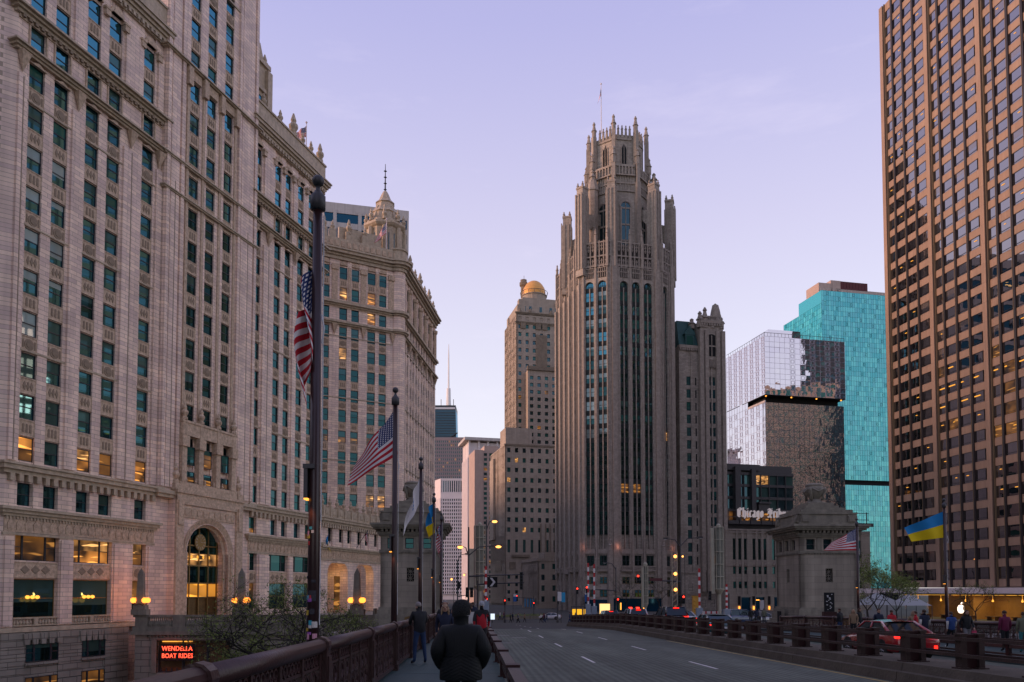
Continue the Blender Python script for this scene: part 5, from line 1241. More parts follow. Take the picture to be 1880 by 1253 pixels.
x = wx(1323); tr.lathe(x, 1, [(2.3, zt2-9), (2.3, zt2+.5), (1.9, zt2+1.5), (1.5, zt2+4), (1.0, zt2+6)], 8); pinn(tr, x, 1, zt2+4, Z_(560, 245)-GZ-zt2-4, .75)
for k in range(6): pinn(tr, x+2.2*math.cos(k), 1+2.2*math.sin(k), zt2-2, 4.5, .4)
for k in range(10): tr.box(wx(1299)+k*.32, wx(1299)+k*.32+.12, -1.3, -1.0, zt2, zt2+1.5)
tr.box(wx(1297), wx(1319), -1.3, -1.0, zt2+1.4, zt2+1.7)
for k in range(8): x = b2[0][0]-.2+k*.45; tr.box(x-.1, x+.1, -1.6, -1.2, zt2-14.5, zt2-12.3)
for z in (5.0, 11.5): tr.box(-.1, wx(1331)+.1, -.7, 1, z, z+.4)
tr.build('carved_trim', M['trib_trim'], wg); wl.build('wall', M['trib'], wg)
for x in (2.2, 6.5, 9.5, 12.5):
    for z in (6.2, 1.3): window(wg, I4, x, z, 1.3, 2.2, *rnd_pane(.2, .2), y=-.45)
# ------------------------------------------------------------------ low limestone block and glass office behind, with the rooftop letters
LO = at(1333, HOR, 236); LO.z = GZ
low = thing('low_limestone_block', 'low limestone office block with paired window strips behind the stone bridge house', 'building', LO, R(13.5))
wl, tr = MB(), MB(); H = Z_(972, 236)-GZ; kx = .166
cols = []
for g_ in range(7):
    x = 2.4+g_*6.6
    cols += [(x, x+1.1), (x+1.85, x+2.95), (x+3.7, x+4.8)]
LWd = 50
wall_grid(wl, I4, 0, LWd, 5.2, H, cols, [(7.0, 9.0), (11.3, 13.5), (15.6, 22.0)], 0, .3, .8); wl.box(0, LWd, .8, 20, 0, H-.2); wl.box(0, LWd, 0, .8, 4.3, 5.2)
for a, b in gaps(0, LWd, [(5, 8.2), (9.8, 13), (16, 20), (24, 28), (33, 38), (41, 46)]): wl.box(a, b, 0, .8, 0, 4.3)
wl.build('wall', M['lowlime'], low)
for a, b in cols:
    for z, hh in ((7.0, 2.0), (11.3, 2.2)): window(low, I4, a, z, b-a, hh, M['wint'] if random.random() < .8 else M['wind'], M['wint'] if random.random() < .6 else M['wind'], y=.4)
    window(low, I4, a, 15.6, b-a, 6.4, M['wint'] if random.random() < .3 else M['wind'], M['wind'] if random.random() < .85 else M['litd'], y=.4)
    MB()
mb = MB()
for a, b in cols: mb.box(a, b, .15, .3, 14.2, 15.2); mb.box(a+.2, b-.2, .05, .2, 14.0, 14.9)
mb.box(0, LWd, -.12, .1, 13.6, 13.8); mb.box(0, LWd, -.1, .1, H-1, H-.6); mb.box(-.1, LWd, -.15, .3, H-.3, H+.2); mb.build('carved_trim', M['trib_trim'], low)
MB().box(5, 8.2, .6, .7, 0, 4.3).box(9.8, 13, .6, .7, 0, 4.3).box(16, 20, .6, .7, 0, 4.3).box(24, 28, .6, .7, 0, 4.3).box(33, 38, .6, .7, 0, 4.3).box(41, 46, .6, .7, 0, 4.3).build('shopfront_glass', M['navy'], low)
for x in (4.2, 9.0, 14.2): MB().box(x-.2, x+.2, -.35, -.1, .6, 1.6).build('wall_lantern', M['amber'], low); MB().box(x-.35, x+.35, -.4, -.1, 2.0, 4.6).build('banner', M['dark'], low)
MB().box(10.2, 11.2, .3, .5, 3.3, 3.6).build('lit_sign', M['amber'], low); MB().box(11.4, 12.8, .3, .5, .4, 3.4).build('window_poster', M['wsignp'], low)
# glass office with roof letters
GO = at(1337, HOR, 262); GO.z = GZ
go = thing('glass_office', 'dark glass office block with grey fins behind the low limestone block', 'building', GO, R(13.5))
H2 = Z_(852, 262)-GZ; wl, gl = MB(), MB(); W2 = 25
wl.box(0, W2, 1, 18, 0, H2); hz = Z_(962, 262)-GZ
for k in range(8): wl.box(k*W2/8-.1, k*W2/8+.12, -.3, 1, hz, H2-(0 if k < 2 else 3))
for z in (hz, hz+4.2, hz+8.4, hz+12.6, H2-3.5): wl.box(0, W2, -.15, 1, z, z+.9)
wl.box(2.2, 4.2, -1.8, 1, hz, H2-1.0); wl.box(8.6, 10.2, -1.2, 1, hz, H2-1.5); wl.box(-.5, 12, -.6, 1, H2-2, H2); wl.box(10.5, 15, -2.5, 1, hz+6.8, hz+7.4); wl.box(10.7, 14.8, -1.8, 1, hz+3.8, hz+6.6)
wl.build('frame', M['grey'], go)
for i in range(8):
    for j in range(4):
        z = hz+4.2*j+.9; mm = M['lit2'] if (i, j) in ((3, 3), (4, 3)) else (M['litd'] if j == 0 else (M['winb'] if random.random() < .4 else M['wfar']))
        MB().quad((i*W2/8, .4, z), ((i+1)*W2/8, .4, z), ((i+1)*W2/8, .4, z+3.3), (i*W2/8, .4, z+3.3)).build('pane', mm, go)
LS = at(1354, 943, 258)
ls = thing('rooftop_letters', 'pale blackletter CHICAGO TRIBUNE letters standing on the low block roof', 'sign', LS, R(13.5))
mb = MB(); mb.box(-4, 52, .6, 1.0, -3.4, -2.2)
for k in range(14): mb.box(-3+k*4, -2.8+k*4, .3, .6, -3.4, 1.5)
mb.box(-3, 50, .35, .55, -1.2, -1.0); mb.box(-3, 50, .35, .55, 1.0, 1.2); mb.build('support_frame', M['grey'], ls)
# blackletter built from broken strokes on a 4 x 6 pen grid
GLY = {
 'C': (3.4, [((.5, 5.2), (.5, .8)), ((.5, .8), (1.6, 0)), ((1.6, 0), (2.9, .9)), ((.5, 5.2), (1.6, 6)), ((1.6, 6), (2.9, 5.2)), ((1.7, 5.0), (1.7, 1.0)), ((2.9, 5.2), (2.6, 4.3))]),
 'h': (2.7, [((.5, 6.2), (.5, .3)), ((.5, .3), (.9, 0)), ((.5, 3.6), (1.3, 4.2)), ((1.3, 4.2), (2.0, 3.4)), ((2.0, 3.4), (2.0, .6)), ((2.0, .6), (1.5, -.9))]),
 'i': (1.4, [((.5, 4.0), (.5, .4)), ((.5, .4), (1.0, 0)), ((.2, 3.6), (.6, 4.2)), ((.5, 5.2), (.7, 5.6))]),
 'c': (2.0, [((.5, 3.6), (.5, .6)), ((.5, .6), (1.0, 0)), ((1.0, 0), (1.6, .6)), ((.5, 3.6), (1.1, 4.2)), ((1.1, 4.2), (1.6, 3.6))]),
 'a': (2.5, [((.4, 3.8), (1.0, 4.3)), ((1.0, 4.3), (1.7, 3.7)), ((1.7, 3.7), (1.7, .5)), ((1.7, .5), (2.2, 0)), ((.5, 1.9), (1.7, 2.5)), ((.5, 1.9), (.5, .6)), ((.5, .6), (1.0, 0)), ((1.0, 0), (1.7, .7))]),
 'g': (2.5, [((.5, 3.6), (.5, .8)), ((.5, .8), (1.0, .2)), ((1.0, .2), (1.7, .8)), ((.5, 3.6), (1.1, 4.2)), ((1.1, 4.2), (1.9, 3.8)), ((1.7, 3.8), (1.7, -.8)), ((1.7, -.8), (1.0, -1.6)), ((1.0, -1.6), (.3, -1.0))]),
 'o': (2.5, [((.5, 3.6), (.5, .7)), ((.5, .7), (1.1, 0)), ((1.1, 0), (1.8, .7)), ((1.8, .7), (1.8, 3.5)), ((1.8, 3.5), (1.1, 4.2)), ((1.1, 4.2), (.5, 3.6))]),
 'T': (3.8, [((.2, 5.0), (1.0, 5.9)), ((1.0, 5.9), (2.4, 5.4)), ((2.4, 5.4), (3.4, 6.1)), ((1.9, 5.4), (1.9, .8)), ((1.9, .8), (1.0, 0)), ((1.0, 0), (.3, .8)), ((1.9, .6), (2.8, 0)), ((.9, 4.6), (.5, 2.4)), ((3.0, 5.2), (3.0, 2.2))]),
 'r': (1.9, [((.5, 4.0), (.5, .4)), ((.5, .4), (1.0, 0)), ((.2, 3.6), (.6, 4.2)), ((.6, 3.6), (1.2, 4.2)), ((1.2, 4.2), (1.6, 3.6))]),
 'b': (2.5, [((.5, 6.2), (.5, .7)), ((.5, .7), (1.1, 0)), ((1.1, 0), (1.8, .7)), ((1.8, .7), (1.8, 3.4)), ((1.8, 3.4), (1.2, 4.2)), ((1.2, 4.2), (.5, 3.6))]),
 'u': (2.5, [((.5, 4.2), (.5, .7)), ((.5, .7), (1.0, 0)), ((1.0, 0), (1.8, .7)), ((1.8, 4.2), (1.8, .4)), ((1.8, .4), (2.2, 0))]),
 'n': (2.5, [((.5, 4.0), (.5, 0)), ((.2, 3.7), (.6, 4.2)), ((.6, 3.6), (1.2, 4.2)), ((1.2, 4.2), (1.8, 3.5)), ((1.8, 3.5), (1.8, .4)), ((1.8, .4), (2.2, 0))]),
 'e': (2.1, [((.5, 3.6), (.5, .6)), ((.5, .6), (1.0, 0)), ((1.0, 0), (1.7, .6)), ((.5, 3.6), (1.1, 4.2)), ((1.1, 4.2), (1.6, 3.2)), ((1.6, 3.2), (.6, 2.0))])}
x = 0; U = .50
for chn in 'Chicago Tribune':
    if chn == ' ': x += 2.6; continue
    wd, st = GLY[chn]; mb = MB()
    for (a, b), (c, d) in st:
        ang = R(38); px, pz = .42*math.cos(ang), .42*math.sin(ang)*.8
        if abs(a-c) < .1: px, pz = .36, .12
        q = [(a-px, b-pz), (a+px, b+pz), (c+px, d+pz), (c-px, d-pz)]
        mb.xprism([((x+u_)*U, v_*U-1.1) for u_, v_ in q], -.25+.004*len(mb.f)/6, .3)
    mb.build('letter', M['signw'], ls); x += wd+.35
# ------------------------------------------------------------------ curtain-wall towers: every pane its own slightly tilted sheet
def curtain(root, T, W, z0, z1, nc, nr, m, budget, tilt, gm, skip=None, openp=None):
    cw, rh = W/nc, (z1-z0)/nr; objs = []; rest = MB(); fr = MB(); fr.M = T
    for i in range(nc+1): fr.box(cw*i-.02, cw*i+.02, -.02, .1, z0, z1)
    for j in range(nr+1): fr.box(0, W, -.02, .1, z0+rh*j-.03, z0+rh*j+.03)
    for i in range(nc):
        for j in range(nr):
            if openp and openp(i, j): fr.box(cw*i+cw*.18, cw*i+cw*.82, -.07, .0, z0+rh*j+rh*.2, z0+rh*j+rh*.24); fr.box(cw*i+cw*.18, cw*i+cw*.82, -.07, 0, z0+rh*j+rh*.76, z0+rh*j+rh*.8); fr.box(cw*i+cw*.18, cw*i+cw*.22, -.07, 0, z0+rh*j+rh*.2, z0+rh*j+rh*.8); fr.box(cw*i+cw*.78, cw*i+cw*.82, -.07, 0, z0+rh*j+rh*.2, z0+rh*j+rh*.8)
    stuff(fr.build('mullion_grid', gm, root))
    pm = cached(('cp', round(cw, 3), round(rh, 3), m.name), lambda: MB().quad((0, 0, 0), (cw, 0, 0), (cw, 0, rh), (0, 0, rh)).mesh('glass_panel', m))
    alts = [M['teal'], M['teal2'], M['teal3']] if m is M['teal'] else [m]
    n = 0
    for j in range(nr-1, -1, -1):
        for i in range(nc):
            if skip and skip(i, j): continue
            rx, rz_ = random.gauss(0, tilt), random.gauss(0, tilt)
            Q = T @ Matrix.Translation((cw*i, .05, z0+rh*j)) @ Matrix.Rotation(rz_, 4, 'Z') @ Matrix.Rotation(rx, 4, 'X')
            if n < budget: slots(place('glass_panel', pm, root, Q.to_translation(), rot=Q.to_euler()), random.choice(alts))
            else: rest.M = Q; rest.m = random.randrange(len(alts)); rest.quad((0, 0, 0), (cw, 0, 0), (cw, 0, rh), (0, 0, rh))
            n += 1
    if rest.f: stuff(rest.build('glass_panels', alts, root))
MP = at(1410, HOR, 330); MP.z = GZ; k_ = -GZ
mir = thing('mirror_tower', 'mirror-glass hotel tower with a dark recessed slot, reflecting sky and stone', 'skyscraper', MP, R(12.6))
HT = Z_(617, 330)-GZ; zs0, zs1 = Z_(737, 330)-GZ, Z_(724, 330)-GZ; FWd = 38.5; LWd2 = 33.5
TLm = TR(0, LWd2, 0, -math.pi/2)
def opn(i, j): return i % 4 in (1, 2)
curtain(mir, I4, FWd, zs1, HT, 16, 11, M['mirror'], 160, .006, M['lav'], None, lambda i, j: i in (5, 7, 9, 12, 14))
curtain(mir, TR(0, 1.4), FWd, 10, zs0, 16, 26, M['mirrorw'], 40, .010, M['blk'])
curtain(mir, TLm, LWd2, 10, zs0, 14, 26, M['mirror'], 0, .004, M['lav'], None, lambda i, j: i % 2 == 1 and (i*7+j) % 5 != 0)
curtain(mir, TLm, LWd2, zs1, HT, 14, 11, M['mirror'], 100, .004, M['lav'], None, lambda i, j: i % 2 == 1)
curtain(mir, TLm, 19.2, zs0, zs1, 8, 1, M['mirror'], 0, .004, M['lav'])
mb = MB(); mb.box(.15, FWd, .15, LWd2, zs1+.02, HT-.1); mb.box(.15, FWd, 1.6, LWd2-1, 0, zs0-.05); mb.box(2.5, FWd-1, 4, LWd2-3, zs0-.05, zs1+.02); mb.box(.02, FWd, -.02, LWd2, zs1-.3, zs1); mb.build('core', M['dark'], mir)
mb = MB()
for i in range(4): mb.ball((1+i*12, 1.0, zs1-.45), .35, 8, 4)
mb.build('soffit_lamps', M['amber'], mir)
mb = MB().box(-.1, .3, 0, LWd2-19.4, zs0-.4, zs0+.5); mb.build('terrace_edge', M['conc'], mir)
mb = MB(); rl = [(0, 0), (FWd, 0)]
for i in range(24): mb.box(i*FWd/23-.05, i*FWd/23+.05, .2, .3, HT, HT+1.6)
mb.box(0, FWd, .2, .3, HT+1.5, HT+1.65)
for i in range(16): mb.box(.2, .3, i*2.1, i*2.1+.1, HT, HT+1.6)
mb.box(.2, .3, 0, LWd2, HT+1.5, HT+1.65); mb.build('roof_railing', M['grey'], mir)
mb = MB().box(5.5, 21, 6, 20, HT-.2, HT+5.2); mb.build('penthouse', M['mirror'], mir)
# teal tower
TPp = at(1518, HOR, 425); TPp.z = GZ
tea = thing('teal_tower', 'tall teal glass hotel tower with brown rooftop plant', 'skyscraper', TPp, R(12.0))
HT = Z_(533, 425)-GZ; zg0, zg1 = Z_(889, 425)-GZ, Z_(880, 425)-GZ; FW2 = 44; LW2 = 38
TLt = TR(0, LW2, 0, -math.pi/2)
curtain(tea, I4, FW2, zg1, HT, 30, 38, M['teal'], 200, .004, M['tealm'], None, lambda i, j: (i*5+j*3) % 11 == 0)
curtain(tea, I4, FW2, 8, zg0, 30, 20, M['teal'], 0, .012, M['tealm'])
curtain(tea, TLt, LW2, zg1, HT-7, 22, 36, M['teal'], 90, .004, M['tealm'], None, lambda i, j: (i*5+j*3) % 11 == 0)
mb = MB(); mb.box(.2, FW2, .2, LW2-.2, 0, zg0); mb.box(1, FW2, 1, LW2-.2, zg0, zg1); mb.box(.2, FW2, .2, LW2-.2, zg1, HT-7.1); mb.box(.2, FW2, .2, 22, HT-7.1, HT-.1); mb.build('core', M['dark'], tea)
mb = MB().box(0, .15, 0, 22, HT-7, HT); mb.box(0, FW2, 0, 22, HT-.1, HT); mb.build('upper_glass', M['teal'], tea)
mb = MB().box(.5, 9, 3, 15, HT, HT+5.5); mb.box(11, FW2, 3, 18, HT, HT+3.0); mb.box(8, 14, 3, 15, HT, HT+7.4); mb.build('roof_plant', M['brick'], tea)
mb = MB()
for k in range(9): mb.box(14+k*1.9, 15.7+k*1.9, 2.9, 3.3, HT+2.8, HT+7.2)
mb.build('red_louvres', M['rust'], tea)
mb = MB()
for k in range(24): mb.box(k*FW2/23-.06, k*FW2/23+.06, .3, .4, HT, HT+1.3)
mb.box(0, FW2, .3, .4, HT+1.2, HT+1.35); mb.build('roof_railing', M['conc'], tea)
# ------------------------------------------------------------------ tan granite office tower at the right
EA = math.atan((690-CX)/FPX); EO = at(1640, HOR, 183); EO.z = 0
eqt = thing('granite_tower', 'tan granite office tower with regular bronze windows above a glass shop', 'skyscraper', EO, math.pi/2-(math.pi+EA))
BAYW = 14.9; NB = 5; rowsE = [4.1+3.9*k for k in range(35)]; WHE = 2.35
EW = [(1.75, 3.85), (4.45, 7.4), (7.95, 10.95), (11.5, 14.1)]
wl, ml, ed = MB(), MB(), MB(); ztop = 141
EL = NB*BAYW+1.6
for k in range(NB+1):
    x = k*BAYW; wl.box(x, x+1.15, -.42, .6, 2.6, ztop); ml.box(x+1.15, x+1.62, -.1, .6, 2.6, ztop); ml.box(x-.32, x, -.1, .6, 2.6, ztop) if k else None; ed.box(x+1.62, x+1.72, -.35, .5, 2.6, ztop)
for z in [2.6]+[r+WHE for r in rowsE]:
    z1 = min([r for r in rowsE if r > z-.01], default=ztop)
    wl.box(0, EL, .0, .6, z, z1)
for k in range(NB):
    for a, b in zip((3.95, 7.5, 11.05), (4.35, 7.9, 11.45)): ml.box(k*BAYW+a, k*BAYW+b, -.26, .6, 2.6, ztop); ed.box(k*BAYW+a-.1, k*BAYW+a, -.3, .5, 2.6, ztop)
wl.box(.6, EL, .9, 40, 2.6, ztop); wl.M = TR(0, 40, 0, -math.pi/2); wl.box(0, 39.4, 0, .6, 2.6, ztop); wl.M = I4
wl.build('wall', M['eq'], eqt); ml.build('mullions', M['eq_mul'], eqt); ed.build('mullion_edges', M['eq_edge'], eqt)
cnt = 0; rest = MB(); lits = MB()
cols = [(k*BAYW+a, k*BAYW+b) for k in range(NB) for a, b in EW]
vis = [c for c in cols if c[0] < 43]
for (a, b) in sorted(vis, key=lambda c: -c[0]):
    for z in rowsE:
        if cnt < 296:
            m_ = M['weq']
            if 30 < z < 52 and 16 < a < 42 and random.random() < .12: m_ = M['litd']
            o = window(eqt, I4, a, z, b-a, WHE, M['weqb'] if (m_ is M['weq'] and random.random() < .13) else m_, m_, y=.06, style='sill', fm=M['eq_mul'], tilt=.006); cnt += 1
        else: rest.quad((a, .12, z), (b, .12, z), (b, .12, z+WHE), (a, .12, z+WHE)); rest.box(a, b, .02, .1, z+.38, z+.45)
for (a, b) in cols:
    if a >= 43:
        for z in rowsE: rest.quad((a, .12, z), (b, .12, z), (b, .12, z+WHE), (a, .12, z+WHE))
stuff(rest.build('windows', M['weq'], eqt))
for k in range(60):
    a, b = random.choice(vis); z = random.choice(rowsE[4:]); xx = random.uniform(a+.3, b-1.0); lits.box(xx, xx+random.uniform(.35, .8), .0, .04, z+1.5, z+1.62)
for k in range(26):
    a, b = random.choice([c for c in vis if c[0] > 15]); z = random.choice(rowsE[9:12]); lits.box(a+.2, a+.2+random.uniform(.5, 1.8), .0, .04, z+1.4, z+1.6)
stuff(lits.build('ceiling_lights', M['strip'], eqt))
MB().box(-7, EL+8, -4.5, .9, 1.3, 2.4).build('canopy', M['concw'], eqt)
# glass shop at the foot
mb = MB().box(0, EL, 9, 9.5, -4.2, 1.3).box(12, 20, 4, 9, -4.2, 1.3).box(40, 46, 3, 9, -4.2, 1.3); mb.build('wood_wall', mat('honey_oak_panelling', (.42, .22, .07), .5, noise_amt=.15, nscale=1.5), eqt)
MB().box(0, EL, 0, 9, 1.0, 1.29).build('shop_ceiling', M['conc'], eqt)
mb = MB()
for k in range(12):
    for j in range(3): mb.box(2+k*6, 4.2+k*6, 1.2+j*2.6, 1.5+j*2.6, .9, .98)
mb.build('ceiling_strip_lights', M['strip'], eqt)
tg = bpy.data.materials.new('clear_shop_glass'); tg.use_nodes = True; tn = tg.node_tree; tn.nodes.clear()
o_ = tn.nodes.new('ShaderNodeOutputMaterial'); a_ = tn.nodes.new('ShaderNodeBsdfTransparent'); b_ = tn.nodes.new('ShaderNodeBsdfGlossy'); b_.inputs['Roughness'].default_value = .02; c_ = tn.nodes.new('ShaderNodeMixShader'); f_ = tn.nodes.new('ShaderNodeFresnel'); f_.inputs[0].default_value = 1.5
a_.inputs[0].default_value = (.82, .9, .86, 1); tn.links.new(f_.outputs[0], c_.inputs[0]); tn.links.new(a_.outputs[0], c_.inputs[1]); tn.links.new(b_.outputs[0], c_.inputs[2]); tn.links.new(c_.outputs[0], o_.inputs[0])
M['clear'] = tg
for k in range(18): MB().quad((k*4.2, -.1, -4.2), (k*4.2+4.15, -.1, -4.2), (k*4.2+4.15, -.1, 1.3), (k*4.2, -.1, 1.3)).build('shop_glass', M['clear'], eqt)
mb = MB()
for k in range(10):
    x = 6+k*6.5; mb.box(x, x+2.6, 2.0, 3.4, -3.35, -3.25)
    for q in (x+.2, x+2.3): mb.box(q, q+.12, 2.2, 3.2, -4.2, -3.35)
mb.build('display_tables', M['wood'], eqt)
mb = MB()
for k in range(9): x = 5+k*7.3; mb.tube([(x, 2.6, 1.0), (x, 2.6, -.2)], .03, 4); mb.lathe(x, 2.6, [(.05, .2), (.22, -.3), (.05, -.4)], 8)
mb.build('pendant_lamps', M['amber'], eqt)
for x in (8, 24, 40, 56):
    l = bpy.data.lights.new('shop_ceiling_light', 'AREA'); l.energy = 300; l.color = (1, .68, .34); l.size = 5; lo = bpy.data.objects.new('shop_light', l); COL.objects.link(lo); lo.parent = eqt; lo.location = (x, 4, .85)
# apple-shaped logo hung in the glass
def applepts(n=40):
    p = []
    for i in range(n):
        t = 2*math.pi*i/n; r = 1.0+.06*math.cos(2*t)-.16*math.exp(-((t-math.pi/2)**2)/.06)-.07*math.exp(-((t-3*math.pi/2)**2)/.05)
        x, z = .92*r*math.cos(t), r*math.sin(t)
        if (x-1.16)**2+(z-.18)**2 < .42: ang = math.atan2(z-.18, x-1.16); x, z = 1.16+.648*math.cos(ang), .18+.648*math.sin(ang)
        p.append((x, z))
    return p
LG = at(1690, 1119, 160)
lgx = (Matrix.Translation(EO) @ Matrix.Rotation(math.pi/2-(math.pi+EA), 4, 'Z')).inverted() @ LG
sc = .95
mb = MB(); mb.M = Matrix.Translation((lgx.x, -.35, lgx.z)) @ Matrix.Scale(sc, 4); mb.xprism(applepts(), 0, .08)
mb.xprism([(.02, 1.05), (.1, 1.0), (.34, 1.12), (.45, 1.5), (.2, 1.42), (.06, 1.25)], 0, .08); mb.build('glowing_logo', M['logo'], eqt)
# ------------------------------------------------------------------ stone bridge houses
def bridgehouse(P, zb, s, label, grp, flip=False):
    t = thing('bridge_house', label, 'bridge house', (P.x, P.y, zb), BROT, grp); w_, d_ = 5.5*s, 5.8*s
    z = lambda v: v*s
    mb = MB(); wn = [(.62+1.62*k, 1.42+1.62*k) for k in range(3)]; wn = [(a*s, b*s) for a, b in wn]
    mid = [(w_/2-.34*s, w_/2+.34*s)]
    for T, W in ((I4, w_), (TR(0, d_, 0, -math.pi/2), d_), (TR(w_, 0, 0, math.pi/2), d_)):
        wall_grid(mb, T, 0, W, z(7.05), z(8.6), wn, [(z(7.15), z(8.15))], 0, .0, .4); wall_grid(mb, T, 0, W, z(1.75), z(7.05), [(W/2-.34*s, W/2+.34*s)], [(z(4.1), z(5.4))], 0, 0, .4)
    mb.box(.4, w_-.4, .4, d_-.4, 0, z(8.6)); mb.box(0, w_, d_-.4, d_, z(1.75), z(8.6)); mb.build('wall', M['lime'], t)
    mb = MB()
    for e, z0, z1 in ((.75, -.8, .35), (.6, .35, .6), (.4, .6, 1.15), (.28, 1.15, 1.55), (.14, 1.55, 1.76), (.12, 6.85, 7.05), (.18, 8.35, 8.5), (.28, 8.5, 8.7), (.62, 8.95, 9.12), (.78, 9.12, 9.3), (.9, 9.3, 9.48), (.05, 9.48, 9.75), (-.05, 9.75, 10.5), (.06, 10.5, 10.65), (-.25, 10.65, 10.95), (-.75, 10.95, 11.2), (-1.15, 11.2, 11.45), (-1.5, 11.45, 11.75)):
        mb.box(-e*s, w_+e*s, -e*s, d_+e*s, z(z0), z(z1))
    for T, W in ((I4, w_), (TR(0, d_, 0, -math.pi/2), d_), (TR(w_, 0, 0, math.pi/2), d_)):
        dentils(mb, T, 0, W, z(8.7), z(8.95), 14, .45*s, .55); dentils(mb, T, -.2, W+.2, z(6.72), z(6.85), 20, .1*s, .5)
        mb.M = T
        for x in (.5, W-.5): mb.box(x-.35, x+.35, -.1, .1, z(9.75), z(10.45)); mb.xprism([(x-.25, z(9.8)), (x+.25, z(9.8)), (x+.3, z(10.3)), (x, z(10.4)), (x-.3, z(10.3))], -.15, -.1)
        for a, b in wn[:-1]: mb.box(b+.18*s, b+.64*s, -.06, .1, z(7.1), z(8.3))
        mb.M = I4
    build_split(mb, 'mouldings', M['lime_trim'], t)
    cx, cy = w_/2, d_/2; mb = MB(); mb.lathe(cx, cy, [(1.0*s, z(11.7)), (1.0*s, z(11.9)), (.75*s, z(11.95)), (.62*s, z(12.2))], 10)
    mb.lathe(cx, cy, [(.45*s, z(12.0)), (.5*s, z(12.35)), (.82*s, z(12.65)), (.95*s, z(12.95)), (.97*s, z(13.2)), (.86*s, z(13.38)), (.78*s, z(13.42)), (.86*s, z(13.52)), (.84*s, z(13.62)), (.6*s, z(13.74)), (.2*s, z(13.78))], 18)
    for k in range(4):
        q = math.pi/4+k*math.pi/2; c, s_ = math.cos(q), math.sin(q); mb.tube([(cx+.8*s*c, cy+.8*s*s_, z(12.1)), (cx+.84*s*c, cy+.84*s*s_, z(12.6)), (cx+1.02*s*c, cy+1.02*s*s_, z(13.0)), (cx+.98*s*c, cy+.98*s*s_, z(13.35))], [.15*s, .12*s, .18*s, .12*s], 6)
        q += math.pi/4; mb.tube([(cx+.98*s*math.cos(q-.6), cy+.98*s*math.sin(q-.6), z(13.2)), (cx+.96*s*math.cos(q), cy+.96*s*math.sin(q), z(12.88)), (cx+.98*s*math.cos(q+.6), cy+.98*s*math.sin(q+.6), z(13.2))], .09*s, 5)
    mb.build('roof_urn', M['lime_trim'], t, True)
    for T in (I4, TR(0, d_, 0, -math.pi/2)):
        for a, b in wn: window(t, T, a, z(7.15), b-a, z(1.0), M['wind'], M['wind'], y=.22)
        W = w_ if T is I4 else d_
        g_ = MB(); g_.M = T; x0, x1, z0, z1 = W/2-.34*s, W/2+.34*s, z(4.1), z(5.4); g_.quad((x0, .3, z0), (x1, .3, z0), (x1, .3, z1), (x0, .3, z1)); gp = g_.build('grille_opening', M['dark'], t)
        g_ = MB(); g_.M = T
        for zz in (z0, (z0+z1)/2-.02, z1-.05): g_.box(x0, x1, .1, .16, zz, zz+.05)
        for cz in ((z0*3+z1)/4, (z0+z1*3)/4):
            for k in range(4):
                q = math.pi*k/4; L_ = .33*s; g_.tube([(W/2-L_*math.cos(q), .13, cz-L_*math.sin(q)), (W/2+L_*math.cos(q), .13, cz+L_*math.sin(q))], .03, 4)
        g_.build('window_grille', M['lime_trim'], gp)
    mb = MB(); mb.xprism([(w_*.42, z(.05)), (w_*.75, z(.05)), (w_*.75, z(.85)), (w_*.66, z(1.0)), (w_*.51, z(1.0)), (w_*.42, z(.85))], -.85*s, -.75*s-.01); mb.build('bronze_plaque', M['bronze'], t)
    mb = MB(); mb.M = TR(0, d_, 0, -math.pi/2); mb.box(d_*.5-.7, d_*.5+.7, -.9*s, -.7*s, 0, z(1.6)); mb.build('door_surround', M['lime_trim'], t); mb = MB(); mb.M = TR(0, d_, 0, -math.pi/2); mb.box(d_*.5-.42, d_*.5+.42, -.96*s, -.9*s, 0, z(1.35)); mb.build('door', M['dark'], t)
    return t
bridgehouse(at(1470, HOR, 70), zdeck(70)-.05, .95, 'limestone bridge house with urn on stepped roof beside the red car lane', 'stone bridge houses')
bridgehouse(at(698, HOR, 74), zdeck(74)-.1, 1.02, 'limestone bridge house with urn on stepped roof beside the esplanade wall', 'stone bridge houses')
struct(MB().box(-16, -2.4, 68.5, 84, -9.15, -1.95).build('bridge_abutment', M['gran'])); struct(MB().box(23.6, 46, 64, 84, -9.15, -1.75).build('bridge_abutment', M['gran']))
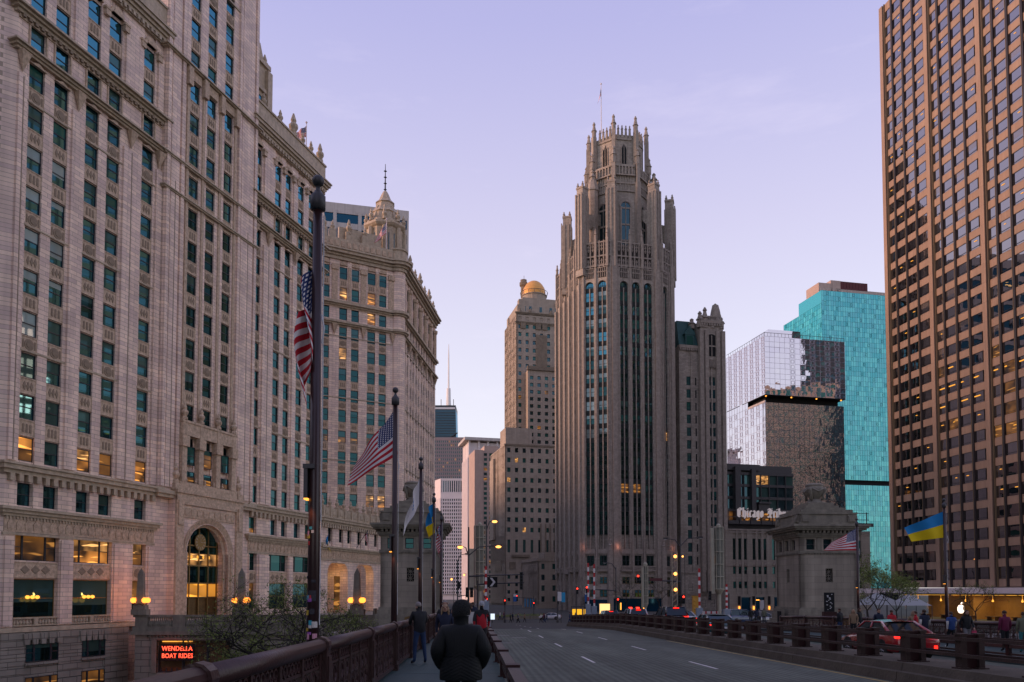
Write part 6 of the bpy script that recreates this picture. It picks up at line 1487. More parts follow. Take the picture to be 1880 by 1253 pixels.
# ------------------------------------------------------------------ flags
def flag_mesh(kind, top, fly, hoist, end, waves=2.5, amp=.12, nx=26, ny=26, fold=0.0, ph=0.0, wdir=(0, 1, 0)):
    top, fly, hoist, end, wd = Vector(top), Vector(fly), Vector(hoist), Vector(end), Vector(wdir); mb = MB(); vs = []
    for j in range(ny+1):
        t = j/ny
        for i in range(nx+1):
            s = i/nx
            p = top + fly*s + hoist*t*(1-s) + (end*t)*s
            a = amp*min(1, s*3)
            p += wd*(a*math.sin(waves*2*math.pi*s+ph+t*1.6)) + Vector((fold*math.sin(s*9+t*5+ph)*min(1, s*2.5), 0, .25*fold*math.sin(s*7+t*3)))
            vs.append(tuple(p))
    mb.v = vs
    for j in range(ny):
        for i in range(nx):
            mb.f.append((j*(nx+1)+i, j*(nx+1)+i+1, (j+1)*(nx+1)+i+1, (j+1)*(nx+1)+i))
            if kind == 'us':
                st = (j*13)//ny; m = 0 if st % 2 == 0 else 1
                if i < nx*.4 and j < ny*7/13: m = 2 if not (i % 2 == 1 and j % 2 == 1) else 1
            elif kind == 'ua': m = 0 if j < ny/2 else 1
            else: m = 0 if not ((i-nx*.5)**2/9+(j-ny*.45)**2/14 < 1) else (1 if (i+j) % 3 else 0)
            mb.mi.append(m)
    mats = {'us': [M['flagr'], M['flagw'], M['flagb']], 'ua': [M['ukb'], M['uky']], 'mu': [M['flagw'], M['ukb']]}[kind]
    return mb.mesh('flag_cloth', mats, True)
def flag(kind, label, *a, **k): o = place('flag', flag_mesh(kind, *a, **k)); return tag(o, label, 'flag', 'flags along the bridge')
H_P = 7.5
def flagpole(u, v, label, h=H_P, fixture=3.1):
    p = B(u, v, -.05 if u < 10 else DR-.05)
    t = thing('flagpole', label, 'flagpole', p, 0, 'maroon bridge flagpoles')
    MB().tube([(0, 0, -.6), (0, 0, 2.6), (0, 0, h-.4)], [.088, .078, .062], 14).build('pole', M['pole'], t, True)
    MB().lathe(0, 0, [(.06, h-.42), (.105, h-.40), (.105, h-.22), (.07, h-.18), (.03, h-.12), (.03, h-.08)], 14).build('pole_cap', M['grey'], t, True)
    MB().ball((0, 0, h), .082, 14, 10).build('finial_ball', M['grey'], t, True)
    mb = MB().box(-.125, -.075, -.10, .06, fixture, fixture+.46); mb.box(-.135, .02, -.11, .07, fixture+.40, fixture+.46); f = mb.build('lamp_housing', M['grey'], t)
    MB().box(-.12, -.07, -.10, .05, fixture-.02, fixture).build('lamp_glow', M['amber'], f)
    l = bpy.data.lights.new('pole_lamp', 'SPOT'); l.energy = 9; l.color = (1, .42, .14); l.spot_size = R(70); l.shadow_soft_size = .03; lo = bpy.data.objects.new('pole_lamp', l); COL.objects.link(lo); lo.parent = t; lo.location = (-.05, -.16, fixture-.03)
    mb = MB(); mb.tube([(.09, -.02, h-.5), (.10, -.02, h*.6), (.09, -.02, 1.4)], .008, 4); mb.tube([(.09, -.09, h-1.9), (.13, -.10, h-2.1), (.10, -.09, h-2.3)], .012, 4); mb.build('halyard', M['wsignp'], t)
    return t, p
lab = ['maroon flagpole covered in stickers with a limp striped flag', 'maroon flagpole flying a star-spangled flag', 'maroon flagpole with a limp white flag', 'maroon flagpole with a limp blue and yellow flag beside the walkway', 'maroon flagpole with a limp striped flag at the end of the walkway']
vs_ = [10.75, 21.4, 31.6, 41.8, 51.0]; PL = []
for l_, v_ in zip(lab, vs_): PL.append(flagpole(-2.17, v_, l_))
PR = [flagpole(24.6, 49.7, 'maroon flagpole flying a striped flag in front of the bridge house'), flagpole(24.6, 40.2, 'maroon flagpole flying a blue and yellow flag in front of the granite tower')]
def rel(p, px, py): return at(px, py, p.y)
p = PL[0][1]; tp = rel(p, 577, 470); flag('us', 'limp star-spangled flag wrapped along the stickered flagpole', tp, (-.16, -.04, -.85), (-.0, 0, -1.25), (.04, .0, -1.32), 1.6, .13, fold=.07, ph=.5, ny=39, nx=30)
p = PL[1][1]; s_ = p.y/FPX; flag('us', 'star-spangled flag streaming down from its maroon pole', rel(p, 726, 750), (-76*s_, .2, -98*s_), (5*s_, 0, -86*s_), (-17*s_, .1, -44*s_), 1.3, .10, nx=40, ny=39, fold=.02)
p = PL[2][1]; s_ = p.y/FPX; flag('mu', 'limp white flag with a small blue seal', rel(p, 771, 872), (-18*s_, 0, -58*s_), (0, 0, -52*s_), (-14*s_, 0, -56*s_), 1.5, .10, fold=.05)
p = PL[3][1]; s_ = p.y/FPX; flag('ua', 'limp blue and yellow flag above the walkway', rel(p, 798, 918), (-14*s_, 0, -26*s_), (2*s_, 0, -50*s_), (3*s_, 0, -54*s_), 1.5, .10, fold=.10)
p = PL[4][1]; s_ = p.y/FPX; flag('us', 'limp star-spangled flag above the end of the walkway', rel(p, 811, 955), (-9*s_, 0, -28*s_), (1*s_, 0, -42*s_), (4*s_, 0, -46*s_), 1.5, .10, fold=.10)
p = PR[0][1]; s_ = p.y/FPX; flag('us', 'star-spangled flag streaming in front of the bridge house', rel(p, 1573, 970), (-44*s_, .1, -26*s_), (0, 0, -41*s_), (-17*s_, 0, -15*s_), 1.3, .12, nx=40, ny=39)
p = PR[1][1]; s_ = p.y/FPX; flag('ua', 'blue and yellow flag streaming in front of the granite tower', rel(p, 1735, 938), (-73*s_, .1, -31*s_), (1*s_, 0, -49*s_), (10*s_, 0, -26*s_), 1.4, .10)
# stickers on the nearest pole and rail
pt, pp = PL[0]
for k in range(26):
    z = random.uniform(1.05, 1.95) if k > 6 else random.uniform(1.8, 2.75); q = random.uniform(-1.0, .55)-math.pi/2; w_ = random.uniform(.03, .075); h_ = random.uniform(.03, .08); r = .0895; mb = MB(); n = 4
    if k == 7: z, q, w_, h_ = 1.72, -math.pi/2, .12, .14
    for i in range(n):
        a0, a1 = q+(i/n-.5)*w_/r, q+((i+1)/n-.5)*w_/r
        mb.quad((r*math.cos(a0), r*math.sin(a0), z), (r*math.cos(a1), r*math.sin(a1), z), (r*math.cos(a1), r*math.sin(a1), z+h_), (r*math.cos(a0), r*math.sin(a0), z+h_))
    mb.build('sticker', M['stk5'] if k == 7 else M['stk%d' % random.randrange(8)], pt)
# flags on roofs and on the arcade
def rooffl(root_loc, h, fl, label, kind='us', sc=1.0, fv=(-1.6, 0, -.9), grp='roof flags'):
    t = thing('roof_flagpole', label, 'flagpole', root_loc, 0, grp); MB().tube([(0, 0, -.3), (0, 0, h)], [.09*sc, .05*sc], 6).build('pole', M['concw'], t); MB().ball((0, 0, h+.1), .16*sc, 8, 6).build('finial_ball', M['concw'], t)
    me = flag_mesh(kind, (0, 0, h-.4), fv, (0, 0, -1.7*sc), (-.5*sc, 0, -1.2*sc), 1.5, .15*sc, 26, 26); place('flag_cloth', me, t)
q = at(560, 284, 113); rooffl((q.x, q.y+.6, 65.2), Z_(222, 113)-65.2, 1, 'flagpole with striped flag on the cream tower parapet', fv=(-1.5, 0, -1.0))
q = at(711, 462, 143); rooffl((q.x, q.y-1, Z_(466, 142)), Z_(404, 142)-Z_(466, 142), 1, 'flagpole with striped flag below the cupola', sc=1.2, fv=(-1.6, 0, -2.6))
q = at(771, 540, 160); rooffl((q.x-.4, q.y, 64), Z_(513, 160)-64, 1, 'small flagpole with dark flag on the side parapet of the cream block', fv=(-.6, 0, -1.2), sc=.8)
q = at(1104, 240, 236); rooffl((q.x, q.y, Z_(243, 236)), Z_(155, 236)-Z_(243, 236), 1, 'tall flagpole with limp flag on the gothic crown', sc=1.7, fv=(-.5, 0, -4.2))
for px, py, k, lb in ((607, 1010, 'ua', 'angled staff with blue and yellow flag on the arcade'), (655, 1006, 'us', 'angled staff with striped flag on the arcade')):
    d_ = 119.5 if k == 'ua' else 125; b_ = at(px, py, d_); t = thing('wall_flag', lb, 'flag', b_, 0, 'flags on the arcade')
    MB().tube([(0, 0, 0), (2.2 if k == 'us' else .25, -2.6, 2.6 if k == 'us' else 2.4)], .05, 6).build('staff', M['grey'], t)
    e = (2.2, -2.6, 2.6) if k == 'us' else (.25, -2.6, 2.4)
    place('flag_cloth', flag_mesh(k, e, (-.5, .1, -1.4), (-.2, .2, -1.9), (.9, .2, -1.6), 1.2, .15), t)
# ------------------------------------------------------------------ signals, lamps, gates
def head(mb_root, x, y, z, lit='red', s=1.0, back=False):
    o = MB().box(x-.17*s, x+.17*s, y-.12*s, y+.12*s, z-.52*s, z+.52*s); 
    for k in (-1, 0, 1): o.box(x-.13*s, x+.13*s, y-.3*s, y-.12*s, z+k*.33*s+.11*s, z+k*.33*s+.15*s)
    h = o.build('signal_head', M['blk'], mb_root)
    for k, nm in ((1, 'red'), (0, 'amber'), (-1, 'green')):
        m = M[nm] if nm == lit else M['dark']; MB().lathe(0, 0, [(.001, 0), (.12*s, .01), (.12*s, .03)], 10)
        d = MB(); d.xprism([(x+.125*s*math.cos(2*math.pi*j/10), z+k*.33*s+.125*s*math.sin(2*math.pi*j/10)) for j in range(10)], y-.14*s, y-.121*s); d.build('lens', m, h)
def base(px, Y, z=None):
    q = at(px, HOR, Y); q.z = zdeck(Y) - .1 if z is None else z; return q
def signal_post(px, Y, ytop, label, arm=None, heads=(), lamps=(), grp='traffic signal posts', sign=None, r=.11):
    """arm=(px end, y); heads=[(px, y, lit)]; lamps=[(px,y)] lamp arms"""
    q = base(px, Y); t = thing('signal_post', label, 'traffic signal', q, 0, grp); k = Y/FPX; zt = Z_(ytop, Y)-q.z
    MB().tube([(0, 0, -.2), (0, 0, zt)], [r, r*.7], 8).build('post', M['grey'], t)
    MB().lathe(0, 0, [(.25, -.2), (.25, .4), (.15, .6)], 8).build('post_base', M['grey'], t)
    if arm:
        ax = (arm[0]-px)*k; az = Z_(arm[1], Y)-q.z; MB().tube([(0, 0, az-.15), (ax*.5, 0, az-.02), (ax, 0, az+.05)], [.1, .08, .06], 6).build('mast_arm', M['grey'], t)
    for hx, hy, lit in heads: head(t, (hx-px)*k, -.2, Z_(hy, Y)-q.z, lit)
    for (lx, ly, on) in lamps:
        x = (lx-px)*k; z = Z_(ly, Y)-q.z; MB().tube([(0, 0, min(zt, z-1.0)), (x*.35, 0, z-.1), (x*.9, 0, z+.05)], [.07, .06, .05], 6).build('lamp_arm', M['grey'], t)
        hd = MB().box(min(x*.85, x*1.12), max(x*.85, x*1.12), -.18, .18, z-.02, z+.16).build('lamp_head', M['grey'], t)
        MB().ball((x, 0, z-.06), .3 if on else .16, 8, 5, .5).build('lamp_lens', M['street'] if on else M['wsignp'], hd)
    if sign: MB().box((sign[0]-px)*k, (sign[1]-px)*k, -.15, -.1, Z_(sign[3], Y)-q.z, Z_(sign[2], Y)-q.z).build('street_sign', M['brnsign'], t)
    return t
signal_post(1250, 96, 985, 'signal post with long mast arm and street name sign before the gothic tower', (1170, 1066), [(1171, 1063, 'red'), (1254, 1101, 'red'), (1246, 1101, 'none')], [(1222, 990, False), (1287, 988, False)], sign=(1192, 1216, 1062, 1067))
signal_post(1131, 118, 1042, 'signal post with short arm and small lamp at the avenue corner', (1087, 1083), [(1134, 1105, 'red')], [(1110, 1034, False)])
signal_post(1058, 122, 1076, 'slim signal post at the crossing near the yellow kiosk', None, [(1059.5, 1085, 'red')])
signal_post(1078, 112, 1076, 'signal post beside the red striped gate arm', None, [(1077, 1083, 'red')])
signal_post(1024, 150, 1090, 'far signal post by the blue banner', None, [(1024, 1104, 'none')])
signal_post(980, 190, 1095, 'distant signal post across the intersection', (950, 1098), [(949, 1097, 'red'), (980, 1110, 'red')], r=.09)
signal_post(1338, 90, 1090, 'dark signal post beside the tan signal tower', None, [(1302, 1094, 'none')])
signal_post(927, 150, 1095, 'distant signal post facing the walkway', None, [(927, 1106, 'red')])
signal_post(860, 82, 968, 'tall lamp and signal post beside the end of the walkway', (962, 1056), [(858, 1088, 'none'), (866, 1088, 'none'), (957, 1060, 'none'), (893, 1106, 'red')], [(845, 1004, True), (915, 1003, True)], sign=(872, 873, 1060, 1062))
signal_post(877, 84, 1066, 'lower mast arm post with arrow sign', (962, 1071), [(957, 1074, 'none')])
signal_post(840, 120, 1030, 'street lamp post with green sign up the avenue', (856, 1094), [(843, 1075, 'none')], [(856, 1018, False)])
signal_post(893, 88, 955, 'tall street lamp leaning over the avenue', None, [], [(908, 957, True)])
for px, Y, y, lb in ((829, 190, 1064, 'small glowing street lamp before the white gridded tower'), (852, 210, 1056, 'small glowing street lamp at the foot of the balcony tower'), (853, 150, 1105, 'low glowing lamp behind the walkway crowd'), (1254, 200, 1022, 'small glowing street lamp before the gothic wing'), (865, 130, 1021, 'small glowing street lamp beside the tall caged tower')):
    q = base(px, Y); t = thing('street_lamp', lb, 'street lamp', q, 0, 'glowing street lamps up the avenue'); z = Z_(y, Y)-q.z
    MB().tube([(.5, 0, 0), (.5, 0, z+.4), (0, 0, z+.25)], .07, 6).build('post', M['grey'], t); MB().ball((0, 0, z), .24, 8, 6).build('lamp_lens', M['street'], t)
for k, (px, y) in enumerate(((1239, 1022), (1239, 1054), (1239, 1083))): pass
t = thing('lamp_column', 'lattice column with three amber warning lamps', 'signal', base(1239, 92), 0); z0 = t.location.z; k = 92/FPX
mb = MB()
for sx in (-.3, .3): mb.tube([(sx, 0, 0), (sx, 0, Z_(1012, 92)-z0)], .05, 5)
for i in range(12): z = i*.65; mb.tube([(-.3, 0, z), (.3, 0, z+.5)], .03, 4)
mb.build('lattice', M['tan'], t)
for y in (1022, 1054, 1083): MB().ball((.05, -.15, Z_(y, 92)-z0), .2, 8, 6).build('amber_lens', M['street'], t)
# tan caged signal towers
def cage(px0, px1, y0, y1, Y, label, side=None):
    q = base((px0+px1)/2, Y); t = thing('caged_tower', label, 'equipment tower', q, 0, 'tan caged bridge equipment towers'); w_ = (px1-px0)*Y/FPX; zt, zb = Z_(y0, Y)-q.z, Z_(y1, Y)-q.z
    MB().lathe(0, 0, [(w_*.36, zb), (w_*.36, zt)], 12).build('drum', M['tand'], t)
    mb = MB(); n = 8
    for k in range(n): a = 2*math.pi*k/n; mb.tube([(w_*.48*math.cos(a), w_*.48*math.sin(a), zb), (w_*.48*math.cos(a), w_*.48*math.sin(a), zt)], .05, 5)
    for j in range(6): z = zb+(zt-zb)*j/5; mb.tube([(w_*.48*math.cos(2*math.pi*k/12), w_*.48*math.sin(2*math.pi*k/12), z) for k in range(13)], .055, 5)
    mb.build('cage', M['tan'], t); MB().tube([(0, 0, -.2), (0, 0, zb)], w_*.18, 10).build('column', M['tan'], t); MB().lathe(0, 0, [(w_*.2, zb-.6), (w_*.55, zb)], 10).build('bracket', M['tan'], t)
    MB().ball((0, 0, zt+.2), .26, 8, 6).build('camera_dome', M['tan'], t)
    if side: MB().box(side[0]*Y/FPX, side[1]*Y/FPX, -.3, .3, zb-.5, Z_(side[2], Y)-q.z).build('side_cabinet', M['tan'], t)
cage(870, 891, 966, 1076, 97, 'tall tan caged equipment tower at the end of the walkway', (-19, -10, 1008)); cage(1311, 1330, 969, 1082, 90, 'tan caged equipment tower beside the low limestone block', (-15, -9, 970)); cage(1180, 1190, 1040, 1108, 92, 'slim tan caged equipment tower in front of the gothic tower', (-7, -3, 1042))
# striped barrier arms standing upright
def gate(px, y0, y1, Y, label, tilt=0):
    q = base(px, Y); t = thing('barrier_gate', label, 'barrier gate', q, 0, 'upright striped barrier arms'); zt, zb = Z_(y0, Y)-q.z, Z_(y1, Y)-q.z; n = 10
    for k in range(n): z0, z1 = zb+(zt-zb)*k/n, zb+(zt-zb)*(k+1)/n; MB().box(-.11+tilt*z0, .11+tilt*z0, -.05, .05, z0, z1).build('arm_stripe', M['redpaint'] if k % 2 else M['whitepaint'], t)
    MB().box(-.45, .45, -.4, .4, -.2, zb*.55).box(-.35, .3, -.35, .35, zb*.55, zb+.2).build('gate_cabinet', M['bluegrey'], t)
gate(892, 1040, 1108, 76, 'striped barrier arm beside the walkway end'); gate(1080, 1034, 1112, 104, 'striped barrier arm nearest the yellow kiosk'); gate(1091, 1036, 1116, 102, 'striped barrier arm beside its twin at the median end'); gate(1284, 1044, 1120, 86, 'striped barrier arm behind the queueing cars'); gate(1334, 1073, 1122, 88, 'striped barrier arm near the bridge house')
MB()
t = thing('ochre_cabinet', 'tall ochre signal cabinet behind the queueing cars', 'cabinet', base(1277, 88)); z = Z_(1096, 88)-t.location.z; MB().box(-.35, .35, -.3, .3, 0, z).box(-.42, .42, -.35, .35, z, z+.1).build('cabinet', M['ochre'], t)
for j in range(5): MB().ball((-.2, -.33, z*.3+j*z*.14), .1, 6, 4).build('lamp', M['ochre'], t)
t = thing('yellow_kiosk', 'bus shelter with glowing yellow advert panel', 'bus shelter', base(1066, 132)); MB().box(-1.6, 1.6, 0, 1.4, 2.6, 2.8).box(-1.6, -1.5, 0, 1.4, 0, 2.6).box(1.5, 1.6, 0, 1.4, 0, 2.6).build('frame', M['grey'], t); MB().box(-1.4, .2, .05, .15, .4, 2.3).build('advert_panel', M['ysign'], t); MB().box(.5, 1.4, .05, .15, .4, 2.3).build('side_panel', M['ysign'], t)
t = thing('lit_board', 'cream backlit advertising board at the median end', 'advert board', base(1110, 100)); MB().box(-.75, .75, -.15, .15, .5, 2.7).build('case', M['grey'], t); MB().box(-.65, .65, -.18, -.151, .6, 2.6).build('lit_face', M['wsign'], t); MB().box(-.1, .1, -.1, .1, -.2, .5).build('stand', M['grey'], t)
t = thing('screen_kiosk', 'small pale glowing screen at the far kerb', 'screen', base(904, 150)); MB().box(-.5, .5, -.1, .1, .5, 1.7).build('case', M['grey'], t); MB().box(-.45, .45, -.13, -.101, .55, 1.65).build('lit_face', M['screen'], t); MB().box(-.1, .1, -.1, .1, -.2, .5).build('stand', M['grey'], t)
for px, Y, y0, y1, m, lb in ((942, 170, 1091, 1105, 'bsign', 'white and blue street banner by the far crossing'), (1023, 140, 1087, 1104, 'wsignp', 'white street banner beside the gothic tower'), (1030, 142, 1088, 1106, 'bsign2', 'light blue street banner beside the gothic tower'), (1073, 118, 1085, 1105, 'bsign', 'white and blue street banner on the corner pole')):
    t = thing('street_banner', lb, 'banner', base(px, Y)); z0, z1 = Z_(y1, Y)-t.location.z, Z_(y0, Y)-t.location.z; MB().tube([(0, 0, -.2), (0, 0, z1+.3)], .06, 6).build('pole', M['grey'], t); MB().box(.06, .75, -.02, .02, z0, z1-(z1-z0)*.35).build('banner_cloth', M[m], t); MB().box(.06, .75, -.02, .02, z1-(z1-z0)*.35+.01, z1).build('banner_head', M['wsignp'] if m == 'bsign' else M[m], t)
# arrow sign plate on the left mast arm
t = thing('arrow_sign', 'dark chevron sign with pale arrow on the lower mast arm', 'sign', at(901, 1070, 83.6)); MB().box(-.7, .7, -.05, .05, -.5, .6).build('plate', M['dark'], t)
MB().xprism([(-.1, -.4), (.15, -.4), (.5, .05), (.15, .5), (-.1, .5), (.25, .05)], -.08, -.051).build('chevron', M['wsignp'], t)
# poster stand at the bridge house
t = thing('poster_stand', 'black poster stand with white print beside the bridge house plinth', 'sign', B(22.6, 55.5)); 
q = at(1523, 1142, 58); t.location = (q.x, 58, zdeck(58)); t.scale = (.5, .5, .85); MB().box(-.95, .95, -.4, .4, 0, 1.35).build('base_box', M['railp'], t); MB().box(-.75, .75, -.06, .06, 1.35, 3.0).build('panel', M['dark'], t)
mb = MB()
for i in range(14): x = random.uniform(-.5, .4); z = 1.5+i*.1; mb.box(x, x+random.uniform(.08, .25), -.075, -.061, z, z+.07)
mb.build('print', M['wsignp'], t)
t = thing('striped_hazard_board', 'small red and white hazard board by the signal tower', 'sign', base(1304, 80)); z = Z_(1128, 80)-t.location.z
for k in range(6): MB().box(-.8+k*.27, -.67+k*.27, -.05, .05, z-.1, z+.3).build('stripe', M['redpaint'] if k % 2 else M['whitepaint'], t)
MB().box(-.8, .8, .05, .1, -.1, z+.3).build('panel', M['whitepaint'], t)
# ------------------------------------------------------------------ cars
def carmesh(kind, paint):
    sed = kind == 'sedan'; Ln, hw, H = (4.75, .91, 1.43) if sed else (4.8, .96, 1.74); belt = .93 if sed else 1.05
    st = [(-Ln/2, .80, .42, .70), (-Ln/2+.06, .95, .30, .90), (-Ln/2+.25, .99, .24, belt+.06 if sed else belt), (-Ln/2+.8, 1, .22, belt+.05), (-.8, 1, .2, belt+.01), (.4, 1, .2, belt-.02), (1.05, .99, .2, belt-.06), (Ln/2-.7, .97, .22, belt-.14), (Ln/2-.22, .92, .24, belt-.25), (Ln/2-.04, .82, .3, .58), (Ln/2, .72, .4, .5)]
    mb = MB(); n = 11; vs = []
    for y, k, zl, zt in st:
        w_ = hw*k; half = [(w_*.86, zl), (w_*.985, zl+.1), (w_, zl+(zt-zl)*.45), (w_*.975, zl+(zt-zl)*.78), (w_*.90, zt-.02)]
        ring_ = half + [(0, zt+.025)] + [(-x, z) for x, z in reversed(half)]
        vs += [(x, y, z) for x, z in ring_]
    m = len(st); fs = [(i*n+j, (i+1)*n+j, (i+1)*n+j+1, i*n+j+1) for i in range(m-1) for j in range(n-1)] + [tuple(range(n)), tuple((m-1)*n+j for j in reversed(range(n)))] + [(i*n, i*n+n-1, (i+1)*n+n-1, (i+1)*n) for i in range(m-1)]
    mb.add(vs, fs); body = mb.mesh('body', paint, True)
    if sed: yb0, yb1, yr0, yr1 = -1.85, 1.2, -.95, .35
    else: yb0, yb1, yr0, yr1 = -2.25, 1.25, -2.0, .45
    wb, wr = hw*.90, hw*.72; zb = belt+.0
    P = {}
    for s in (-1, 1): P['b0', s] = (s*wb, yb0, zb); P['b1', s] = (s*wb, yb1, zb-.05); P['r0', s] = (s*wr, yr0, H-.05); P['r1', s] = (s*wr, yr1, H-.04); P['m0', s] = (s*(wb*.5+wr*.5+.02), (yb0+yr0)/2+.03, (zb+H)/2+.02)
    gl = MB()
    for s in (-1, 1): gl.add([P['b0', s], P['b1', s], P['r1', s], P['r0', s]], [(0, 1, 2, 3) if s > 0 else (3, 2, 1, 0)])
    gl.add([P['b0', -1], P['b0', 1], P['r0', 1], P['r0', -1]], [(0, 1, 2, 3)]); gl.add([P['b1', 1], P['b1', -1], P['r1', -1], P['r1', 1]], [(0, 1, 2, 3)])
    glm = gl.mesh('glass', M['carglass'])
    rf = MB(); k = 5; rows_ = []
    for i in range(k+1):
        f = i/k; y = yr0-.06+(yr1-yr0+.12)*f; zz = H-.055+.06*math.sin(math.pi*f); w2 = wr+.02
        rows_ += [(-w2, y, zz-.03), (-w2*.6, y, zz+.02), (0, y, zz+.035), (w2*.6, y, zz+.02), (w2, y, zz-.03)]
    rf.add(rows_, [(i*5+j, i*5+j+1, (i+1)*5+j+1, (i+1)*5+j) for i in range(k) for j in range(4)])
    for s in (-1, 1):
        rf.tube([P['b0', s], P['r0', s]], [.09, .06], 5); rf.tube([P['b1', s], P['r1', s]], [.05, .04], 5); rf.tube([P['r0', s], P['r1', s]], .04, 5)
        mid = (yr0+yr1)/2-.02; rf.tube([(s*wb, mid+.08, zb), (s*(wr+.01), mid, H-.05)], .045, 5)
    roof = rf.mesh('roof', paint, True)
    return body, glm, roof, Ln, hw, H, belt
def wheel():
    mb = MB(); mb.M = Matrix.Rotation(math.pi/2, 4, 'Y'); mb.lathe(0, 0, [(.20, -.1), (.31, -.105), (.335, -.07), (.335, .07), (.31, .105), (.20, .1)], 20); ty = mb.mesh('tyre', M['tyre'], True)
    mb = MB(); mb.M = Matrix.Rotation(math.pi/2, 4, 'Y'); mb.lathe(0, 0, [(.21, -.085), (.21, .085)], 16); mb.lathe(0, 0, [(.06, -.11), (.06, .11)], 8)
    for k in range(5): q = 2*math.pi*k/5; mb.box(-.02, .02, -.02, .02, -.01, .01); mb.tube([(0, 0, -.095), (.2*math.cos(q), .2*math.sin(q), -.095)], .025, 4); mb.tube([(0, 0, .095), (.2*math.cos(q), .2*math.sin(q), .095)], .025, 4)
    return ty, mb.mesh('rim', M['rim'])
WTY, WRM = wheel()
def car(label, kind, paint, u=None, v=None, P=None, rz=None, brake=True, bar=False):
    key = ('car', kind, paint.name); body, glm, roof, Ln, hw, H, belt = cached(key, lambda: carmesh(kind, paint))
    q = B(u, v, hnb(v)+.002) if P is None else Vector(P); t = thing('car', label, 'car', q, BROT if rz is None else rz, 'cars on the avenue')
    if P is None: t.rotation_euler = (math.atan2(zdeck(v+1)-zdeck(v-1), 2), 0, BROT)
    place('body', body, t); place('window_glass', glm, t); place('roof', roof, t)
    for sx in (-1, 1):
        for y in (-Ln/2+1.0, Ln/2-.95):
            w_ = place('wheel', WTY, t, (sx*(hw-.10), y, .335)); place('rim', WRM, w_)
            a = MB(); a.M = Matrix.Translation((sx*(hw-.09), y, .335)) @ Matrix.Rotation(math.pi/2, 4, 'Y'); a.lathe(0, 0, [(.395, -.095), (.395, .095)], 20); a.build('wheel_arch', M['trim'], t)
        z = belt-.10; yr = -Ln/2
        tl = MB().box(min(sx*hw*.50, sx*hw*.93), max(sx*hw*.50, sx*hw*.93), yr+.0, yr+.18, z-.04, z+.03); tl.build('tail_lamp', M['tail'] if brake else M['redpaint'], t)
        MB().box(min(sx*hw*.55, sx*hw*.78), max(sx*hw*.55, sx*hw*.78), Ln/2-.25, Ln/2-.06, .62, .70).build('headlight', M['wsignp'], t)
        MB().box(min(sx*(hw+.0), sx*(hw+.2)), max(sx*(hw+.0), sx*(hw+.2)), .72, .86, belt-.02, belt+.13).build('mirror', paint, t)
        if kind == 'sedan': MB().box(min(sx*hw*.66, sx*hw*.8), max(sx*hw*.66, sx*hw*.8), yr-.02, yr+.1, .36, .52).build('rear_reflector', M['tail'] if brake else M['redpaint'], t)
        MB().box(min(sx*hw*.985, sx*hw*1.01), max(sx*hw*.985, sx*hw*1.01), -.45, -.25, belt-.14, belt-.10).build('door_handle', paint, t)
    MB().box(-hw*.8, hw*.8, yr-.03, yr+.1, .26, .38).build('rear_bumper', M['trim'], t)
    MB().box(-.26, .26, yr-.035, yr+.02, .60, .72).build('number_plate', M['wsignp'], t)
    if brake: MB().box(-.22, .22, -1.72 if kind == 'sedan' else -2.16, -1.62 if kind == 'sedan' else -2.05, belt+.06 if kind == 'sedan' else H-.16, belt+.10 if kind == 'sedan' else H-.11).build('high_brake_lamp', M['tail'], t)
    if bar:
        MB().box(-.6, .6, -.5, -.2, H+.03, H+.13).build('light_bar', M['trim'], t)
        for x in (-.42, .28): MB().box(x-.15, x+.15, -.52, -.18, H+.045, H+.15).build('red_beacon', M['red'], t)
    return t
car('red sedan with glowing tail lamps passing behind the median guard rail', 'sedan', M['carred'], 16.65, 31.4)
car('dark teal sedan waiting behind the guard rail', 'sedan', M['carteal'], 14.6, 48)
car('black sport utility car with bright brake lamps in the queue', 'suv', M['carblk'], 15.4, 62)
car('white police sport utility car with red beacons on its roof', 'suv', M['carwht'], 15.4, 76, bar=True)
car('silver sedan beside the black sport utility car', 'sedan', M['carsil'], 17.6, 67)
car('dark grey sport utility car ahead of the police car', 'suv', M['cargrey'], 15.6, 92)
q = at(1358, 1130, 92); car('blue sport utility car turning by the bridge house', 'suv', M['carblue'], P=(q.x, 92, zdeck(92)-.178+.18), rz=R(-62))
q = at(1398, 1130, 98); car('silver sedan parked beyond the bridge house', 'sedan', M['carsil'], P=(q.x, 98, zdeck(98)-.178+.18), rz=R(-75))
q = at(1010, 1130, 168); car('white sedan crossing the far intersection', 'sedan', M['carwht'], P=(q.x, 168, -4.2405), rz=R(80), brake=False)
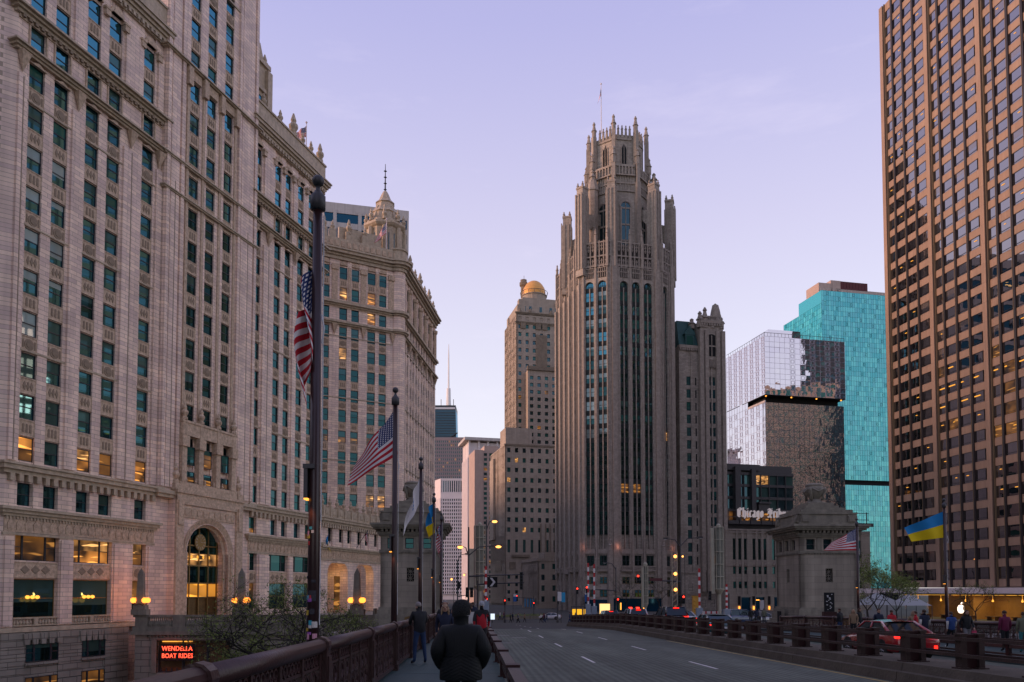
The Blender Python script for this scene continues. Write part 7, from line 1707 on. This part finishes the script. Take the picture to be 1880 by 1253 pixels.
# ------------------------------------------------------------------ people: one skinned body per pose, coloured by zone
ZN = ['skin', 'hair', 'top', 'legs', 'shoe', 'sleeve']
def body_mesh(name, pose, bulk=1.0, sub=1):
    """pose: dict of joint overrides. x right, y forward, z up; height 1.75"""
    J = {'pel': (0, 0, .96, .150, .115), 'wai': (0, .0, 1.12, .145, .11), 'che': (0, 0, 1.33, .172, .125), 'nkb': (0, -.005, 1.47, .085, .08), 'nk': (0, .005, 1.535, .056, .056),
         'hd0': (0, .02, 1.60, .072, .088), 'hd1': (0, .025, 1.67, .080, .098), 'hd2': (0, .015, 1.725, .062, .075),
         'chin': (0, .085, 1.585, .03, .03), 'nose': (0, .128, 1.645, .013, .016),
         'shL': (-.185, -.005, 1.43, .068, .068), 'elL': (-.245, -.03, 1.16, .050, .050), 'wrL': (-.235, .06, .93, .034, .034), 'haL': (-.228, .09, .85, .040, .026), 'fiL': (-.222, .105, .775, .020, .016), 'thL': (-.200, .125, .835, .012, .012),
         'shR': (.185, -.005, 1.43, .068, .068), 'elR': (.245, -.03, 1.16, .050, .050), 'wrR': (.235, .06, .93, .034, .034), 'haR': (.228, .09, .85, .040, .026), 'fiR': (.222, .105, .775, .020, .016), 'thR': (.200, .125, .835, .012, .012),
         'hiL': (-.095, 0, .90, .095, .10), 'knL': (-.10, .015, .50, .068, .068), 'anL': (-.10, -.02, .10, .046, .046), 'toL': (-.115, .14, .045, .048, .038),
         'hiR': (.095, 0, .90, .095, .10), 'knR': (.10, .015, .50, .068, .068), 'anR': (.10, -.02, .10, .046, .046), 'toR': (.115, .14, .045, .048, .038)}
    for k, v in pose.items(): J[k] = tuple(v)+J[k][3:] if len(v) == 3 else tuple(v)
    E_ = [('pel', 'wai', 'top'), ('wai', 'che', 'top'), ('che', 'nkb', 'top'), ('nkb', 'nk', 'skin'), ('nk', 'hd0', 'skin'), ('hd0', 'hd1', 'skin'), ('hd1', 'hd2', 'hair'), ('hd0', 'chin', 'skin'), ('hd1', 'nose', 'skin')]
    for s in 'LR': E_ += [('che', 'sh'+s, 'top'), ('sh'+s, 'el'+s, 'sleeve'), ('el'+s, 'wr'+s, 'sleeve'), ('wr'+s, 'ha'+s, 'skin'), ('ha'+s, 'fi'+s, 'skin'), ('ha'+s, 'th'+s, 'skin'), ('pel', 'hi'+s, 'legs'), ('hi'+s, 'kn'+s, 'legs'), ('kn'+s, 'an'+s, 'legs'), ('an'+s, 'to'+s, 'shoe')]
    names = list(J); idx = {n: i for i, n in enumerate(names)}
    me = bpy.data.meshes.new('tmp'); me.from_pydata([J[n][:3] for n in names], [(idx[a], idx[b]) for a, b, z in E_], [])
    ob = bpy.data.objects.new('tmp', me); COL.objects.link(ob)
    sk = ob.modifiers.new('skin', 'SKIN'); sk.use_smooth_shade = True
    layer = me.skin_vertices[0].data
    for n in names:
        k = bulk if n[:2] in ('pe', 'wa', 'ch', 'sh', 'el') and n != 'chin' else 1.0
        layer[idx[n]].radius = (J[n][3]*k, J[n][4]*k); layer[idx[n]].use_root = n == 'pel'
    ss = ob.modifiers.new('sub', 'SUBSURF'); ss.levels = sub; ss.render_levels = sub
    dg = bpy.context.evaluated_depsgraph_get(); dg.update(); out_ = bpy.data.meshes.new_from_object(ob.evaluated_get(dg)); out_.name = name
    bpy.data.objects.remove(ob); out_.materials.clear()
    for z in ZN: out_.materials.append(M['skin'])
    segs = [(Vector(J[a][:3]), Vector(J[b][:3]), ZN.index(z), max(J[a][3], J[b][3])) for a, b, z in E_]
    for p in out_.polygons:
        c = p.center; best = (9e9, 0)
        for a, b, z, r in segs:
            ab = b-a; t = max(0, min(1, (c-a).dot(ab)/ab.length_squared)); d = ((a+ab*t)-c).length/r
            if d < best[0]: best = (d, z)
        z = best[1]
        if z == 3 and c.z > .90: z = 2
        if z in (0, 1) and c.z < 1.50 and abs(c.x) < .13: z = 2
        p.material_index = z; p.use_smooth = True
    return out_
STR = .17
walk = {'knL': (-.095, .16, .52), 'anL': (-.09, .22, .11), 'toL': (-.10, .37, .06), 'knR': (.095, -.02, .50), 'anR': (.095, -.26, .16), 'toR': (.10, -.15, .05), 'elL': (-.25, -.10, 1.17), 'wrL': (-.24, -.06, .95), 'haL': (-.235, -.03, .87), 'fiL': (-.225, -.01, .80), 'thL': (-.205, .01, .86), 'elR': (.25, .03, 1.17), 'wrR': (.23, .18, .97), 'haR': (.22, .23, .90), 'fiR': (.21, .26, .83), 'thR': (.19, .25, .89)}
walk2 = {k: (-v[0], v[1], v[2]) for k, v in {(k[:2]+('R' if k[2] == 'L' else 'L')): v for k, v in walk.items()}.items()}
pock = {'shL': (-.175, -.005, 1.375, .080, .075), 'shR': (.175, -.005, 1.375, .080, .075), 'che': (0, 0, 1.31, .150, .12), 'nkb': (0, -.005, 1.46, .078, .075), 'elL': (-.268, -.05, 1.16, .066, .066), 'wrL': (-.225, .07, .98, .055, .055), 'haL': (-.17, .11, .93), 'fiL': (-.13, .13, .90), 'thL': (-.15, .13, .95), 'elR': (.268, -.05, 1.16, .066, .066), 'wrR': (.225, .07, .98, .055, .055), 'haR': (.17, .11, .93), 'fiR': (.13, .13, .90), 'thR': (.15, .13, .95), 'knL': (-.10, .10, .51), 'anL': (-.10, .10, .10), 'toL': (-.11, .25, .05), 'knR': (.10, -.02, .50), 'anR': (.10, -.2, .13), 'toR': (.11, -.06, .05)}
lean = {'che': (0, .05, 1.33), 'nkb': (0, .07, 1.47), 'nk': (0, .085, 1.53), 'hd0': (0, .11, 1.60), 'hd1': (0, .12, 1.67), 'hd2': (0, .105, 1.725), 'chin': (0, .175, 1.58), 'nose': (0, .222, 1.635), 'shL': (-.185, .05, 1.43), 'shR': (.185, .05, 1.43), 'elL': (-.25, .12, 1.19), 'wrL': (-.16, .30, 1.12), 'haL': (-.12, .37, 1.11), 'fiL': (-.07, .41, 1.10), 'thL': (-.09, .38, 1.14), 'elR': (.25, .12, 1.19), 'wrR': (.16, .30, 1.12), 'haR': (.12, .37, 1.11), 'fiR': (.07, .41, 1.10), 'thR': (.09, .38, 1.14), 'knL': (-.14, .01, .5), 'anL': (-.17, -.03, .1), 'toL': (-.21, .12, .045), 'knR': (.14, .01, .5), 'anR': (.17, -.03, .1), 'toR': (.21, .12, .045)}
PM = {'walk': body_mesh('body', walk, 1.10), 'walk2': body_mesh('body', walk2, 1.10), 'lean': body_mesh('body', lean, 1.2), 'stand': body_mesh('body', {}, 1.1)}
PM['walkr'] = PM['walk'].copy()
for p_ in PM['walkr'].polygons:
    if p_.material_index == 2 and p_.center.z > 1.30: p_.material_index = 5
    elif p_.material_index == 5 and p_.center.z < 1.12: p_.material_index = 2
def hairmesh(kind):
    def f():
        mb = MB(); n, m = 12, 8; c = (0, .015, 1.665)
        if kind in ('short', 'long', 'knit'):
            r = (.088, .108, .10) if kind != 'knit' else (.098, .116, .125)
            vs = []
            for i in range(m+1):
                t = math.pi*.60*i/m
                for j in range(n):
                    q = 2*math.pi*j/n; back = 1.0 if math.sin(q) < .2 else (.62 if kind != 'knit' else .8); tt = t*back
                    vs.append((c[0]+r[0]*math.sin(tt)*math.cos(q), c[1]+r[1]*math.sin(tt)*math.sin(q), c[2]+r[2]*math.cos(tt)))
            mb.add(vs, [(i*n+j, i*n+(j+1) % n, (i+1)*n+(j+1) % n, (i+1)*n+j) for i in range(m) for j in range(n)])
        if kind == 'long':
            for k in range(9):
                q = math.pi*(1.0+.125*k)+(-.0); x, y = .082*math.cos(q), .015+.095*math.sin(q); mb.tube([(x, y, 1.68), (x*1.15, y-.005, 1.56), (x*1.25, y-.01, 1.42)], [.03, .036, .018], 6)
            for s in (-1, 1): mb.tube([(s*.08, .02, 1.69), (s*.098, .03, 1.58), (s*.11, .06, 1.40)], [.025, .03, .014], 6)
        return mb.mesh('hair', M['hairb'], True)
    return cached(('hair', kind), f)
def person(label, pose, P, rz, top, legs, shoe='shoe', hair=('short', 'hairb'), sc=1.0, sleeve=None, grp='pedestrians', face=False, hatm=None, bag=None):
    t = thing('person', label, 'person', P, rz, grp); t.scale = (sc,)*3; t.location.z -= .012
    b = place('body', PM[pose], t); slots(b, M['skin'], M[hair[1]], M[top], M[legs], M[shoe], M[sleeve or top])
    off = .085 if pose == 'lean' else 0
    h = place('hair' if hatm is None else 'hair', hairmesh(hair[0]), t, (0, off, 0)); slots(h, M[hair[1]])
    if hatm: hh = place('knit_hat', hairmesh('knit'), t, (0, off, .004)); slots(hh, M[hatm])
    if face:
        for s in (-1, 1): MB().ball((s*.032, .105, 1.668), .011, 6, 4).build('eye', M['black'], t)
        MB().box(-.024, .024, .104, .112, 1.607, 1.613).build('mouth', M['plumc'], t)
        for s in (-1, 1): MB().ball((s*.085, .01, 1.655), .022, 6, 5, 1.4).build('ear', M['skin'], t)
    if bag == 'pack':
        mb = MB(); mb.box(-.15, .15, -.30, -.13, 1.02, 1.45); mb.box(-.12, .12, -.34, -.30, 1.05, 1.28); mb.build('backpack', M['whitec'], t)
    if bag == 'tote': MB().box(-.42, -.22, .0, .07, .50, .82).build('shopping_bag', M['pink'], t); MB().tube([(-.39, .035, .82), (-.32, .035, .95), (-.25, .035, .82)], .008, 4).build('bag_handle', M['pink'], t)
    return t
def W(u, v): return B(u, v, .0)
# the man ahead in a quilted jacket and black knit hat
PM['front'] = body_mesh('body', pock, 1.42, 2)
fp = W(-.15, 8.7); fm = thing('person', 'person in black quilted jacket and black knit hat walking away with hands in pockets', 'person', fp, BROT, 'pedestrians'); fm.scale = (.985, 1, .955)
b = place('body', PM['front'], fm); slots(b, M['skin'], M['hairb'], M['quilt'], M['black'], M['shoe'], M['quilt'])
mb = MB(); n, m = 24, 12; vs = []
for i in range(m+1):
    tt = math.pi*.63*i/m
    for j in range(n):
        q = 2*math.pi*j/n; rr = 1+.03*math.sin(q*2+i*.5); vs.append((.108*math.sin(tt)**.8*math.cos(q)*rr, .015+.122*math.sin(tt)**.8*math.sin(q)*rr, 1.622+.135*math.cos(tt)+.012*math.sin(q+1)*math.sin(tt)))
mb.add(vs, [(i*n+j, i*n+(j+1) % n, (i+1)*n+(j+1) % n, (i+1)*n+j) for i in range(m) for j in range(n)])
mb.build('knit_hat', M['knitd'], fm, True)
mb = MB(); n = 22; prof = [(.105, .095, 1.40), (.082, .085, 1.475), (.084, .086, 1.555), (.092, .094, 1.565)]
vs = [(a*math.cos(2*math.pi*j/n), -.01+b_*math.sin(2*math.pi*j/n), z) for a, b_, z in prof for j in range(n)]
mb.add(vs, [(i*n+j, i*n+(j+1) % n, (i+1)*n+(j+1) % n, (i+1)*n+j) for i in range(3) for j in range(n)]); mb.build('jacket_collar', M['quilt'], fm, True)
mb = MB(); n = 28; prof = [(.222, .165, 1.10), (.232, .172, .98), (.238, .178, .86), (.232, .172, .84)]
vs = [(a*math.cos(2*math.pi*j/n), .0+b_*math.sin(2*math.pi*j/n), z) for a, b_, z in prof for j in range(n)]
mb.add(vs, [(i*n+j, i*n+(j+1) % n, (i+1)*n+(j+1) % n, (i+1)*n+j) for i in range(3) for j in range(n)]); mb.build('jacket_hem', M['quilt'], fm, True)
for s in (-1, 1): MB().ball((s*.088, .012, 1.615), .022, 8, 6, 1.5).build('ear', M['skin'], fm, True)
person('grey-haired person in black jacket and jeans standing at the railing', 'lean', W(-1.52, 22), BROT+R(28), 'black', 'jean', hair=('short', 'hairg'), sc=.97)
person('person in a red and black jacket and pale knit hat walking away', 'walkr', W(.22, 25.5), BROT, 'redc', 'black', hair=('short', 'hairb'), sc=.98, sleeve='black', hatm='knit')
person('blonde person in navy coat and pale headband walking towards the viewer', 'walk2', W(-.80, 21.5), BROT+math.pi, 'navyc', 'black', hair=('long', 'hairl'), sc=.93, face=True)
person('grey-haired person in dark coat behind the blonde person', 'walk', W(-.92, 24.6), BROT+math.pi, 'black', 'jean', hair=('short', 'hairg'), sc=1.0, face=True)
person('person with a white backpack walking away', 'walk2', W(-.15, 27.5), BROT, 'black', 'black', hair=('short', 'hairb'), sc=.95, bag='pack')
person('person in a teal jacket walking away beside the railing', 'walk', W(-.55, 31), BROT, 'tealc', 'black', hair=('long', 'hairb'), sc=.95)
person('person in a red jacket further along the walkway', 'walk2', W(-.45, 36), BROT, 'redc', 'jean', hair=('short', 'hairb'), sc=.97)
person('person in navy further along the walkway', 'walk', W(-.1, 42), BROT, 'navyc', 'black', hair=('short', 'hairb'), sc=1.0)
mb = MB()
# far walkway (behind the red car)
FW = [(1612, 40, 'navyc', 'jean', 'pedestrian in dark coat facing the bridge house', 'stand', math.pi, None, 'hairb'), (1636, 41, 'redc', 'black', 'pedestrian in red jacket on the far walkway', 'walk', 0, None, 'hairb'),
      (1676, 39, 'tanc', 'jean', 'pedestrian in tan coat with long hair on the far walkway', 'walk2', math.pi, None, 'hairl'), (1680, 37, 'redc', 'jean', 'pedestrian in bright red jacket behind the red car', 'stand', 1.2, None, 'hairb'), (1696, 35.5, 'navyc', 'black', 'pedestrian in dark vest with pale sleeves', 'walk', 0, None, 'hairb'),
      (1745, 35, 'bluec', 'black', 'pedestrian in blue and white jacket on the far walkway', 'walk', 0, None, 'hairb'), (1773, 34.5, 'black', 'greyc', 'pedestrian with a pink bag on the far walkway', 'walk2', math.pi, 'tote', 'hairb'), (1843, 32.5, 'plumc', 'black', 'pedestrian in plum hooded coat on the far walkway', 'stand', 0, None, 'hairb'), (1877, 31.5, 'oliv', 'tealc', 'pedestrian in olive jacket at the far railing', 'stand', -.4, None, 'hairb'),
      (1541, 48, 'black', 'jean', 'pedestrian in black beside the bridge house plinth', 'stand', .5, None, 'hairb'), (1566, 46, 'tanc', 'black', 'blonde pedestrian beside the flagpole', 'stand', 2.5, None, 'hairl'), (1577, 47, 'black', 'black', 'pedestrian in black beside the blonde pedestrian', 'stand', -2.5, None, 'hairb')]
for px, v_, tp, lg, lb, ps, rz, bag, hr in FW:
    u = v_*((px-CX)/FPX+.047); p = B(min(max(u, 19.2), 23.5), v_, DR); p.x = at(px, HOR, p.y).x
    person(lb, ps, p, BROT+rz, tp, lg, 'shoew' if 'blue and white' in lb or 'pink' in lb else 'shoe', ('long' if ('hair' in lb or 'blonde' in lb or 'pink' in lb) else 'short', hr), sleeve='whitec' if ('pale sleeves' in lb or 'blue and white' in lb) else None, bag=bag, sc=random.uniform(.94, 1.02))
# crowd at the far crossing
for i, px in enumerate([937, 941, 951, 952, 963, 993, 998, 1004, 1000, 1046, 1050, 1056, 918, 925]):
    Y = random.uniform(146, 158) if px > 930 else 165; q = at(px, HOR, Y); z = -.2405-4.0 if Y >= 150 else zdeck(Y)-.18
    if px > 1040: Y = 126; q = at(px, HOR, Y); z = zdeck(Y)-.18
    ct, cl = ['black', 'navyc', 'jean', 'greyc', 'tanc', 'whitec', 'plumc'][i % 7], ['black', 'jean'][i // 7]; person('small pedestrian in %s top and %s trousers at the far crossing' % ({'black': 'black', 'navyc': 'navy', 'jean': 'denim blue', 'greyc': 'grey', 'tanc': 'tan', 'whitec': 'white', 'plumc': 'plum'}[ct], {'black': 'black', 'jean': 'blue'}[cl]), random.choice(['walk', 'walk2']), (q.x, Y, z), random.choice([1.4, -1.5, 1.7, -1.2]), ct, cl, grp='pedestrians at the far crossing')
for i, px in enumerate([1378, 1388, 1394, 1402]):
    Y = 84+i; q = at(px, HOR, Y); person('pedestrian in %s coat standing between the blue car and the bridge house' % ['black', 'navy', 'grey', 'olive'][i], 'stand', (q.x, Y, zdeck(Y)+(.0 if q.x > 23.5 else -.18)), random.uniform(-1, 1), ['black', 'navyc', 'greyc', 'oliv'][i], 'black', grp='pedestrians by the bridge house')
# ------------------------------------------------------------------ trees
def tree(name, label, P, h, spread, seed, nleaf, leafm, leafs=.09, depth=6, trunk_r=.16, trunk_h=None, grp=None, up=.45):
    rnd = random.Random(seed); t = thing(name, label, 'tree', P, 0, grp); mb = MB(); tips = []
    def grow(p, d, L, r, n):
        q = p + d*L; mid = p + d*L*.5 + Vector((rnd.gauss(0, .06), rnd.gauss(0, .06), rnd.gauss(0, .03)))*L
        mb.tube([p, mid, q], [r, r*.82, r*.66], 6 if n > 3 else (4 if n > 1 else 3), False)
        if n <= 2: tips.append((mid, d)); tips.append((q, d))
        if n == 0: return
        for k in range(3 if n > 2 or rnd.random() < .55 else 2):
            a = Vector((rnd.gauss(0, 1), rnd.gauss(0, 1), rnd.gauss(0, .55))).normalized()
            nd = (d*.75 + a*spread + Vector((0, 0, up*.35))).normalized(); grow(q, nd, L*rnd.uniform(.62, .84), r*.62, n-1)
    th = trunk_h or h*.28
    mb.tube([Vector((0, 0, -.3)), Vector((.05, 0, th*.5)), Vector((0, .05, th))], [trunk_r*1.3, trunk_r, trunk_r*.85], 8)
    L0 = (h-th)/3.1
    for k in range(4):
        q = 2*math.pi*k/4+rnd.uniform(-.4, .4); grow(Vector((0, .05, th)), Vector((math.cos(q)*.65, math.sin(q)*.65, .8)).normalized(), L0, trunk_r*.6, depth-1)
    mb.build('trunk', M['bark'], t)
    lf = MB()
    for i in range(nleaf):
        p, d = rnd.choice(tips); c = p + Vector((rnd.gauss(0, .16), rnd.gauss(0, .16), rnd.gauss(0, .13)))
        a = Vector((rnd.gauss(0, 1), rnd.gauss(0, 1), rnd.gauss(0, 1))).normalized(); b = a.cross(Vector((rnd.gauss(0, 1), rnd.gauss(0, 1), rnd.gauss(0, 1)))).normalized(); s = leafs*rnd.uniform(.5, 1.3)
        lf.add([c, c+a*s+b*s*.4, c+a*s*2, c+a*s-b*s*.4], [(0, 1, 2, 3)])
    stuff(lf.build('crown', leafm, t)); return t
q = at(505, HOR, 42); tree('plane_tree', 'budding tree with dark spreading branches in front of the esplanade wall', (q.x, 42, -7.6), 10.6, .95, 4, 4600, M['leaf'], .075, 7, .17, 4.2, 'riverside trees')
q = at(640, HOR, 52); tree('plane_tree', 'smaller budding tree beside the left bridge house', (q.x, 52, -7.6), 8.6, .9, 9, 2300, M['leaf'], .075, 6, .14, 3.6, 'riverside trees').__setitem__('label', 'smaller budding tree between the esplanade wall and the bridge house')
q = at(462, HOR, 46); tree('plane_tree', 'low leafy tree beneath the neon sign', (q.x, 46, -7.6), 7.2, 1.0, 21, 5200, M['leaf'], .08, 6, .14, 3.0, 'riverside trees')
for px, Y, h, sd, lb in ((1592, 92, 9.0, 3, 'leafy young tree right behind the bridge house'), (1645, 108, 7.5, 5, 'thin young tree before the shop glass'), (1612, 100, 8, 15, 'young tree between the bridge house and the shop'), (1790, 118, 7, 8, 'slender bare tree before the shop interior')):
    q = at(px, HOR, Y); tree('young_tree', lb, (q.x, Y, zdeck(Y)), h, .75, sd, 2800 if sd != 8 else 400, M['leaf'], .11, 5, .10, 1.6, 'plaza trees')
for px, Y, sd in ((1150, 205, 31), (1210, 205, 32)):
    q = at(px, HOR, Y); tree('street_tree', 'bare street tree before the gothic tower, %s' % ('beside the caged tower' if sd == 31 else 'behind the mast arm'), (q.x, Y, -4.36 if False else -4.24), 11, .7, sd, 200, M['leaf'], .12, 5, .12, 3, 'bare street trees')
# planted beds beyond the far crossing
for k, (p0, p1, Y) in enumerate(((896, 940, 166), (944, 1006, 172))):
    x0, x1 = X_(p0, Y), X_(p1, Y); t = thing('planter', 'low stone planter with green shrubs %s' % ('beside the glowing screen' if k == 0 else 'behind the crossing white car'), 'planter', ((x0+x1)/2, Y, -4.245), 0, 'planters beyond the crossing'); w_ = (x1-x0)/2
    MB().box(-w_, w_, -.8, .8, 0, .55).box(-w_-.05, w_+.05, -.85, .85, .55, .65).build('planter_wall', M['lime_trim'], t); lf = MB(); rn = random.Random(k)
    for i in range(700):
        c = Vector((rn.uniform(-w_, w_), rn.uniform(-.7, .7), .62+abs(rn.gauss(0, .22)))); a = Vector((rn.gauss(0, 1), rn.gauss(0, 1), rn.gauss(0, 1))).normalized(); b = a.orthogonal().normalized(); lf.add([c, c+a*.12+b*.05, c+a*.24, c+a*.12-b*.05], [(0, 1, 2, 3)])
    stuff(lf.build('shrubs', M['leaf'], t))
# white mesh pavilions on the plaza
for px, Y, w_ in ((1610, 112, 5.5), (1668, 118, 4.5)):
    q = at(px, HOR, Y); t = thing('plaza_tent', 'white peaked canopy on the plaza %s' % ('behind the leafy young tree' if px == 1610 else 'next to the shop glass'), 'tent', (q.x, Y, zdeck(Y)), 0, 'white plaza canopies'); z0, z1 = 2.6, 4.3; mb = MB()
    mb.add([(-w_/2, -w_/2, z0), (w_/2, -w_/2, z0), (w_/2, w_/2, z0), (-w_/2, w_/2, z0), (0, 0, z1)], [(0, 1, 4), (1, 2, 4), (2, 3, 4), (3, 0, 4)]); mb.build('canopy', M['tent'], t)
    for sx in (-1, 1):
        for sy in (-1, 1): MB().tube([(sx*w_/2, sy*w_/2, 0), (sx*w_/2, sy*w_/2, z0)], .05, 5).build('pole', M['grey'], t)
# ------------------------------------------------------------------ neighbours outside the view (south bank; west added for shade, east for reflections)
for i, (x, y, w_, d_, h_, rz, mk, lb) in enumerate(((-62, -62, 44, 34, 105, 180, 'conc', 'pale stone tower on the south bank corner'), (42, -66, 34, 40, 128, 180, 'brick', 'slim brick tower on the south bank'), (-130, -80, 60, 40, 160, 180, 'grey', 'grey tower further along the south bank'), (110, -80, 60, 40, 150, 180, 'brown', 'brown tower further along the south bank'),
        (-150, 60, 300, 40, 88, 90, 'conc', 'broad unseen slab added to the west to shade the street'), (-52, 290, 200, 50, 62, 90, 'brick', 'unseen brick block added for shade behind the cream block'), (216, 226, 60, 30, 134, -135, 'hotel', 'unseen brown stone tower added east of the plaza for reflections'), (258, 250, 66, 30, 190, -135, 'blk', 'unseen dark glass tower added east of the plaza for reflections'), (182, 190, 36, 30, 70, -135, 'brick', 'unseen low brick block added east of the plaza for reflections'))):
    t = thing('unseen_neighbour_tower', lb, 'building', (x, y, -9), R(rz)); wl, gl = MB(), MB(); fgrid(wl, gl, I4, -w_/2, w_/2, 9, h_, 12, .55 if mk != 'hotel' else .62, int(h_/(4.2 if mk != 'hotel' else 9)), .5 if mk != 'hotel' else .72, 0, .2, .8, 3); wl.box(-w_/2, w_/2, .8, d_, 0, h_); wl.build('wall', M[mk], t); stuff(gl.build('windows', GM, t))
